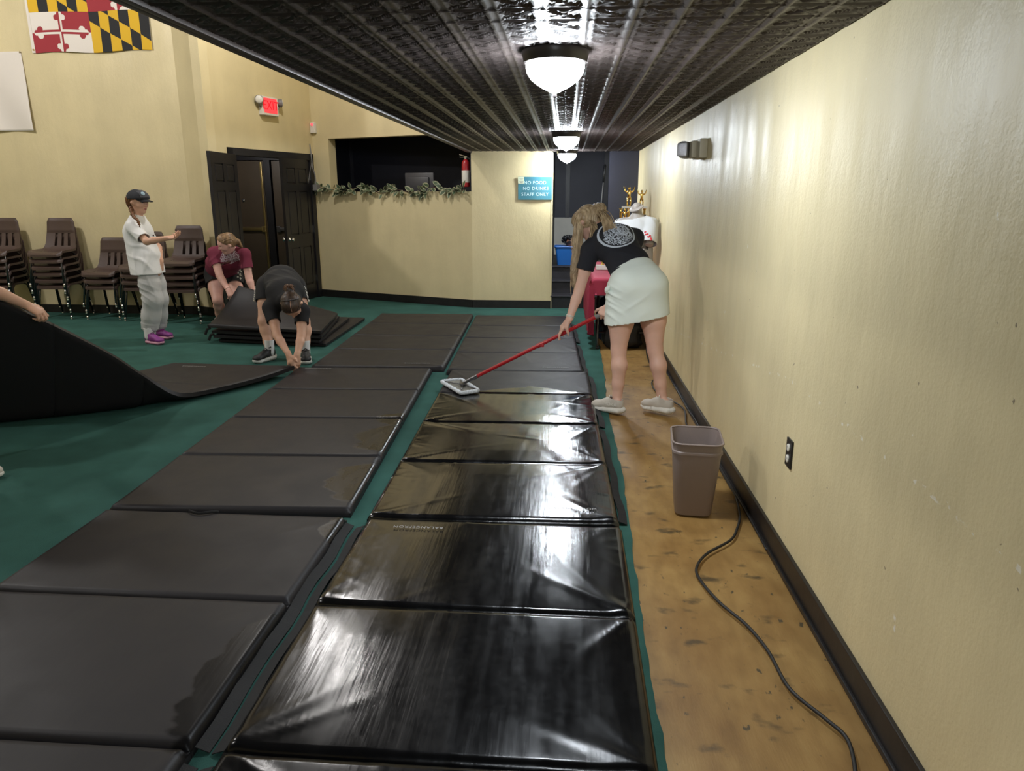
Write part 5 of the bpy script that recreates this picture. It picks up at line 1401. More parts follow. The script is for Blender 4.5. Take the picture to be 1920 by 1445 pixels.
def print_mat(name, ink, ground, kind):
    """line artwork on cloth, drawn in the print's own flat coordinates"""
    m = bpy.data.materials.new(name); m.use_nodes = True; nt = m.node_tree; N = nt.nodes; L = nt.links; b = N['Principled BSDF']; b.inputs['Roughness'].default_value = 0.8
    at = N.new('ShaderNodeAttribute'); at.attribute_name = 'print_uv'; sep = N.new('ShaderNodeSeparateXYZ'); L.new(at.outputs['Vector'], sep.inputs[0])
    def ma(op, x, y=0.0, z=None):
        q = N.new('ShaderNodeMath'); q.operation = op
        for i, s in enumerate((x, y) if z is None else (x, y, z)):
            if isinstance(s, (int, float)): q.inputs[i].default_value = s
            else: L.new(s, q.inputs[i])
        return q.outputs[0]
    def noi(sc, det=3, st=(1, 1, 1)):
        mp = N.new('ShaderNodeMapping'); mp.inputs['Scale'].default_value = st; L.new(at.outputs['Vector'], mp.inputs['Vector'])
        n = N.new('ShaderNodeTexNoise'); n.inputs['Scale'].default_value = sc; n.inputs['Detail'].default_value = det; n.inputs['Distortion'].default_value = 0.8; L.new(mp.outputs[0], n.inputs['Vector']); return n.outputs['Fac']
    x, y = sep.outputs[0], sep.outputs[1]
    r = ma('SQRT', ma('ADD', ma('MULTIPLY', x, x), ma('MULTIPLY', y, y)))
    lines = lambda sc, st, lo: ma('LESS_THAN', ma('ABSOLUTE', ma('SUBTRACT', ma('FRACT', ma('MULTIPLY', noi(sc, 2, st), 7.0)), 0.5)), lo)
    if kind == 'ring':
        rim = ma('MULTIPLY', ma('GREATER_THAN', r, 0.87), ma('LESS_THAN', r, 0.955))
        art = lines(3.2, (1, 1.6, 1), 0.27)
        rays = ma('LESS_THAN', ma('SINE', ma('MULTIPLY', ma('ARCTAN2', y, x), 46.0)), 0.1)
        band = ma('MULTIPLY', ma('GREATER_THAN', r, 0.52), ma('LESS_THAN', r, 0.70))
        low = ma('LESS_THAN', y, -0.12)
        inner = ma('MAXIMUM', ma('MULTIPLY', art, ma('MAXIMUM', low, ma('LESS_THAN', r, 0.5))), ma('MULTIPLY', rays, ma('MULTIPLY', band, ma('GREATER_THAN', y, -0.2))))
        arc = ma('LESS_THAN', ma('ABSOLUTE', ma('SUBTRACT', ma('SQRT', ma('ADD', ma('POWER', ma('SUBTRACT', x, 0.30), 2.0), ma('POWER', ma('SUBTRACT', y, 0.05), 2.0))), 0.28)), 0.04)
        fac = ma('MAXIMUM', rim, ma('MAXIMUM', arc, ma('MULTIPLY', inner, ma('LESS_THAN', r, 0.81))))
    else:
        env = ma('LESS_THAN', ma('ADD', r, ma('MULTIPLY', noi(2.2), 0.5)), 1.08)
        fac = ma('MULTIPLY', env, lines(2.4, (1.6, 1, 1), 0.24))
    mx = N.new('ShaderNodeMix'); mx.data_type = 'RGBA'; L.new(fac, mx.inputs[0]); mx.inputs[6].default_value = (*ground, 1); mx.inputs[7].default_value = (*ink, 1); L.new(mx.outputs[2], b.inputs['Base Color'])
    return m
def V3(*a): return np.array(a, float)
def PX(px, py, y): return np.array(P(px, py, y=y), float)
M['eye_white'] = mat('eye_white', srgb(225, 218, 210), 0.25); M['iris'] = mat('grey_blue_iris', srgb(70, 80, 90), 0.2); M['iris_b'] = mat('brown_iris', srgb(62, 44, 34), 0.2)
M['lip'] = mat('lips', srgb(176, 110, 104), 0.4)
M['skin'] = skin_mat('fair_skin', srgb(222, 178, 158)); M['skin2'] = skin_mat('warm_fair_skin', srgb(214, 168, 142)); M['skin3'] = skin_mat('pink_fair_skin', srgb(220, 172, 158))
M['tee_black'] = mat('black_cotton', srgb(27, 28, 36), 0.85, bump=0.15, bscale=300); M['tee_white'] = mat('white_cotton', srgb(232, 232, 232), 0.85, bump=0.15, bscale=300)
M['maroon'] = mat('maroon_cotton', srgb(112, 34, 58), 0.85, bump=0.15, bscale=300); M['shorts_black'] = mat('black_knit', srgb(19, 19, 23), 0.8, bump=0.15, bscale=300)
M['skirt'] = mat('off_white_skirt_fabric', srgb(230, 238, 230), 0.7, bump=0.12, bscale=260); M['sweats'] = mat('light_grey_fleece', srgb(192, 192, 192), 0.9, bump=0.2, bscale=200)
M['sock'] = mat('white_sock', srgb(222, 222, 222), 0.85, bump=0.25, bscale=220)
# ------------------------------------------------------------------ the five people
def with_cut(seg, p, n):
    seg_cut[id(seg)] = (_a(p), _a(VN(n))); _keep.append(seg); return seg
seg_cut = {}; _keep = []
_dist0 = Seg.dist
def _dist_cut(q, X, Y, Z):
    d = _dist0(q, X, Y, Z); c = seg_cut.get(id(q))
    if c is not None: d = np.maximum(d, (X - c[0][0]) * c[1][0] + (Y - c[0][1]) * c[1][1] + (Z - c[0][2]) * c[1][2])
    return d
Seg.dist = _dist_cut
def open_ends(V, Q, ends, vox):
    fn = np.cross(V[Q[:, 2]] - V[Q[:, 0]], V[Q[:, 3]] - V[Q[:, 1]]); fn /= np.linalg.norm(fn, axis=1, keepdims=True) + 1e-12
    keep = np.ones(len(Q), bool); C = V[Q].mean(1)
    for p, n, r in ends:
        n = VN(n); dq = ((V - _a(p)) @ n)[Q]; keep &= ~((dq.min(1) > -0.8 * vox) & (dq.max(1) < 1.5 * vox) & (fn @ n > 0.5) & (np.linalg.norm(C - _a(p), axis=1) < r))
    return compact(V, Q[keep])
def garment(name, segs, m, parent, ends=(), cuts=(), vox=0.007, folds=None, thick=0.004, n=2, bore=None):
    if bore is not None:
        bp_, bd_ = np.asarray(bore[0], float), VN(bore[1]); segs = list(segs) + [Seg(bp_ + bd_ * 0.055, bp_ + bd_ * 0.16, 0.064, 0.10, 0.006, sub=True)]
    G, lo = field(segs, vox, cuts); V, Q = surface(G, lo, vox)
    V, Q = open_ends(V, Q, list(ends) + [(p, nn, 0.6) for p, nn in cuts], vox)
    V = relax(V, Q, n)
    if folds is not None:
        V = V + vnormals(V, Q) * folds(V)[:, None]; V = relax(V, Q, 1, 0.3)
    o = finish(name, np_mesh(name, V, Q), m, parent, True, True)
    if thick:
        md = o.modifiers.new('thickness', 'SOLIDIFY'); md.thickness = thick; md.offset = -1
    return o, V, Q
lerp = lambda a, b, t: np.asarray(a) * (1 - t) + np.asarray(b) * t
def leg_segs(hip, kn, an, back, r=(0.090, 0.074, 0.053, 0.057, 0.035)):
    back = np.asarray(back, float)
    return chain([hip, lerp(hip, kn, 0.5), kn], [r[0], r[1], r[2]], 0.03) + chain([kn, lerp(kn, an, 0.30) + back * 0.016, lerp(kn, an, 0.65) + back * 0.006, an], [r[2] - 0.002, r[3], (r[3] + r[4]) / 2 - 0.004, r[4]], 0.025)
def arm_segs(sh, el, wr, r=(0.047, 0.039, 0.038, 0.0245)):
    return chain([sh, lerp(sh, el, 0.5), el], [r[0], r[0] - 0.004, r[1]], 0.025) + chain([el, lerp(el, wr, 0.3), wr], [r[1] - 0.002, r[2], r[3]], 0.015)
def torso_segs(pel, wai, che, nek, sL, sR, side, w=(0.160, 0.125, 0.142, 0.085), f=(0.70, 0.74, 0.74, 0.75)):
    S = chain([pel, wai, che, nek], list(w), 0.04, side, list(f))
    top = lerp(che, nek, 0.62)
    S += [Seg(sL, lerp(sL, top, 0.75), 0.050, 0.068, 0.04), Seg(sR, lerp(sR, top, 0.75), 0.050, 0.068, 0.04)]
    return S
def foot_segs(an, heel, d, k=1.0):
    d = VN(d); h = np.asarray(heel, float)
    return chain([an, h + d * 0.05 + V3(0, 0, 0.065)], [0.034, 0.032], 0.02) + chain([h + d * 0.06 + V3(0, 0, 0.058), h + d * 0.19 + V3(0, 0, 0.05)], [0.028, 0.022], 0.02)
def sleeve(sh, el, t, r0, r1, k=0.03):
    e = lerp(sh, el, t); d = VN(np.asarray(el) - np.asarray(sh))
    s = with_cut(Seg(sh, e + d * 0.02, r0, r1, k), e, d)
    return s, (e, d, 0.16)
def socks(parent, an, kn, low, m, h=0.11, r=0.041):
    d = VN(np.asarray(kn) - np.asarray(an)); top = np.asarray(low) + d * h
    a = Seg(low, top + d * 0.02, r, r + 0.002, 0.01)
    return garment('sock', [with_cut(a, top, d)], m, parent, ends=[(top, d, 0.1)], vox=0.005, thick=0.003)
def band(parent, name, c, d, r, tr, m, seg=6):
    q = Vector(VN(d)).to_track_quat('Z', 'Y').to_matrix().to_4x4(); q.translation = Vector(c)
    bm = NB(); tube(bm, [q @ Vector((r * math.cos(2 * PI * k / 22), r * 0.86 * math.sin(2 * PI * k / 22), 0)) for k in range(23)], tr, seg, cap=False)
    return obj(name, bm, m, parent, smooth=True, world=True)
rnd = random.Random(21)

# ---- 1: the person mopping, seen from behind, bent over the handle
t = thing('person', 'person in black tee and off-white skirt bending forward with a red-handled mop', 'person', (0.53, 5.24, 0))
pel, wai, che, nek, hd = PX(1195, 532, 5.29), PX(1180, 497, 5.38), PX(1152, 455, 5.52), PX(1122, 431, 5.63), PX(1101, 417, 5.70)
sL, eL, wL = PX(1107, 468, 5.52), PX(1086, 545, 5.50), V3(0.034, 5.425, 0.640)
sR, eR, wR = PX(1190, 446, 5.60), PX(1170, 532, 5.56), V3(0.328, 5.41, 0.752)
hL, kL, aL = PX(1168, 548, 5.27), PX(1160, 655, 5.24), PX(1157, 752, 5.20)
hR, kR, aR = PX(1222, 543, 5.28), PX(1228, 655, 5.24), PX(1242, 752, 5.20)
side = sR - sL; back = V3(0.45, -0.85, 0)
hf, hu = V3(-0.62, 0.40, -0.66), V3(-0.45, 0.40, 0.70)
POLE_B, POLE_T = V3(-0.80, 5.585, 0.095), V3(0.286, 5.40, 0.698)
pd = VN(POLE_T - POLE_B)
S = torso_segs(pel, wai, che, nek, sL, sR, side, (0.158, 0.122, 0.138, 0.075)) + [Seg(nek, hd + VN(nek - hd) * 0.03, 0.052, 0.050, 0.03)]
S += head_segs(hd, hf, hu, 0.225) + arm_segs(sL, eL, wL) + arm_segs(sR, eR, wR)
S += leg_segs(hL, kL, aL, back, (0.100, 0.092, 0.055, 0.056, 0.035)) + leg_segs(hR, kR, aR, back, (0.100, 0.090, 0.055, 0.057, 0.035))
ftd = V3(-0.86, 0.50, 0); ftR = V3(-0.80, 0.60, 0)
heL, heR = PX(1169, 768, 5.13) * V3(1, 1, 0), PX(1262, 769, 5.11) * V3(1, 1, 0) + V3(0, 0, 0.012)
S += foot_segs(aL, heL, ftd) + foot_segs(aR, heR, ftR)
S += hand_segs(wL, (-0.62, 0.10, -0.74), (0.5, 0.25, -0.45), (0.2, -1, -0.3), per=((6, 22, 12), (14, 28, 16), (26, 36, 20), (40, 40, 22)), spread=0.22, thumb=(0.55, 0.25, 0.65))
S += hand_segs(wR, (-0.52, -0.42, -0.60), (0.15, 0.55, -0.55), (-1, 0.1, 0.4), per=((75, 80, 40), (78, 82, 45), (80, 84, 45), (82, 84, 45)), spread=0.02, thumb=(0.5, 0.9, 0.5))
body_mesh('body', S, M['skin'], t, 0.0055)
face_parts(t, hd, hf, hu, 0.225, M['iris'], mat('brow_light_brown', srgb(120, 92, 66), 0.7), M['lip'])
# tee shirt
sl1, e1 = sleeve(sL, eL, 0.50, 0.066, 0.066); sl2, e2 = sleeve(sR, eR, 0.50, 0.066, 0.066)
T = [q.grown(0.016) for q in torso_segs(pel, wai, che, nek - (nek - che) * 0.18, sL, sR, side, (0.158, 0.126, 0.142, 0.078))] + [sl1, sl2]
up_ax = VN(wai - pel); nk_ax = VN(nek - che)
o, Vt, Qt = garment('t_shirt', T, M['tee_black'], t, ends=[e1, e2], bore=(nek, nk_ax), folds=fold_fn([((0.3, 0.5, 0.8), 0.09, 0.006, wai, 0.16), ((1, 0.2, 0.3), 0.075, 0.004, (sL + eL) / 2, 0.12), ((-0.5, 0.2, 0.8), 0.11, 0.006, lerp(wai, sL, 0.45), 0.13)], 3))
pn = V3(0.25, -0.80, 0.62); cc = PX(1156, 440, 5.45); pu = VN(side); pv = np.cross(pn, pu)
decal(t, 'shirt_print', Vt, Qt, cc, pu, pv if pv[2] > 0 else -pv, pn, 0.285, 0.27, print_mat('round_white_print', srgb(196, 204, 216), srgb(27, 28, 36), 'ring'), 72, 0.004, 'disc')['label'] = 'round white line-art print on the back'
# skirt
hem = PX(1195, 598, 5.26); hemn = V3(0.19, 0.03, -1)
wst = PX(1186, 508, 5.35); wsn = VN(wai - pel)
K = [Seg(wst - wsn * 0.01, lerp(wst, pel, 0.5), 0.140, 0.176, 0.03, V3(1, -0.05, 0.18), 0.80, 0.80), Seg(lerp(wst, pel, 0.5), pel + V3(0, -0.01, -0.02), 0.176, 0.198, 0.03, V3(1, -0.05, 0.1), 0.80, 0.82), Seg(pel + V3(0, -0.01, -0.02), hem + V3(0.0, 0, -0.06), 0.198, 0.216, 0.03, V3(1, 0, 0.05), 0.82, 0.68), Seg(hL, lerp(hL, kL, 0.62), 0.112, 0.110, 0.05), Seg(hR, lerp(hR, kR, 0.62), 0.112, 0.110, 0.05)]
K += [with_cut(Seg(wst - wsn * 0.03, wst + wsn * 0.03, 0.146, 0.140, 0.03, V3(1, -0.05, 0.18), 0.80), wst + wsn * 0.012, wsn)]
K += [Seg(pel + V3(-0.07, -0.06, 0.0), pel + V3(-0.075, -0.04, -0.09), 0.10, 0.085, 0.06), Seg(pel + V3(0.09, -0.06, 0.0), pel + V3(0.09, -0.04, -0.09), 0.10, 0.085, 0.06)]
garment('skirt', K, M['skirt'], t, ends=[(wst + wsn * 0.012, wsn, 0.3)], cuts=[(hem, tuple(hemn))], folds=fold_fn([((0.35, 0, 0.93), 0.055, 0.012, PX(1148, 552, 5.2), 0.075), ((0.5, 0, 0.86), 0.06, 0.010, PX(1150, 580, 5.18), 0.07), ((-0.5, 0, 0.86), 0.12, 0.005, PX(1195, 570, 5.15), 0.10)], 1))
bm = NB(); tube(bm, smooth_path([Vector(PX(1146, 536, 5.24)), Vector(PX(1139, 541, 5.19)), Vector(PX(1137, 547, 5.19)), Vector(PX(1146, 547, 5.21))], 5), [0.016] * 8 + [0.012] * 8, 8); obj('skirt_fold', bm, M['skirt'], t, smooth=True, world=True)
# shoes
M['shoe_w'] = mat('cream_mesh_shoe', srgb(196, 188, 176), 0.7, bump=0.35, bscale=240); M['sole_w'] = mat('white_foam_sole', srgb(216, 212, 202), 0.6)
for he, fd, lg in ((heL, ftd, True), (heR, ftR, False)):
    so, pp = shoe(t, he, fd, (0, 0, 1), M['shoe_w'], M['sole_w'], 1.02, M['sole_w'], thick=0.036)
    if lg:
        s_ = np.cross(VN(fd), (0, 0, 1)); m4 = Matrix.Identity(4); fx = -VN(fd) if False else VN(fd) * -1
        q = pp(0.085, 0.072, 0.0445 * (1 if s_[1] < 0 else -1))
        me = text_mesh('HOKA', 0.036, 0.0006)
        zz = VN(V3(0, 0, 1)); nn = s_ * (1 if s_[1] < 0 else -1); xx = np.cross(zz, nn)
        for a in range(3): m4[a][0] = xx[a]; m4[a][1] = zz[a]; m4[a][2] = nn[a]; m4[a][3] = q[a] + nn[a] * 0.004 - t.location[a]
        me.transform(m4); l = finish('shoe_lettering', me, M['white'], None, False); l.parent = so
band(t, 'wrist_band', lerp(wL, eL, 0.10), wL - eL, 0.0295, 0.0048, mat('pale_beige_band', srgb(206, 196, 180), 0.5)); band(t, 'wrist_band', lerp(wL, eL, 0.145), wL - eL, 0.0305, 0.0042, M['white'])
band(t, 'hair_tie', lerp(wR, eR, 0.22), wR - eR, 0.0300, 0.0025, M['black'])
# hair
M['blonde'] = hair_mat('ash_blonde_hair', srgb(142, 116, 84), srgb(206, 182, 146), 70, (1, 1, 0.25))
f_, u_, s_ = frame_of(hf, hu)
hp = lambda a, b, d: hd + f_ * a + u_ * b + s_ * d
H = [Seg(hp(-0.024, 0.016, 0), hp(0.026, 0.024, 0), 0.094, 0.088, 0.02, s_, 1.08, 1.10), Seg(hp(-0.03, -0.02, 0), hp(-0.03, -0.06, 0), 0.076, 0.06, 0.03)]
bun = PX(1122, 394, 5.64)
H += [Seg(bun, bun + V3(0.016, 0, 0.014), 0.044, 0.040, 0.02), Seg(hp(-0.06, 0.05, 0), bun, 0.05, 0.034, 0.03)]
G, lo = field(H, 0.006, cuts=[(hp(0.062, 0, 0), tuple(f_ * 0.93 - u_ * 0.36))]); Vh, Qh = surface(G, lo, 0.006); Vh = relax(Vh, Qh, 2)
Vh = Vh + vnormals(Vh, Qh) * (0.004 * np.sin((Vh @ s_) * 420 + 3 * np.sin(Vh @ u_ * 30)))[:, None]
hr = finish('hair', np_mesh('hair', Vh, Qh), M['blonde'], t, True, True)
bm = NB(); G_ = []
for k in range(170):       # long hair falling past the far shoulder
    a = rnd.random()
    p0 = hp(rnd.uniform(-0.02, 0.06), rnd.uniform(-0.05, 0.05), 0) + s_ * rnd.choice((-1, 1)) * 0.0 - s_ * (0.085 + rnd.uniform(-0.01, 0.01)) * 1.0
    p0 = lerp(hp(rnd.uniform(-0.03, 0.05), rnd.uniform(-0.02, 0.06), -0.086), hp(0.075, rnd.uniform(-0.03, 0.06), -0.03), a ** 1.4)
    ex = 1090 - 18 * a + rnd.uniform(-5, 5); ey = 452 + rnd.random() ** 0.8 * 108 * (0.55 + 0.45 * a)
    e = PX(ex, ey, 5.64 - 0.02 * a); m_ = lerp(p0, e, 0.45) + V3(rnd.uniform(-0.012, 0.012), rnd.uniform(-0.02, 0.01), 0.03)
    m_[0] = min(m_[0], PX(1096, 470, 5.62)[0]); 
    e2_ = lerp(p0, e, 0.8) + V3(rnd.uniform(-0.012, 0.008), 0, 0)
    G_.append(smooth_path([Vector(p0), Vector(m_), Vector(e2_), Vector(e)], 4))
strands(bm, G_, 0.0045, 0.0018)
G_ = []
for k in range(90):        # over the crown into the messy knot
    a = rnd.uniform(-1, 1); p0 = hp(rnd.uniform(0.03, 0.08), 0.07 - 0.05 * abs(a), 0.085 * a)
    p1 = hp(-0.02, 0.112 - 0.055 * abs(a), 0.088 * a); G_.append(smooth_path([Vector(p0), Vector(p1), Vector(bun + V3(rnd.uniform(-0.03, 0.03), rnd.uniform(-0.03, 0.03), rnd.uniform(-0.02, 0.03)))], 5))
for k in range(46):        # the knot itself and flyaways
    th = rnd.uniform(0, 2 * PI); ax = VN(V3(rnd.uniform(-1, 1), rnd.uniform(-1, 1), rnd.uniform(-1, 1))); b1 = VN(np.cross(ax, (0.3, 0.5, 0.8))); b2 = np.cross(ax, b1)
    r = rnd.uniform(0.038, 0.056); G_.append([Vector(bun + (b1 * math.cos(th + q * 0.5) + b2 * math.sin(th + q * 0.5)) * r * (1 + 0.06 * q * (k % 5 == 0))) for q in range(8)])
for k in range(60):        # loose ends falling over the back of the shirt
    e = PX(1146 + rnd.uniform(-14, 12), 436 + rnd.uniform(-8, 8), 5.44); p0 = bun + V3(rnd.uniform(-0.02, 0.03), -0.02, rnd.uniform(-0.03, 0.01)); mm = lerp(p0, e, 0.55) + V3(0, -0.035, 0.03 + rnd.uniform(-0.01, 0.02))
    G_.append(smooth_path([Vector(p0), Vector(mm), Vector(e)], 5))
for k in range(40):
    p0 = hp(-0.05, rnd.uniform(-0.05, 0.03), rnd.uniform(-0.06, 0.06)); e = PX(1118 + rnd.uniform(-14, 14), 446 + rnd.uniform(-4, 8), 5.50); G_.append(smooth_path([Vector(p0), Vector(lerp(p0, e, 0.5) + V3(0, -0.03, 0.02)), Vector(e)], 4))
strands(bm, G_, 0.0045, 0.0016)
obj('hair_strands', bm, M['blonde'], t, smooth=True, world=True)

# the mop
t = thing('sponge_mop', 'red-handled mop with a rectangular white-edged pad on the wet mat', 'mop', tuple(POLE_B * V3(1, 1, 0) + V3(0, 0, 0.056)))
M['red_tube'] = mat('red_painted_tube', srgb(176, 24, 34), 0.3, coat=0.3)
ext = POLE_T + pd * 0.075
bm = NB(); tube(bm, [Vector(POLE_B + pd * 0.13), Vector(POLE_T - pd * 0.055)], 0.0145, 14); obj('handle', bm, M['red_tube'], t, world=True, auto=40)
bm = NB(); tube(bm, [Vector(lerp(POLE_B, POLE_T, 0.55)), Vector(lerp(POLE_B, POLE_T, 0.58))], 0.0175, 12); box(bm, Vector(lerp(POLE_B, POLE_T, 0.585)) + Vector((0, -0.012, -0.012)), (0.03, 0.02, 0.02), bev=0.004); obj('lock_collar', bm, M['red_tube'], t, world=True, auto=40)
bm = NB(); tube(bm, [Vector(POLE_T - pd * 0.06), Vector(POLE_T + pd * 0.06), Vector(ext)], [0.0165, 0.0165, 0.011], 14); obj('grip', bm, M['grey'], t, world=True, auto=40)
bm = NB(); tube(bm, [Vector(POLE_B + pd * 0.14), Vector(POLE_B + pd * 0.05), Vector(POLE_B + pd * 0.01)], [0.017, 0.015, 0.012], 12); box(bm, Vector(POLE_B) + Vector((0, 0, -0.008)), (0.05, 0.05, 0.024), rz=0.5, bev=0.006); obj('swivel_joint', bm, M['steel'], t, world=True, auto=40)
# pad: rounded parallelogram lying on the mat
padc = [P(822, 719, z=0.064), P(868, 742, z=0.064), P(894, 737, z=0.064), P(868, 715, z=0.064)]
padc = [Vector((-1.0, 5.72, 0)), Vector((-0.785, 5.37, 0)), Vector((-0.655, 5.455, 0)), Vector((-0.845, 5.80, 0))]
cen = sum(padc, Vector()) / 4
ring = []
for i in range(4):
    a, b, c = padc[i - 1], padc[i], padc[(i + 1) % 4]
    p0 = b + (a - b).normalized() * 0.035; p1 = b + (c - b).normalized() * 0.035
    ring += [p0, (p0 + p1) * 0.25 + b * 0.5, p1, b.lerp(c, 0.35), b.lerp(c, 0.65)]
ring = [Vector((p.x, p.y, 0.071)) for p in ring]; path = ring + [ring[0]]
path = smooth_path(path, 5)
bm = NB(); tube(bm, path, [0.0155 + 0.002 * math.sin(i * 1.9) for i in range(len(path))], 12, cap=False, squash=0.95); obj('fringe_edge', bm, mat('white_blue_striped_chenille', srgb(214, 220, 226), 0.9, var=0.18, vscale=60, bump=0.6, bscale=160), t, smooth=True, world=True)
bm = NB(); prism(bm, [cen + (p - cen) * 0.93 for p in [Vector((q.x, q.y, 0)) for q in ring]], (0, 0, 0.060), (0, 0, 0.071)); obj('pad', bm, M['grey'] if False else mat('grey_mop_pad', srgb(120, 118, 108), 0.6), t, world=True)
bm = NB()
for i in range(4): tube(bm, [Vector((POLE_B[0], POLE_B[1], 0.085)), padc[i].lerp(cen, 0.12) + Vector((0, 0, 0.077))], 0.005, 6)
obj('wire_frame', bm, M['steel'], t, smooth=True, world=True)

# ---- 2: the person in white with the cap, arm stretched out
t = thing('person', 'person in white tee and grey sweatpants wearing a dark cap, one arm stretched out', 'person', (-4.45, 7.55, 0))
pel, wai, che, nek, hd = PX(277, 496, 7.56), PX(270, 468, 7.56), PX(259, 432, 7.56), PX(258, 407, 7.56), PX(259.5, 378, 7.56)
sN, eN, wN = PX(250, 425, 7.42), PX(275, 453, 7.30), PX(316, 446, 7.34)
sF, eF, wF = PX(264, 424, 7.70), PX(297, 464, 7.70), PX(302, 491, 7.58)
side = V3(0.0, -1, 0); 
hN, kN, aN = PX(274, 502, 7.47), PX(287, 562, 7.44), PX(280, 622, 7.46)
hF, kF, aF = PX(285, 502, 7.63), PX(298, 560, 7.64), PX(297, 618, 7.72)
hf, hu = V3(0.97, -0.18, -0.12), V3(0.10, 0, 1)
S = torso_segs(pel, wai, che, nek, sN, sF, side, (0.125, 0.105, 0.118, 0.07)) + [Seg(nek, hd + V3(-0.012, 0, -0.06), 0.046, 0.045, 0.02)] + head_segs(hd, hf, hu, 0.215)
S += arm_segs(sN, eN, wN, (0.043, 0.036, 0.035, 0.023)) + arm_segs(sF, eF, wF, (0.043, 0.036, 0.034, 0.023)) + leg_segs(hN, kN, aN, (-1, 0, 0), (0.078, 0.068, 0.05, 0.053, 0.034)) + leg_segs(hF, kF, aF, (-1, 0, 0), (0.078, 0.068, 0.05, 0.053, 0.034))
heN = V3(*(PX(274, 640, 7.42)[:2]), 0) ; heF = V3(*(PX(288, 632, 7.70)[:2]), 0)
fN, fF = V3(0.94, -0.34, 0), V3(0.97, -0.22, 0)
S += foot_segs(aN, heN, fN) + foot_segs(aF, heF, fF)
S += hand_segs(wN, (0.97, -0.05, 0.08), (0.1, -0.35, 0.9), (0, 0.8, 0.5), per=((25, 30, 20), (30, 40, 25), (35, 45, 25), (40, 45, 25)), thumb=(0.7, 0.5, 0.4))
S += hand_segs(wF, (-0.02, -0.15, -1), (-1, 0.1, 0), (0.3, -1, 0), curl=(15, 20, 15))
body_mesh('body', S, M['skin2'], t, 0.0065)
face_parts(t, hd, hf, hu, 0.215, M['iris'], mat('brow_brown', srgb(96, 66, 46), 0.7), M['lip'])
a1, e1 = sleeve(sN, eN, 0.80, 0.068, 0.060); a2, e2 = sleeve(sF, eF, 0.66, 0.064, 0.054)
hemc = PX(276, 513, 7.56)
T = [q.grown(0.018) for q in torso_segs(pel, wai, che, nek - (nek - che) * 0.15, sN, sF, side, (0.125, 0.112, 0.122, 0.075))]
T += [Seg(che + V3(0.0, 0, -0.03), hemc + V3(0, 0, -0.06), 0.160, 0.176, 0.05, side, 0.86, 0.86), Seg(lerp(pel, hN, 0.75) + V3(0.01, 0, 0.10), hN + V3(0.01, 0, -0.07), 0.110, 0.128, 0.06), Seg(lerp(pel, hF, 0.75) + V3(0, 0, 0.10), hF + V3(0, 0, -0.07), 0.110, 0.125, 0.06), a1, a2]
garment('t_shirt', T, M['tee_white'], t, ends=[e1, e2], cuts=[(hemc, (0.04, 0, -1))], bore=(nek, V3(0.2, 0, 1)), folds=fold_fn([((0.5, 0.0, 0.85), 0.13, 0.012, PX(270, 475, 7.4), 0.18), ((1, 0, -0.25), 0.11, 0.010, PX(285, 485, 7.4), 0.14), ((0.3, 0, 1), 0.07, 0.007, lerp(sN, eN, 0.6), 0.1), ((1, 0, 0.1), 0.1, 0.008, PX(255, 490, 7.4), 0.14)], 5))
# sweatpants
def pant_leg(h, k, a, r):
    cuff = lerp(k, a, 0.93); d = VN(np.asarray(a) - np.asarray(k))
    s = chain([lerp(h, k, 0.10), lerp(h, k, 0.5), k, lerp(k, a, 0.5), lerp(k, a, 0.80)], r, 0.04)
    s.append(with_cut(Seg(lerp(k, a, 0.80), lerp(k, a, 0.97), r[-1], 0.058, 0.02), cuff, d))
    return s, (cuff, d, 0.12)
p1, q1 = pant_leg(hN, kN, aN, [0.094, 0.104, 0.098, 0.092, 0.086]); p2, q2 = pant_leg(hF, kF, aF, [0.092, 0.100, 0.094, 0.089, 0.084])
garment('sweatpants', [Seg(pel + V3(0, 0, 0.05), pel, 0.136, 0.146, 0.03, side, 0.85)] + p1 + p2, M['sweats'], t, ends=[q1, q2], cuts=[(pel + V3(0, 0, 0.06), (0, 0, 1))], folds=fold_fn([((0.5, 0, 0.85), 0.06, 0.010, lerp(kN, hN, 0.25) + V3(-0.05, -0.05, 0), 0.12), ((0.1, 0, 1), 0.055, 0.009, aN + V3(0, 0, 0.06), 0.10), ((0.1, 0, 1), 0.06, 0.008, aF + V3(0, 0, 0.06), 0.10), ((1, 0.2, 0.2), 0.10, 0.006, lerp(hN, kN, 0.6), 0.3)], 8))
for an, he, fd in ((aN, heN, fN), (aF, heF, fF)): socks(t, an, an + V3(0, 0, 0.3), np.asarray(he) + VN(fd) * 0.055 + V3(0, 0, 0.075), M['sock'], 0.10, 0.044)
M['purple'] = mat('purple_mesh_shoe', srgb(128, 48, 128), 0.55, var=0.2, vscale=30); M['pink_sole'] = mat('pink_white_sole', srgb(206, 150, 172), 0.5, var=0.25, vscale=14)
for he, fd in ((heN, fN), (heF, fF)): shoe(t, he, fd, (0, 0, 1), M['purple'], M['pink_sole'], 1.0, M['purple'])
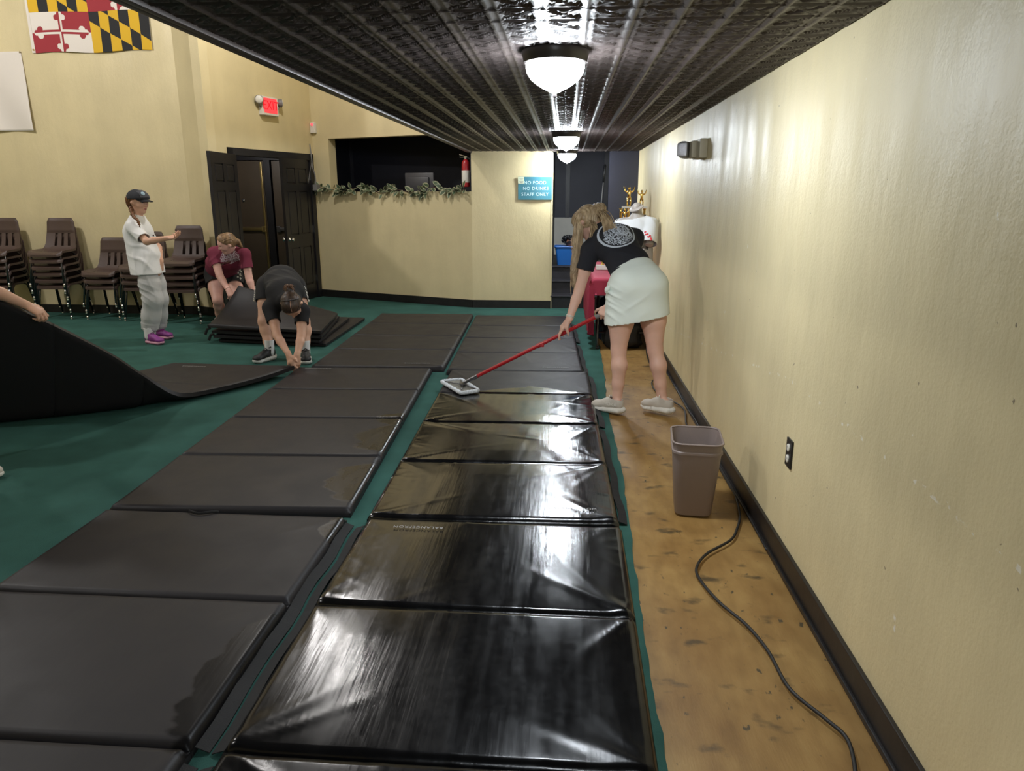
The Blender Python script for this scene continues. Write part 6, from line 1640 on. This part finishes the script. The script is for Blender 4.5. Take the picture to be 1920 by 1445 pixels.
# cap and braid
f_, u_, s_ = frame_of(hf, hu); hp = lambda a, b, d: hd + f_ * a + u_ * b + s_ * d
C = [Seg(hp(-0.024, 0.026, 0), hp(0.022, 0.030, 0), 0.100, 0.094, 0.02, s_, 0.98, 0.98)]
M['cap'] = mat('charcoal_cap_cloth', srgb(38, 40, 46), 0.85, bump=0.15, bscale=200); M['cap_grey'] = mat('grey_cap_front', srgb(70, 72, 78), 0.85)
hat, Vc, Qc = garment('cap', C, M['cap'], t, cuts=[(hp(0, 0.026, 0), tuple(-u_ + f_ * 0.10))], vox=0.006, thick=0.004)
bm = NB(); F = []
for i in range(9):
    r_ = []
    for j in range(7):
        a = -1 + 2 * i / 8; q = j / 6
        r_.append(bm.verts.new(Vector(hp(0.075 + 0.10 * q * math.sqrt(max(1 - 0.55 * a * a, 0)) - 0.05 * a * a, 0.046 - 0.022 * q - 0.016 * a * a, 0.082 * a * (1 - 0.12 * q)))))
    F.append(r_)
for i in range(8):
    for j in range(6): bm.faces.new((F[i][j], F[i + 1][j], F[i + 1][j + 1], F[i][j + 1]))
o = obj('cap_bill', bm, M['cap'], None, smooth=True); o.data.transform(Matrix.Translation(-t.location)); o.parent = hat
md = o.modifiers.new('thickness', 'SOLIDIFY'); md.thickness = 0.005
bm = NB()
bm2 = BVHTree.FromPolygons([tuple(v) for v in Vc], [tuple(q) for q in Qc]); vs = {}
for i in range(13):
    for j in range(9):
        a = -1 + 2 * i / 12; b = j / 8
        dr = Vector(VN(f_ * math.cos(b * 1.15 + 0.1) + u_ * math.sin(b * 1.15 + 0.1) + s_ * a * 0.75))
        h_ = bm2.ray_cast(Vector(hp(0, 0.03, 0)) + dr * 0.3, -dr)
        if h_[0] is not None: vs[(i, j)] = bm.verts.new(h_[0] + dr * 0.003)
for (i, j) in list(vs):
    k = [(i, j), (i + 1, j), (i + 1, j + 1), (i, j + 1)]
    if all(q in vs for q in k): bm.faces.new([vs[q] for q in k])
o = obj('cap_front', bm, M['cap_grey'], None, smooth=True); o.data.transform(Matrix.Translation(-t.location)); o.parent = hat
bm = NB(); q = Vector(VN(f_ * 0.8 + u_ * 0.62 - s_ * 0.0 + V3(0, -0.35, 0))); h_ = bm2.ray_cast(Vector(hp(0, 0.03, 0)) + q * 0.3, -q)
if h_[0] is not None:
    m4 = q.to_track_quat('Z', 'Y').to_matrix().to_4x4(); m4.translation = h_[0] + q * 0.003
    lathe(bm, [(0.002, 0), (0.022, 0), (0.021, 0.003), (0.002, 0.004)], 18, M=m4)
o = obj('cap_patch', bm, mat('pale_blue_patch', srgb(150, 176, 190), 0.7), None, smooth=True); o.data.transform(Matrix.Translation(-t.location)); o.parent = hat
M['auburn'] = hair_mat('auburn_hair', srgb(84, 54, 36), srgb(142, 96, 62), 80)
bm = NB(); G_ = []
for k in range(120):
    a = rnd.random(); sd = 1 if rnd.random() < 0.7 else -1
    p0 = hp(rnd.uniform(-0.075, 0.02), 0.035, sd * 0.083 * math.cos(a)) if a < 0.5 else hp(-0.105 + rnd.uniform(-0.01, 0.02), 0.03, rnd.uniform(-0.07, 0.07))
    e = hp(-0.062 + rnd.uniform(-0.02, 0.02), -0.075 + rnd.uniform(-0.02, 0.02), 0.03 + rnd.uniform(-0.02, 0.02)); mm = lerp(p0, e, 0.5) + (-f_ * 0.012) + s_ * 0.012 * sd
    G_.append(smooth_path([Vector(p0), Vector(mm), Vector(e)], 5))
strands(bm, G_, 0.006, 0.004)
br = smooth_path([Vector(hp(-0.062, -0.06, 0.04)), Vector(PX(249, 404, 7.42)), Vector(PX(257, 412, 7.36)), Vector(PX(261, 421, 7.355))], 8)
for i, c in enumerate(br):
    r = 0.020 * (1 - 0.6 * i / len(br)); bmesh.ops.create_uvsphere(bm, u_segments=8, v_segments=6, radius=r, matrix=Matrix.Translation(c + Vector((0.006 * math.sin(i * 2.4), 0.006 * math.cos(i * 2.4), 0))))
for k in range(10):
    e = PX(262.5 + rnd.uniform(-1, 1), 426 + rnd.uniform(-2, 2), 7.352); strands(bm, [[br[-1], Vector(lerp(br[-1], e, 0.5)), Vector(e)]], 0.004, 0.001)
obj('hair', bm, M['auburn'], t, smooth=True, world=True)

# ---- 3: the person in maroon lifting the back corner of the pile
t = thing('person', 'person in maroon tee and black shorts stooping to lift the folded mat', 'person', (-4.1, 8.5, 0))
pel, wai, che, nek, hd = PX(414, 507, 8.66), PX(414, 494, 8.54), PX(426, 482, 8.36), PX(429, 467, 8.24), PX(425.5, 455, 8.14)
sR, eR, wR = PX(400, 474, 8.28), PX(412, 517, 8.16), PX(428, 544, 8.06)
sL, eL, wL = PX(459, 476, 8.24), PX(467, 521, 8.18), PX(475, 548, 8.12)
hR, kR, aR = PX(402, 516, 8.66), PX(408, 562, 8.38), PX(412, 600, 8.60)
hL, kL, aL = PX(436, 516, 8.66), PX(446, 562, 8.42), PX(448, 599, 8.66)
side = sL - sR; hf, hu = V3(-0.80, -0.42, -0.36), V3(-0.15, -0.40, 0.88)
S = torso_segs(pel, wai, che, nek, sR, sL, side, (0.165, 0.132, 0.145, 0.078)) + [Seg(nek, hd + V3(0.02, 0.03, -0.02), 0.052, 0.052, 0.03)] + head_segs(hd, hf, hu, 0.225)
S += arm_segs(sR, eR, wR, (0.050, 0.042, 0.040, 0.026)) + arm_segs(sL, eL, wL, (0.050, 0.042, 0.040, 0.026)) + leg_segs(hR, kR, aR, (0, 1, 0), (0.10, 0.085, 0.06, 0.062, 0.038)) + leg_segs(hL, kL, aL, (0, 1, 0), (0.10, 0.085, 0.06, 0.062, 0.038))
S += foot_segs(aR, aR * V3(1, 1, 0) + V3(0, 0.07, 0), (0.05, -1, 0)) + foot_segs(aL, aL * V3(1, 1, 0) + V3(0, 0.07, 0), (0.1, -1, 0))
S += hand_segs(wR, (0.45, -0.35, -0.62), (0.2, -0.1, -0.9), (0.6, 0.5, 0.5), per=((35, 40, 25), (40, 55, 30), (45, 60, 30), (50, 60, 30)))
S += hand_segs(wL, (0.30, -0.40, -0.55), (-0.3, 0.1, -0.9), (-0.8, -0.1, 0.2), curl=(35, 45, 30))
body_mesh('body', S, M['skin3'], t, 0.0065)
face_parts(t, hd, hf, hu, 0.225, M['iris'], mat('brow_fair', srgb(132, 98, 74), 0.7), M['lip'])
a1, e1 = sleeve(sR, eR, 0.58, 0.064, 0.066); a2, e2 = sleeve(sL, eL, 0.62, 0.064, 0.066)
T = [q.grown(0.013) for q in torso_segs(lerp(pel, wai, 0.3), wai, che, nek - (nek - che) * 0.12, sR, sL, side, (0.165, 0.142, 0.150, 0.082))]
T += [Seg(che + V3(0, 0, -0.03), wai + V3(0.0, 0.04, -0.06), 0.16, 0.17, 0.06, side, 0.8), a1, a2]
o, Vt, Qt = garment('t_shirt', T, M['maroon'], t, ends=[e1, e2], bore=(nek, nek - che), folds=fold_fn([((0.7, 0, 0.7), 0.10, 0.009, wai, 0.2), ((-0.6, 0.1, 0.7), 0.09, 0.008, che + V3(-0.08, -0.1, -0.06), 0.14), ((1, 0, 0.2), 0.08, 0.006, lerp(sL, eL, 0.4), 0.1)], 12))
pn = V3(0.05, -0.80, -0.35)
decal(t, 'shirt_print', Vt, Qt, PX(424, 496, 8.05), side, np.cross(pn, VN(side)) * -1 if np.cross(pn, VN(side))[2] < 0 else np.cross(pn, VN(side)), pn, 0.30, 0.19, print_mat('white_scrawl_print', srgb(206, 196, 204), srgb(112, 34, 58), 'scrawl'), 44, 0.005)['label'] = 'white line-art print on the chest'
def short_leg(h, k, tt, r0, r1):
    e = lerp(h, k, tt); d = VN(np.asarray(k) - np.asarray(h)); return with_cut(Seg(h, e + d * 0.03, r0, r1, 0.04), e, d), (e, d, 0.17)
b1, q1 = short_leg(hR, kR, 0.42, 0.118, 0.108); b2, q2 = short_leg(hL, kL, 0.46, 0.118, 0.108)
garment('shorts', [Seg(pel + V3(0, 0.0, 0.03), pel + V3(0, 0, -0.03), 0.176, 0.178, 0.03, side, 0.8), b1, b2], M['shorts_black'], t, ends=[q1, q2], folds=fold_fn([((1, 0, 0.3), 0.09, 0.006, None, 1)], 4))
bm = NB()
for k in range(7): c = Vector(PX(449 + 3 * math.sin(k * 2.2), 506 + k * 2.6, 8.47)); box(bm, c, (0.022 - 0.002 * (k % 3), 0.006, 0.016), rx=0.2, ry=k * 0.7)
obj('shorts_emblem', bm, M['white'], t, world=True)
M['shoe_k'] = mat('black_mesh_shoe', srgb(22, 22, 24), 0.6, bump=0.2, bscale=200); M['sole_k'] = mat('white_chunky_sole', srgb(206, 204, 196), 0.6, var=0.15, vscale=30)
for an, fd in ((aR, (0.05, -1, 0)), (aL, (0.1, -1, 0))): shoe(t, an * V3(1, 1, 0) + V3(0, 0.07, 0), fd, (0, 0, 1), M['shoe_w'], M['sole_w'], 1.0, M['sole_w'])
band(t, 'hair_tie', lerp(wR, eR, 0.06), wR - eR, 0.029, 0.0035, M['black'])
M['dark_blonde'] = hair_mat('dark_blonde_hair', srgb(104, 80, 58), srgb(160, 128, 92), 80)
f_, u_, s_ = frame_of(hf, hu); hp = lambda a, b, d: hd + f_ * a + u_ * b + s_ * d
H = [Seg(hp(-0.026, 0.016, 0), hp(0.020, 0.026, 0), 0.086, 0.081, 0.02, s_, 1.07, 1.10), Seg(hp(-0.085, -0.015, 0), hp(-0.112, -0.035, 0), 0.03, 0.026, 0.02), Seg(hp(-0.112, -0.035, 0), hp(-0.125, -0.11, 0.0), 0.027, 0.014, 0.02)]
G, lo = field(H, 0.006, cuts=[(hp(0.022, 0.0, 0), tuple(f_ * 0.80 - u_ * 0.60))]); Vh, Qh = surface(G, lo, 0.006); Vh = relax(Vh, Qh, 2)
Vh = Vh + vnormals(Vh, Qh) * (0.0025 * np.sin((Vh @ s_) * 500 + 4 * np.sin(Vh @ u_ * 25)))[:, None]
finish('hair', np_mesh('hair', Vh, Qh), M['dark_blonde'], t, True, True)

# ---- 4: the person in black bent double over the mat corner
t = thing('person', 'person in black bent double, both hands on the corner of the carried mat', 'person', (-2.65, 6.75, 0))
pel, wai, che, nek, hd = PX(527, 526, 6.98), PX(529, 530, 6.84), PX(535, 548, 6.62), PX(541, 565, 6.46), PX(547, 571, 6.35)
sR, eR, wR = PX(507, 577, 6.52), PX(520, 630, 6.36), PX(541, 664, 6.22)
sL, eL, wL = PX(566, 583, 6.50), PX(565, 630, 6.37), PX(557, 666, 6.22)
hR, kR, aR = PX(502, 536, 6.98), PX(495, 603, 6.80), PX(506, 660, 6.70)
hL, kL, aL = PX(552, 536, 6.98), PX(570, 603, 6.82), PX(573, 660, 6.70)
side = sL - sR; hf, hu = V3(0.10, -0.30, -0.94), V3(0.05, -0.93, 0.30)
S = torso_segs(pel, wai, che, nek, sR, sL, side, (0.150, 0.128, 0.140, 0.078)) + [Seg(nek, hd + V3(0.0, 0.04, 0.0), 0.052, 0.052, 0.03)] + head_segs(hd, hf, hu, 0.222)
S += arm_segs(sR, eR, wR) + arm_segs(sL, eL, wL) + leg_segs(hR, kR, aR, (0, 1, 0), (0.09, 0.074, 0.056, 0.058, 0.037)) + leg_segs(hL, kL, aL, (0, 1, 0), (0.09, 0.074, 0.056, 0.058, 0.037))
fR, fL = V3(-0.42, -0.90, 0), V3(0.34, -0.94, 0)
heR = aR * V3(1, 1, 0) - VN(fR) * 0.06; heL = aL * V3(1, 1, 0) - VN(fL) * 0.06
S += foot_segs(aR, heR, fR) + foot_segs(aL, heL, fL)
S += hand_segs(wR, (0.25, -0.35, -0.90), (0.35, -0.75, 0.1) * V3(1, -1, 1), (0.8, -0.3, 0.1), per=((18, 30, 20), (22, 35, 22), (26, 40, 25), (30, 42, 25)), spread=0.08)
S += hand_segs(wL, (-0.05, -0.30, -0.95), (-0.35, 0.75, 0.1), (-0.8, -0.3, 0.1), per=((18, 30, 20), (22, 35, 22), (26, 40, 25), (30, 42, 25)), spread=0.08)
body_mesh('body', S, M['skin2'], t, 0.006)
face_parts(t, hd, hf, hu, 0.222, M['iris_b'], mat('brow_dark', srgb(52, 38, 30), 0.7), M['lip'])
a1, e1 = sleeve(sR, eR, 0.52, 0.070, 0.064); a2, e2 = sleeve(sL, eL, 0.52, 0.070, 0.064)
M['tee_black2'] = mat('plain_black_cotton', srgb(20, 20, 23), 0.85, bump=0.15, bscale=300)
T = [q.grown(0.018) for q in torso_segs(lerp(pel, wai, 0.2), wai, che, nek - (nek - che) * 0.2, sR, sL, side, (0.152, 0.140, 0.148, 0.084))] + [a1, a2]
garment('t_shirt', T, M['tee_black2'], t, ends=[e1, e2], bore=(nek, nek - che), folds=fold_fn([((0.4, 0.6, 0.5), 0.10, 0.006, wai, 0.25)], 6))
b1, q1 = short_leg(hR, kR, 0.46, 0.110, 0.098); b2, q2 = short_leg(hL, kL, 0.46, 0.110, 0.098)
garment('shorts', [Seg(pel + V3(0, 0.02, 0.02), pel + V3(0, 0, -0.04), 0.168, 0.172, 0.03, side, 0.8), b1, b2], M['shorts_black'], t, ends=[q1, q2])
for sx, h_, k_ in ((-1, hR, kR), (1, hL, kL)):
    bm = NB()
    for k in range(8):
        c = lerp(h_, k_, 0.02 + 0.055 * k) + V3(sx * 0.112, -0.030 + 0.010 * (k % 2), 0.0); bmesh.ops.create_icosphere(bm, subdivisions=1, radius=0.013 if k % 2 else 0.009, matrix=Matrix.Translation(Vector(c)) @ Matrix.Diagonal((0.6, 1, 1.1, 1)))
    obj('shorts_pattern', bm, M['white'], t, world=True)
for an, he, fd in ((aR, heR, fR), (aL, heL, fL)):
    socks(t, an, an + V3(0, 0.02, 0.3), an * V3(1, 1, 0) + V3(0, 0, 0.075), M['sock'], 0.125, 0.043)
    shoe(t, he, fd, (0, 0, 1), M['shoe_k'], M['sole_k'], 1.03, M['shoe_k'], thick=0.036)
bm = NB(); c = aR + V3(0.022, -0.040, 0.055); box(bm, Vector(c), (0.026, 0.006, 0.010), rz=0.35, ry=-0.4, bev=0.002); obj('sock_mark', bm, M['black'], t, world=True)
M['brunette'] = hair_mat('dark_brown_hair', srgb(38, 28, 24), srgb(84, 62, 48), 80)
f_, u_, s_ = frame_of(hf, hu); hp = lambda a, b, d: hd + f_ * a + u_ * b + s_ * d
H = [Seg(hp(-0.026, 0.016, 0), hp(0.020, 0.026, 0), 0.089, 0.083, 0.02, s_, 1.08, 1.10), Seg(hp(-0.07, 0.03, 0), hp(-0.125, 0.05, 0), 0.045, 0.038, 0.02)]
G, lo = field(H, 0.006, cuts=[(hp(0.050, 0.0, 0), tuple(f_ * 0.84 - u_ * 0.54))]); Vh, Qh = surface(G, lo, 0.006); Vh = relax(Vh, Qh, 2)
Vh = Vh + vnormals(Vh, Qh) * (0.002 * np.sin((Vh @ s_) * 600))[:, None]
finish('hair', np_mesh('hair', Vh, Qh), M['brunette'], t, True, True)
bm = NB(); G_ = []
pb = hp(-0.11, 0.055, -0.005)
for k in range(80):
    e = pb + V3(rnd.uniform(-0.055, 0.045), rnd.uniform(-0.02, 0.05), rnd.uniform(0.0, 0.05)); G_.append(smooth_path([Vector(pb + V3(rnd.uniform(-0.02, 0.02), 0, rnd.uniform(-0.02, 0.02))), Vector(lerp(pb, e, 0.6) + V3(0, -0.01, 0.03)), Vector(e)], 4))
strands(bm, G_, 0.006, 0.002); obj('hair_knot', bm, hair_mat('light_brown_hair', srgb(78, 52, 36), srgb(128, 90, 62), 80), t, smooth=True, world=True)
bm = NB(); pts = [Vector(hp(0.055 - 0.02 * q * q * 0 - 0.012 * q, 0.106 + 0.0135 * q - 0.0022 * q * q, 0.022)) for q in range(8)]
bvh = BVHTree.FromPolygons([tuple(v) for v in Vh], [tuple(q) for q in Qh]); pts = []
for k in range(9):
    a = 0.75 + 0.13 * k; dr = Vector(VN(f_ * math.cos(a) + u_ * math.sin(a) + s_ * -0.20)); h_ = bvh.ray_cast(Vector(hd) + dr * 0.3, -dr)
    if h_[0] is not None: pts.append(h_[0] + dr * 0.0005)
tube(bm, pts, 0.0035, 6, squash=0.5); obj('hair_parting', bm, M['skin2'], t, smooth=True, world=True)
band(t, 'headband', hp(-0.045, 0.035, 0), f_ * 0.75 - u_ * 0.25, 0.094, 0.004, M['black'])

# ---- 5: the person at the left edge of the picture, only a forearm and a shoe tip in view
t = thing('person', 'person at the left photo edge, only a bare forearm gripping the tipped mat visible', 'person', (-3.5, 3.65, 0))
wr = PX(50, 572, 4.42); el = PX(-20, 541, 4.26); sh = V3(-3.325, 3.98, 1.27)
pel, wai, che, nek, hd = V3(-3.50, 3.62, 0.90), V3(-3.50, 3.66, 1.07), V3(-3.50, 3.78, 1.25), V3(-3.50, 3.88, 1.40), V3(-3.50, 3.97, 1.53)
side = V3(0.9, -0.1, 0); shO = V3(-3.68, 3.90, 1.28); elO = V3(-3.80, 4.06, 1.06); wrO = V3(-3.76, 4.20, 0.98)
hI, kI, aI = V3(-3.42, 3.60, 0.86), V3(-3.42, 3.66, 0.47), V3(-3.42, 3.60, 0.08)
hO, kO, aO = V3(-3.60, 3.62, 0.86), V3(-3.66, 3.70, 0.46), V3(-3.68, 3.56, 0.08)
hf, hu = V3(0.25, 0.85, -0.35), V3(0.05, 0.3, 0.95)
S = torso_segs(pel, wai, che, nek, sh, shO, side) + [Seg(nek, hd + V3(0, -0.01, -0.05), 0.05, 0.05, 0.03)] + head_segs(hd, hf, hu) + arm_segs(sh, el, wr, (0.047, 0.040, 0.038, 0.027)) + arm_segs(shO, elO, wrO)
S += leg_segs(hI, kI, aI, (0, -1, 0)) + leg_segs(hO, kO, aO, (0, -1, 0))
fI, fO = V3(0.95, 0.20, 0), V3(0.2, 0.95, 0); heI = V3(-3.41, 3.58, 0); heO = aO * V3(1, 1, 0) - VN(fO) * 0.06
S += foot_segs(aI, heI, fI) + foot_segs(aO, heO, fO)
S += hand_segs(wr, (0.72, 0.20, -0.52), (-0.75, 0.15, -0.60), (0.3, 1.0, 0.2), per=((30, 70, 30), (34, 72, 34), (38, 74, 36), (42, 74, 36)), spread=0.05, k=1.08, thumb=(0.4, 0.7, 0.5))
S += hand_segs(wrO, (0.3, 0.8, -0.4), (0.2, -0.3, -0.9), (1, -0.3, 0), curl=(30, 40, 25))
body_mesh('body', S, M['skin2'], t, 0.006)
face_parts(t, hd, hf, hu, 0.225, M['iris_b'], M['brunette'], M['lip'])
a1, e1 = sleeve(sh, el, 0.5, 0.068, 0.066); a2, e2 = sleeve(shO, elO, 0.5, 0.068, 0.066)
garment('t_shirt', [q.grown(0.018) for q in torso_segs(pel, wai, che, nek - V3(0, 0, 0.03), sh, shO, side)] + [a1, a2], M['tee_black2'], t, ends=[e1, e2], bore=(nek, V3(0, 0.3, 1)), vox=0.009)
b1, q1 = short_leg(hI, kI, 0.5, 0.112, 0.10); b2, q2 = short_leg(hO, kO, 0.5, 0.112, 0.10)
garment('shorts', [Seg(pel + V3(0, 0, 0.06), pel, 0.165, 0.172, 0.03, side, 0.8), b1, b2], M['shorts_black'], t, ends=[q1, q2], vox=0.009)
for he, fd in ((heI, fI), (heO, fO)): shoe(t, he, fd, (0, 0, 1), M['shoe_w'], M['sole_w'], 1.0, M['sole_w'])
f_, u_, s_ = frame_of(hf, hu); hp = lambda a, b, d: hd + f_ * a + u_ * b + s_ * d
G, lo = field([Seg(hp(-0.026, 0.016, 0), hp(0.020, 0.026, 0), 0.09, 0.084, 0.02, s_, 1.08, 1.10)], 0.008, cuts=[(hp(0.048, 0, 0), tuple(f_ * 0.8 - u_ * 0.6))]); Vh, Qh = surface(G, lo, 0.008); finish('hair', np_mesh('hair', relax(Vh, Qh, 2), Qh), M['brunette'], t, True, True)

# ---- shirt dummy on the table
t = thing('shirt_dummy', 'grey headless display torso in a white tee standing on the red table', 'mannequin', (0.78, 7.64, 0.7405))
pel, che, nek = V3(0.755, 7.720, 0.800), V3(0.735, 7.700, 1.180), V3(0.725, 7.690, 1.330); side = V3(0.88, -0.48, 0)
sA, sB = V3(0.575, 7.790, 1.265), V3(0.870, 7.620, 1.265); eA, eB = V3(0.495, 7.760, 1.050), V3(0.835, 7.480, 1.040)
M['dummy'] = mat('grey_dummy_plastic', srgb(150, 142, 134), 0.5)
S = chain([pel, V3(0.745, 7.710, 0.980), che, nek], [0.135, 0.115, 0.145, 0.075], 0.04, side, [0.7] * 4) + [Seg(sA, lerp(che, nek, 0.6), 0.05, 0.065, 0.04), Seg(sB, lerp(che, nek, 0.6), 0.05, 0.065, 0.04), Seg(nek, nek + V3(-0.005, 0, 0.10), 0.052, 0.050, 0.02)]
a1 = with_cut(Seg(sA, eA, 0.045, 0.042, 0.02), lerp(sA, eA, 0.9), eA - sA); a2 = with_cut(Seg(sB, eB, 0.045, 0.042, 0.02), lerp(sB, eB, 0.9), eB - sB)
body_mesh('torso', [q for q in S] + [a1, a2], M['dummy'], t, 0.007)
bm = NB(); q = Vector((-0.45, -0.25, 0.85)).to_track_quat('Z', 'Y').to_matrix().to_4x4(); q.translation = Vector(nek) + Vector((-0.008, 0, 0.085))
lathe(bm, [(0.003, -0.012), (0.05, -0.012), (0.078, 0.0), (0.08, 0.012), (0.07, 0.02), (0.003, 0.022)], 28, M=q @ Matrix.Diagonal((1.15, 0.85, 1, 1))); obj('neck_cap', bm, M['dummy'], t, world=True, auto=40)
bm = NB(); tube(bm, [(0.80, 7.68, 0.752), (0.80, 7.68, 0.80)], 0.03, 14); lathe(bm, [(0.003, 0), (0.11, 0), (0.11, 0.008), (0.02, 0.014), (0.003, 0.015)], 28, M=Matrix.Translation((0.80, 7.68, 0.7410))); obj('stand_base', bm, M['grey'], t, world=True, auto=40)
w1, e1 = sleeve(sA, eA, 0.80, 0.066, 0.078); w2, e2 = sleeve(sB, eB, 0.85, 0.066, 0.080)
T = [q.grown(0.014) for q in S[:5]] + [Seg(che, pel + V3(0, 0, -0.05), 0.155, 0.165, 0.04, side, 0.75, 0.72), w1, w2]
o, Vt, Qt = garment('t_shirt', T, mat('plain_white_cotton', srgb(186, 186, 186), 0.85), t, ends=[e1, e2], cuts=[(pel + V3(0, 0, 0.02), (0, 0, -1)), (nek + V3(0, 0, 0.012), (-0.25, -0.15, 1))], folds=fold_fn([((1, 0, 0.3), 0.12, 0.010, che + V3(-0.05, -0.1, -0.1), 0.2), ((0.8, 0.2, 0.5), 0.09, 0.008, sB, 0.14)], 2))
bm = NB()
pn = VN(V3(-0.45, -0.85, 0.1))
bvh = BVHTree.FromPolygons([tuple(v) for v in Vt], [tuple(q) for q in Qt])
for k in range(6):
    q = Vector(PX(1197 + 3.2 * k, 434 + 2.2 * k + (2 if k % 2 else -1), 7.35)); h_ = bvh.ray_cast(q, -Vector(pn))
    if h_[0] is not None: box(bm, h_[0] + Vector(pn) * 0.002, (0.02, 0.005, 0.020 if k < 4 else 0.03), rz=math.atan2(pn[1], pn[0]) + PI / 2, ry=0.2)
obj('shirt_print', bm, mat('red_shirt_print', srgb(196, 52, 60), 0.8), t, world=True)
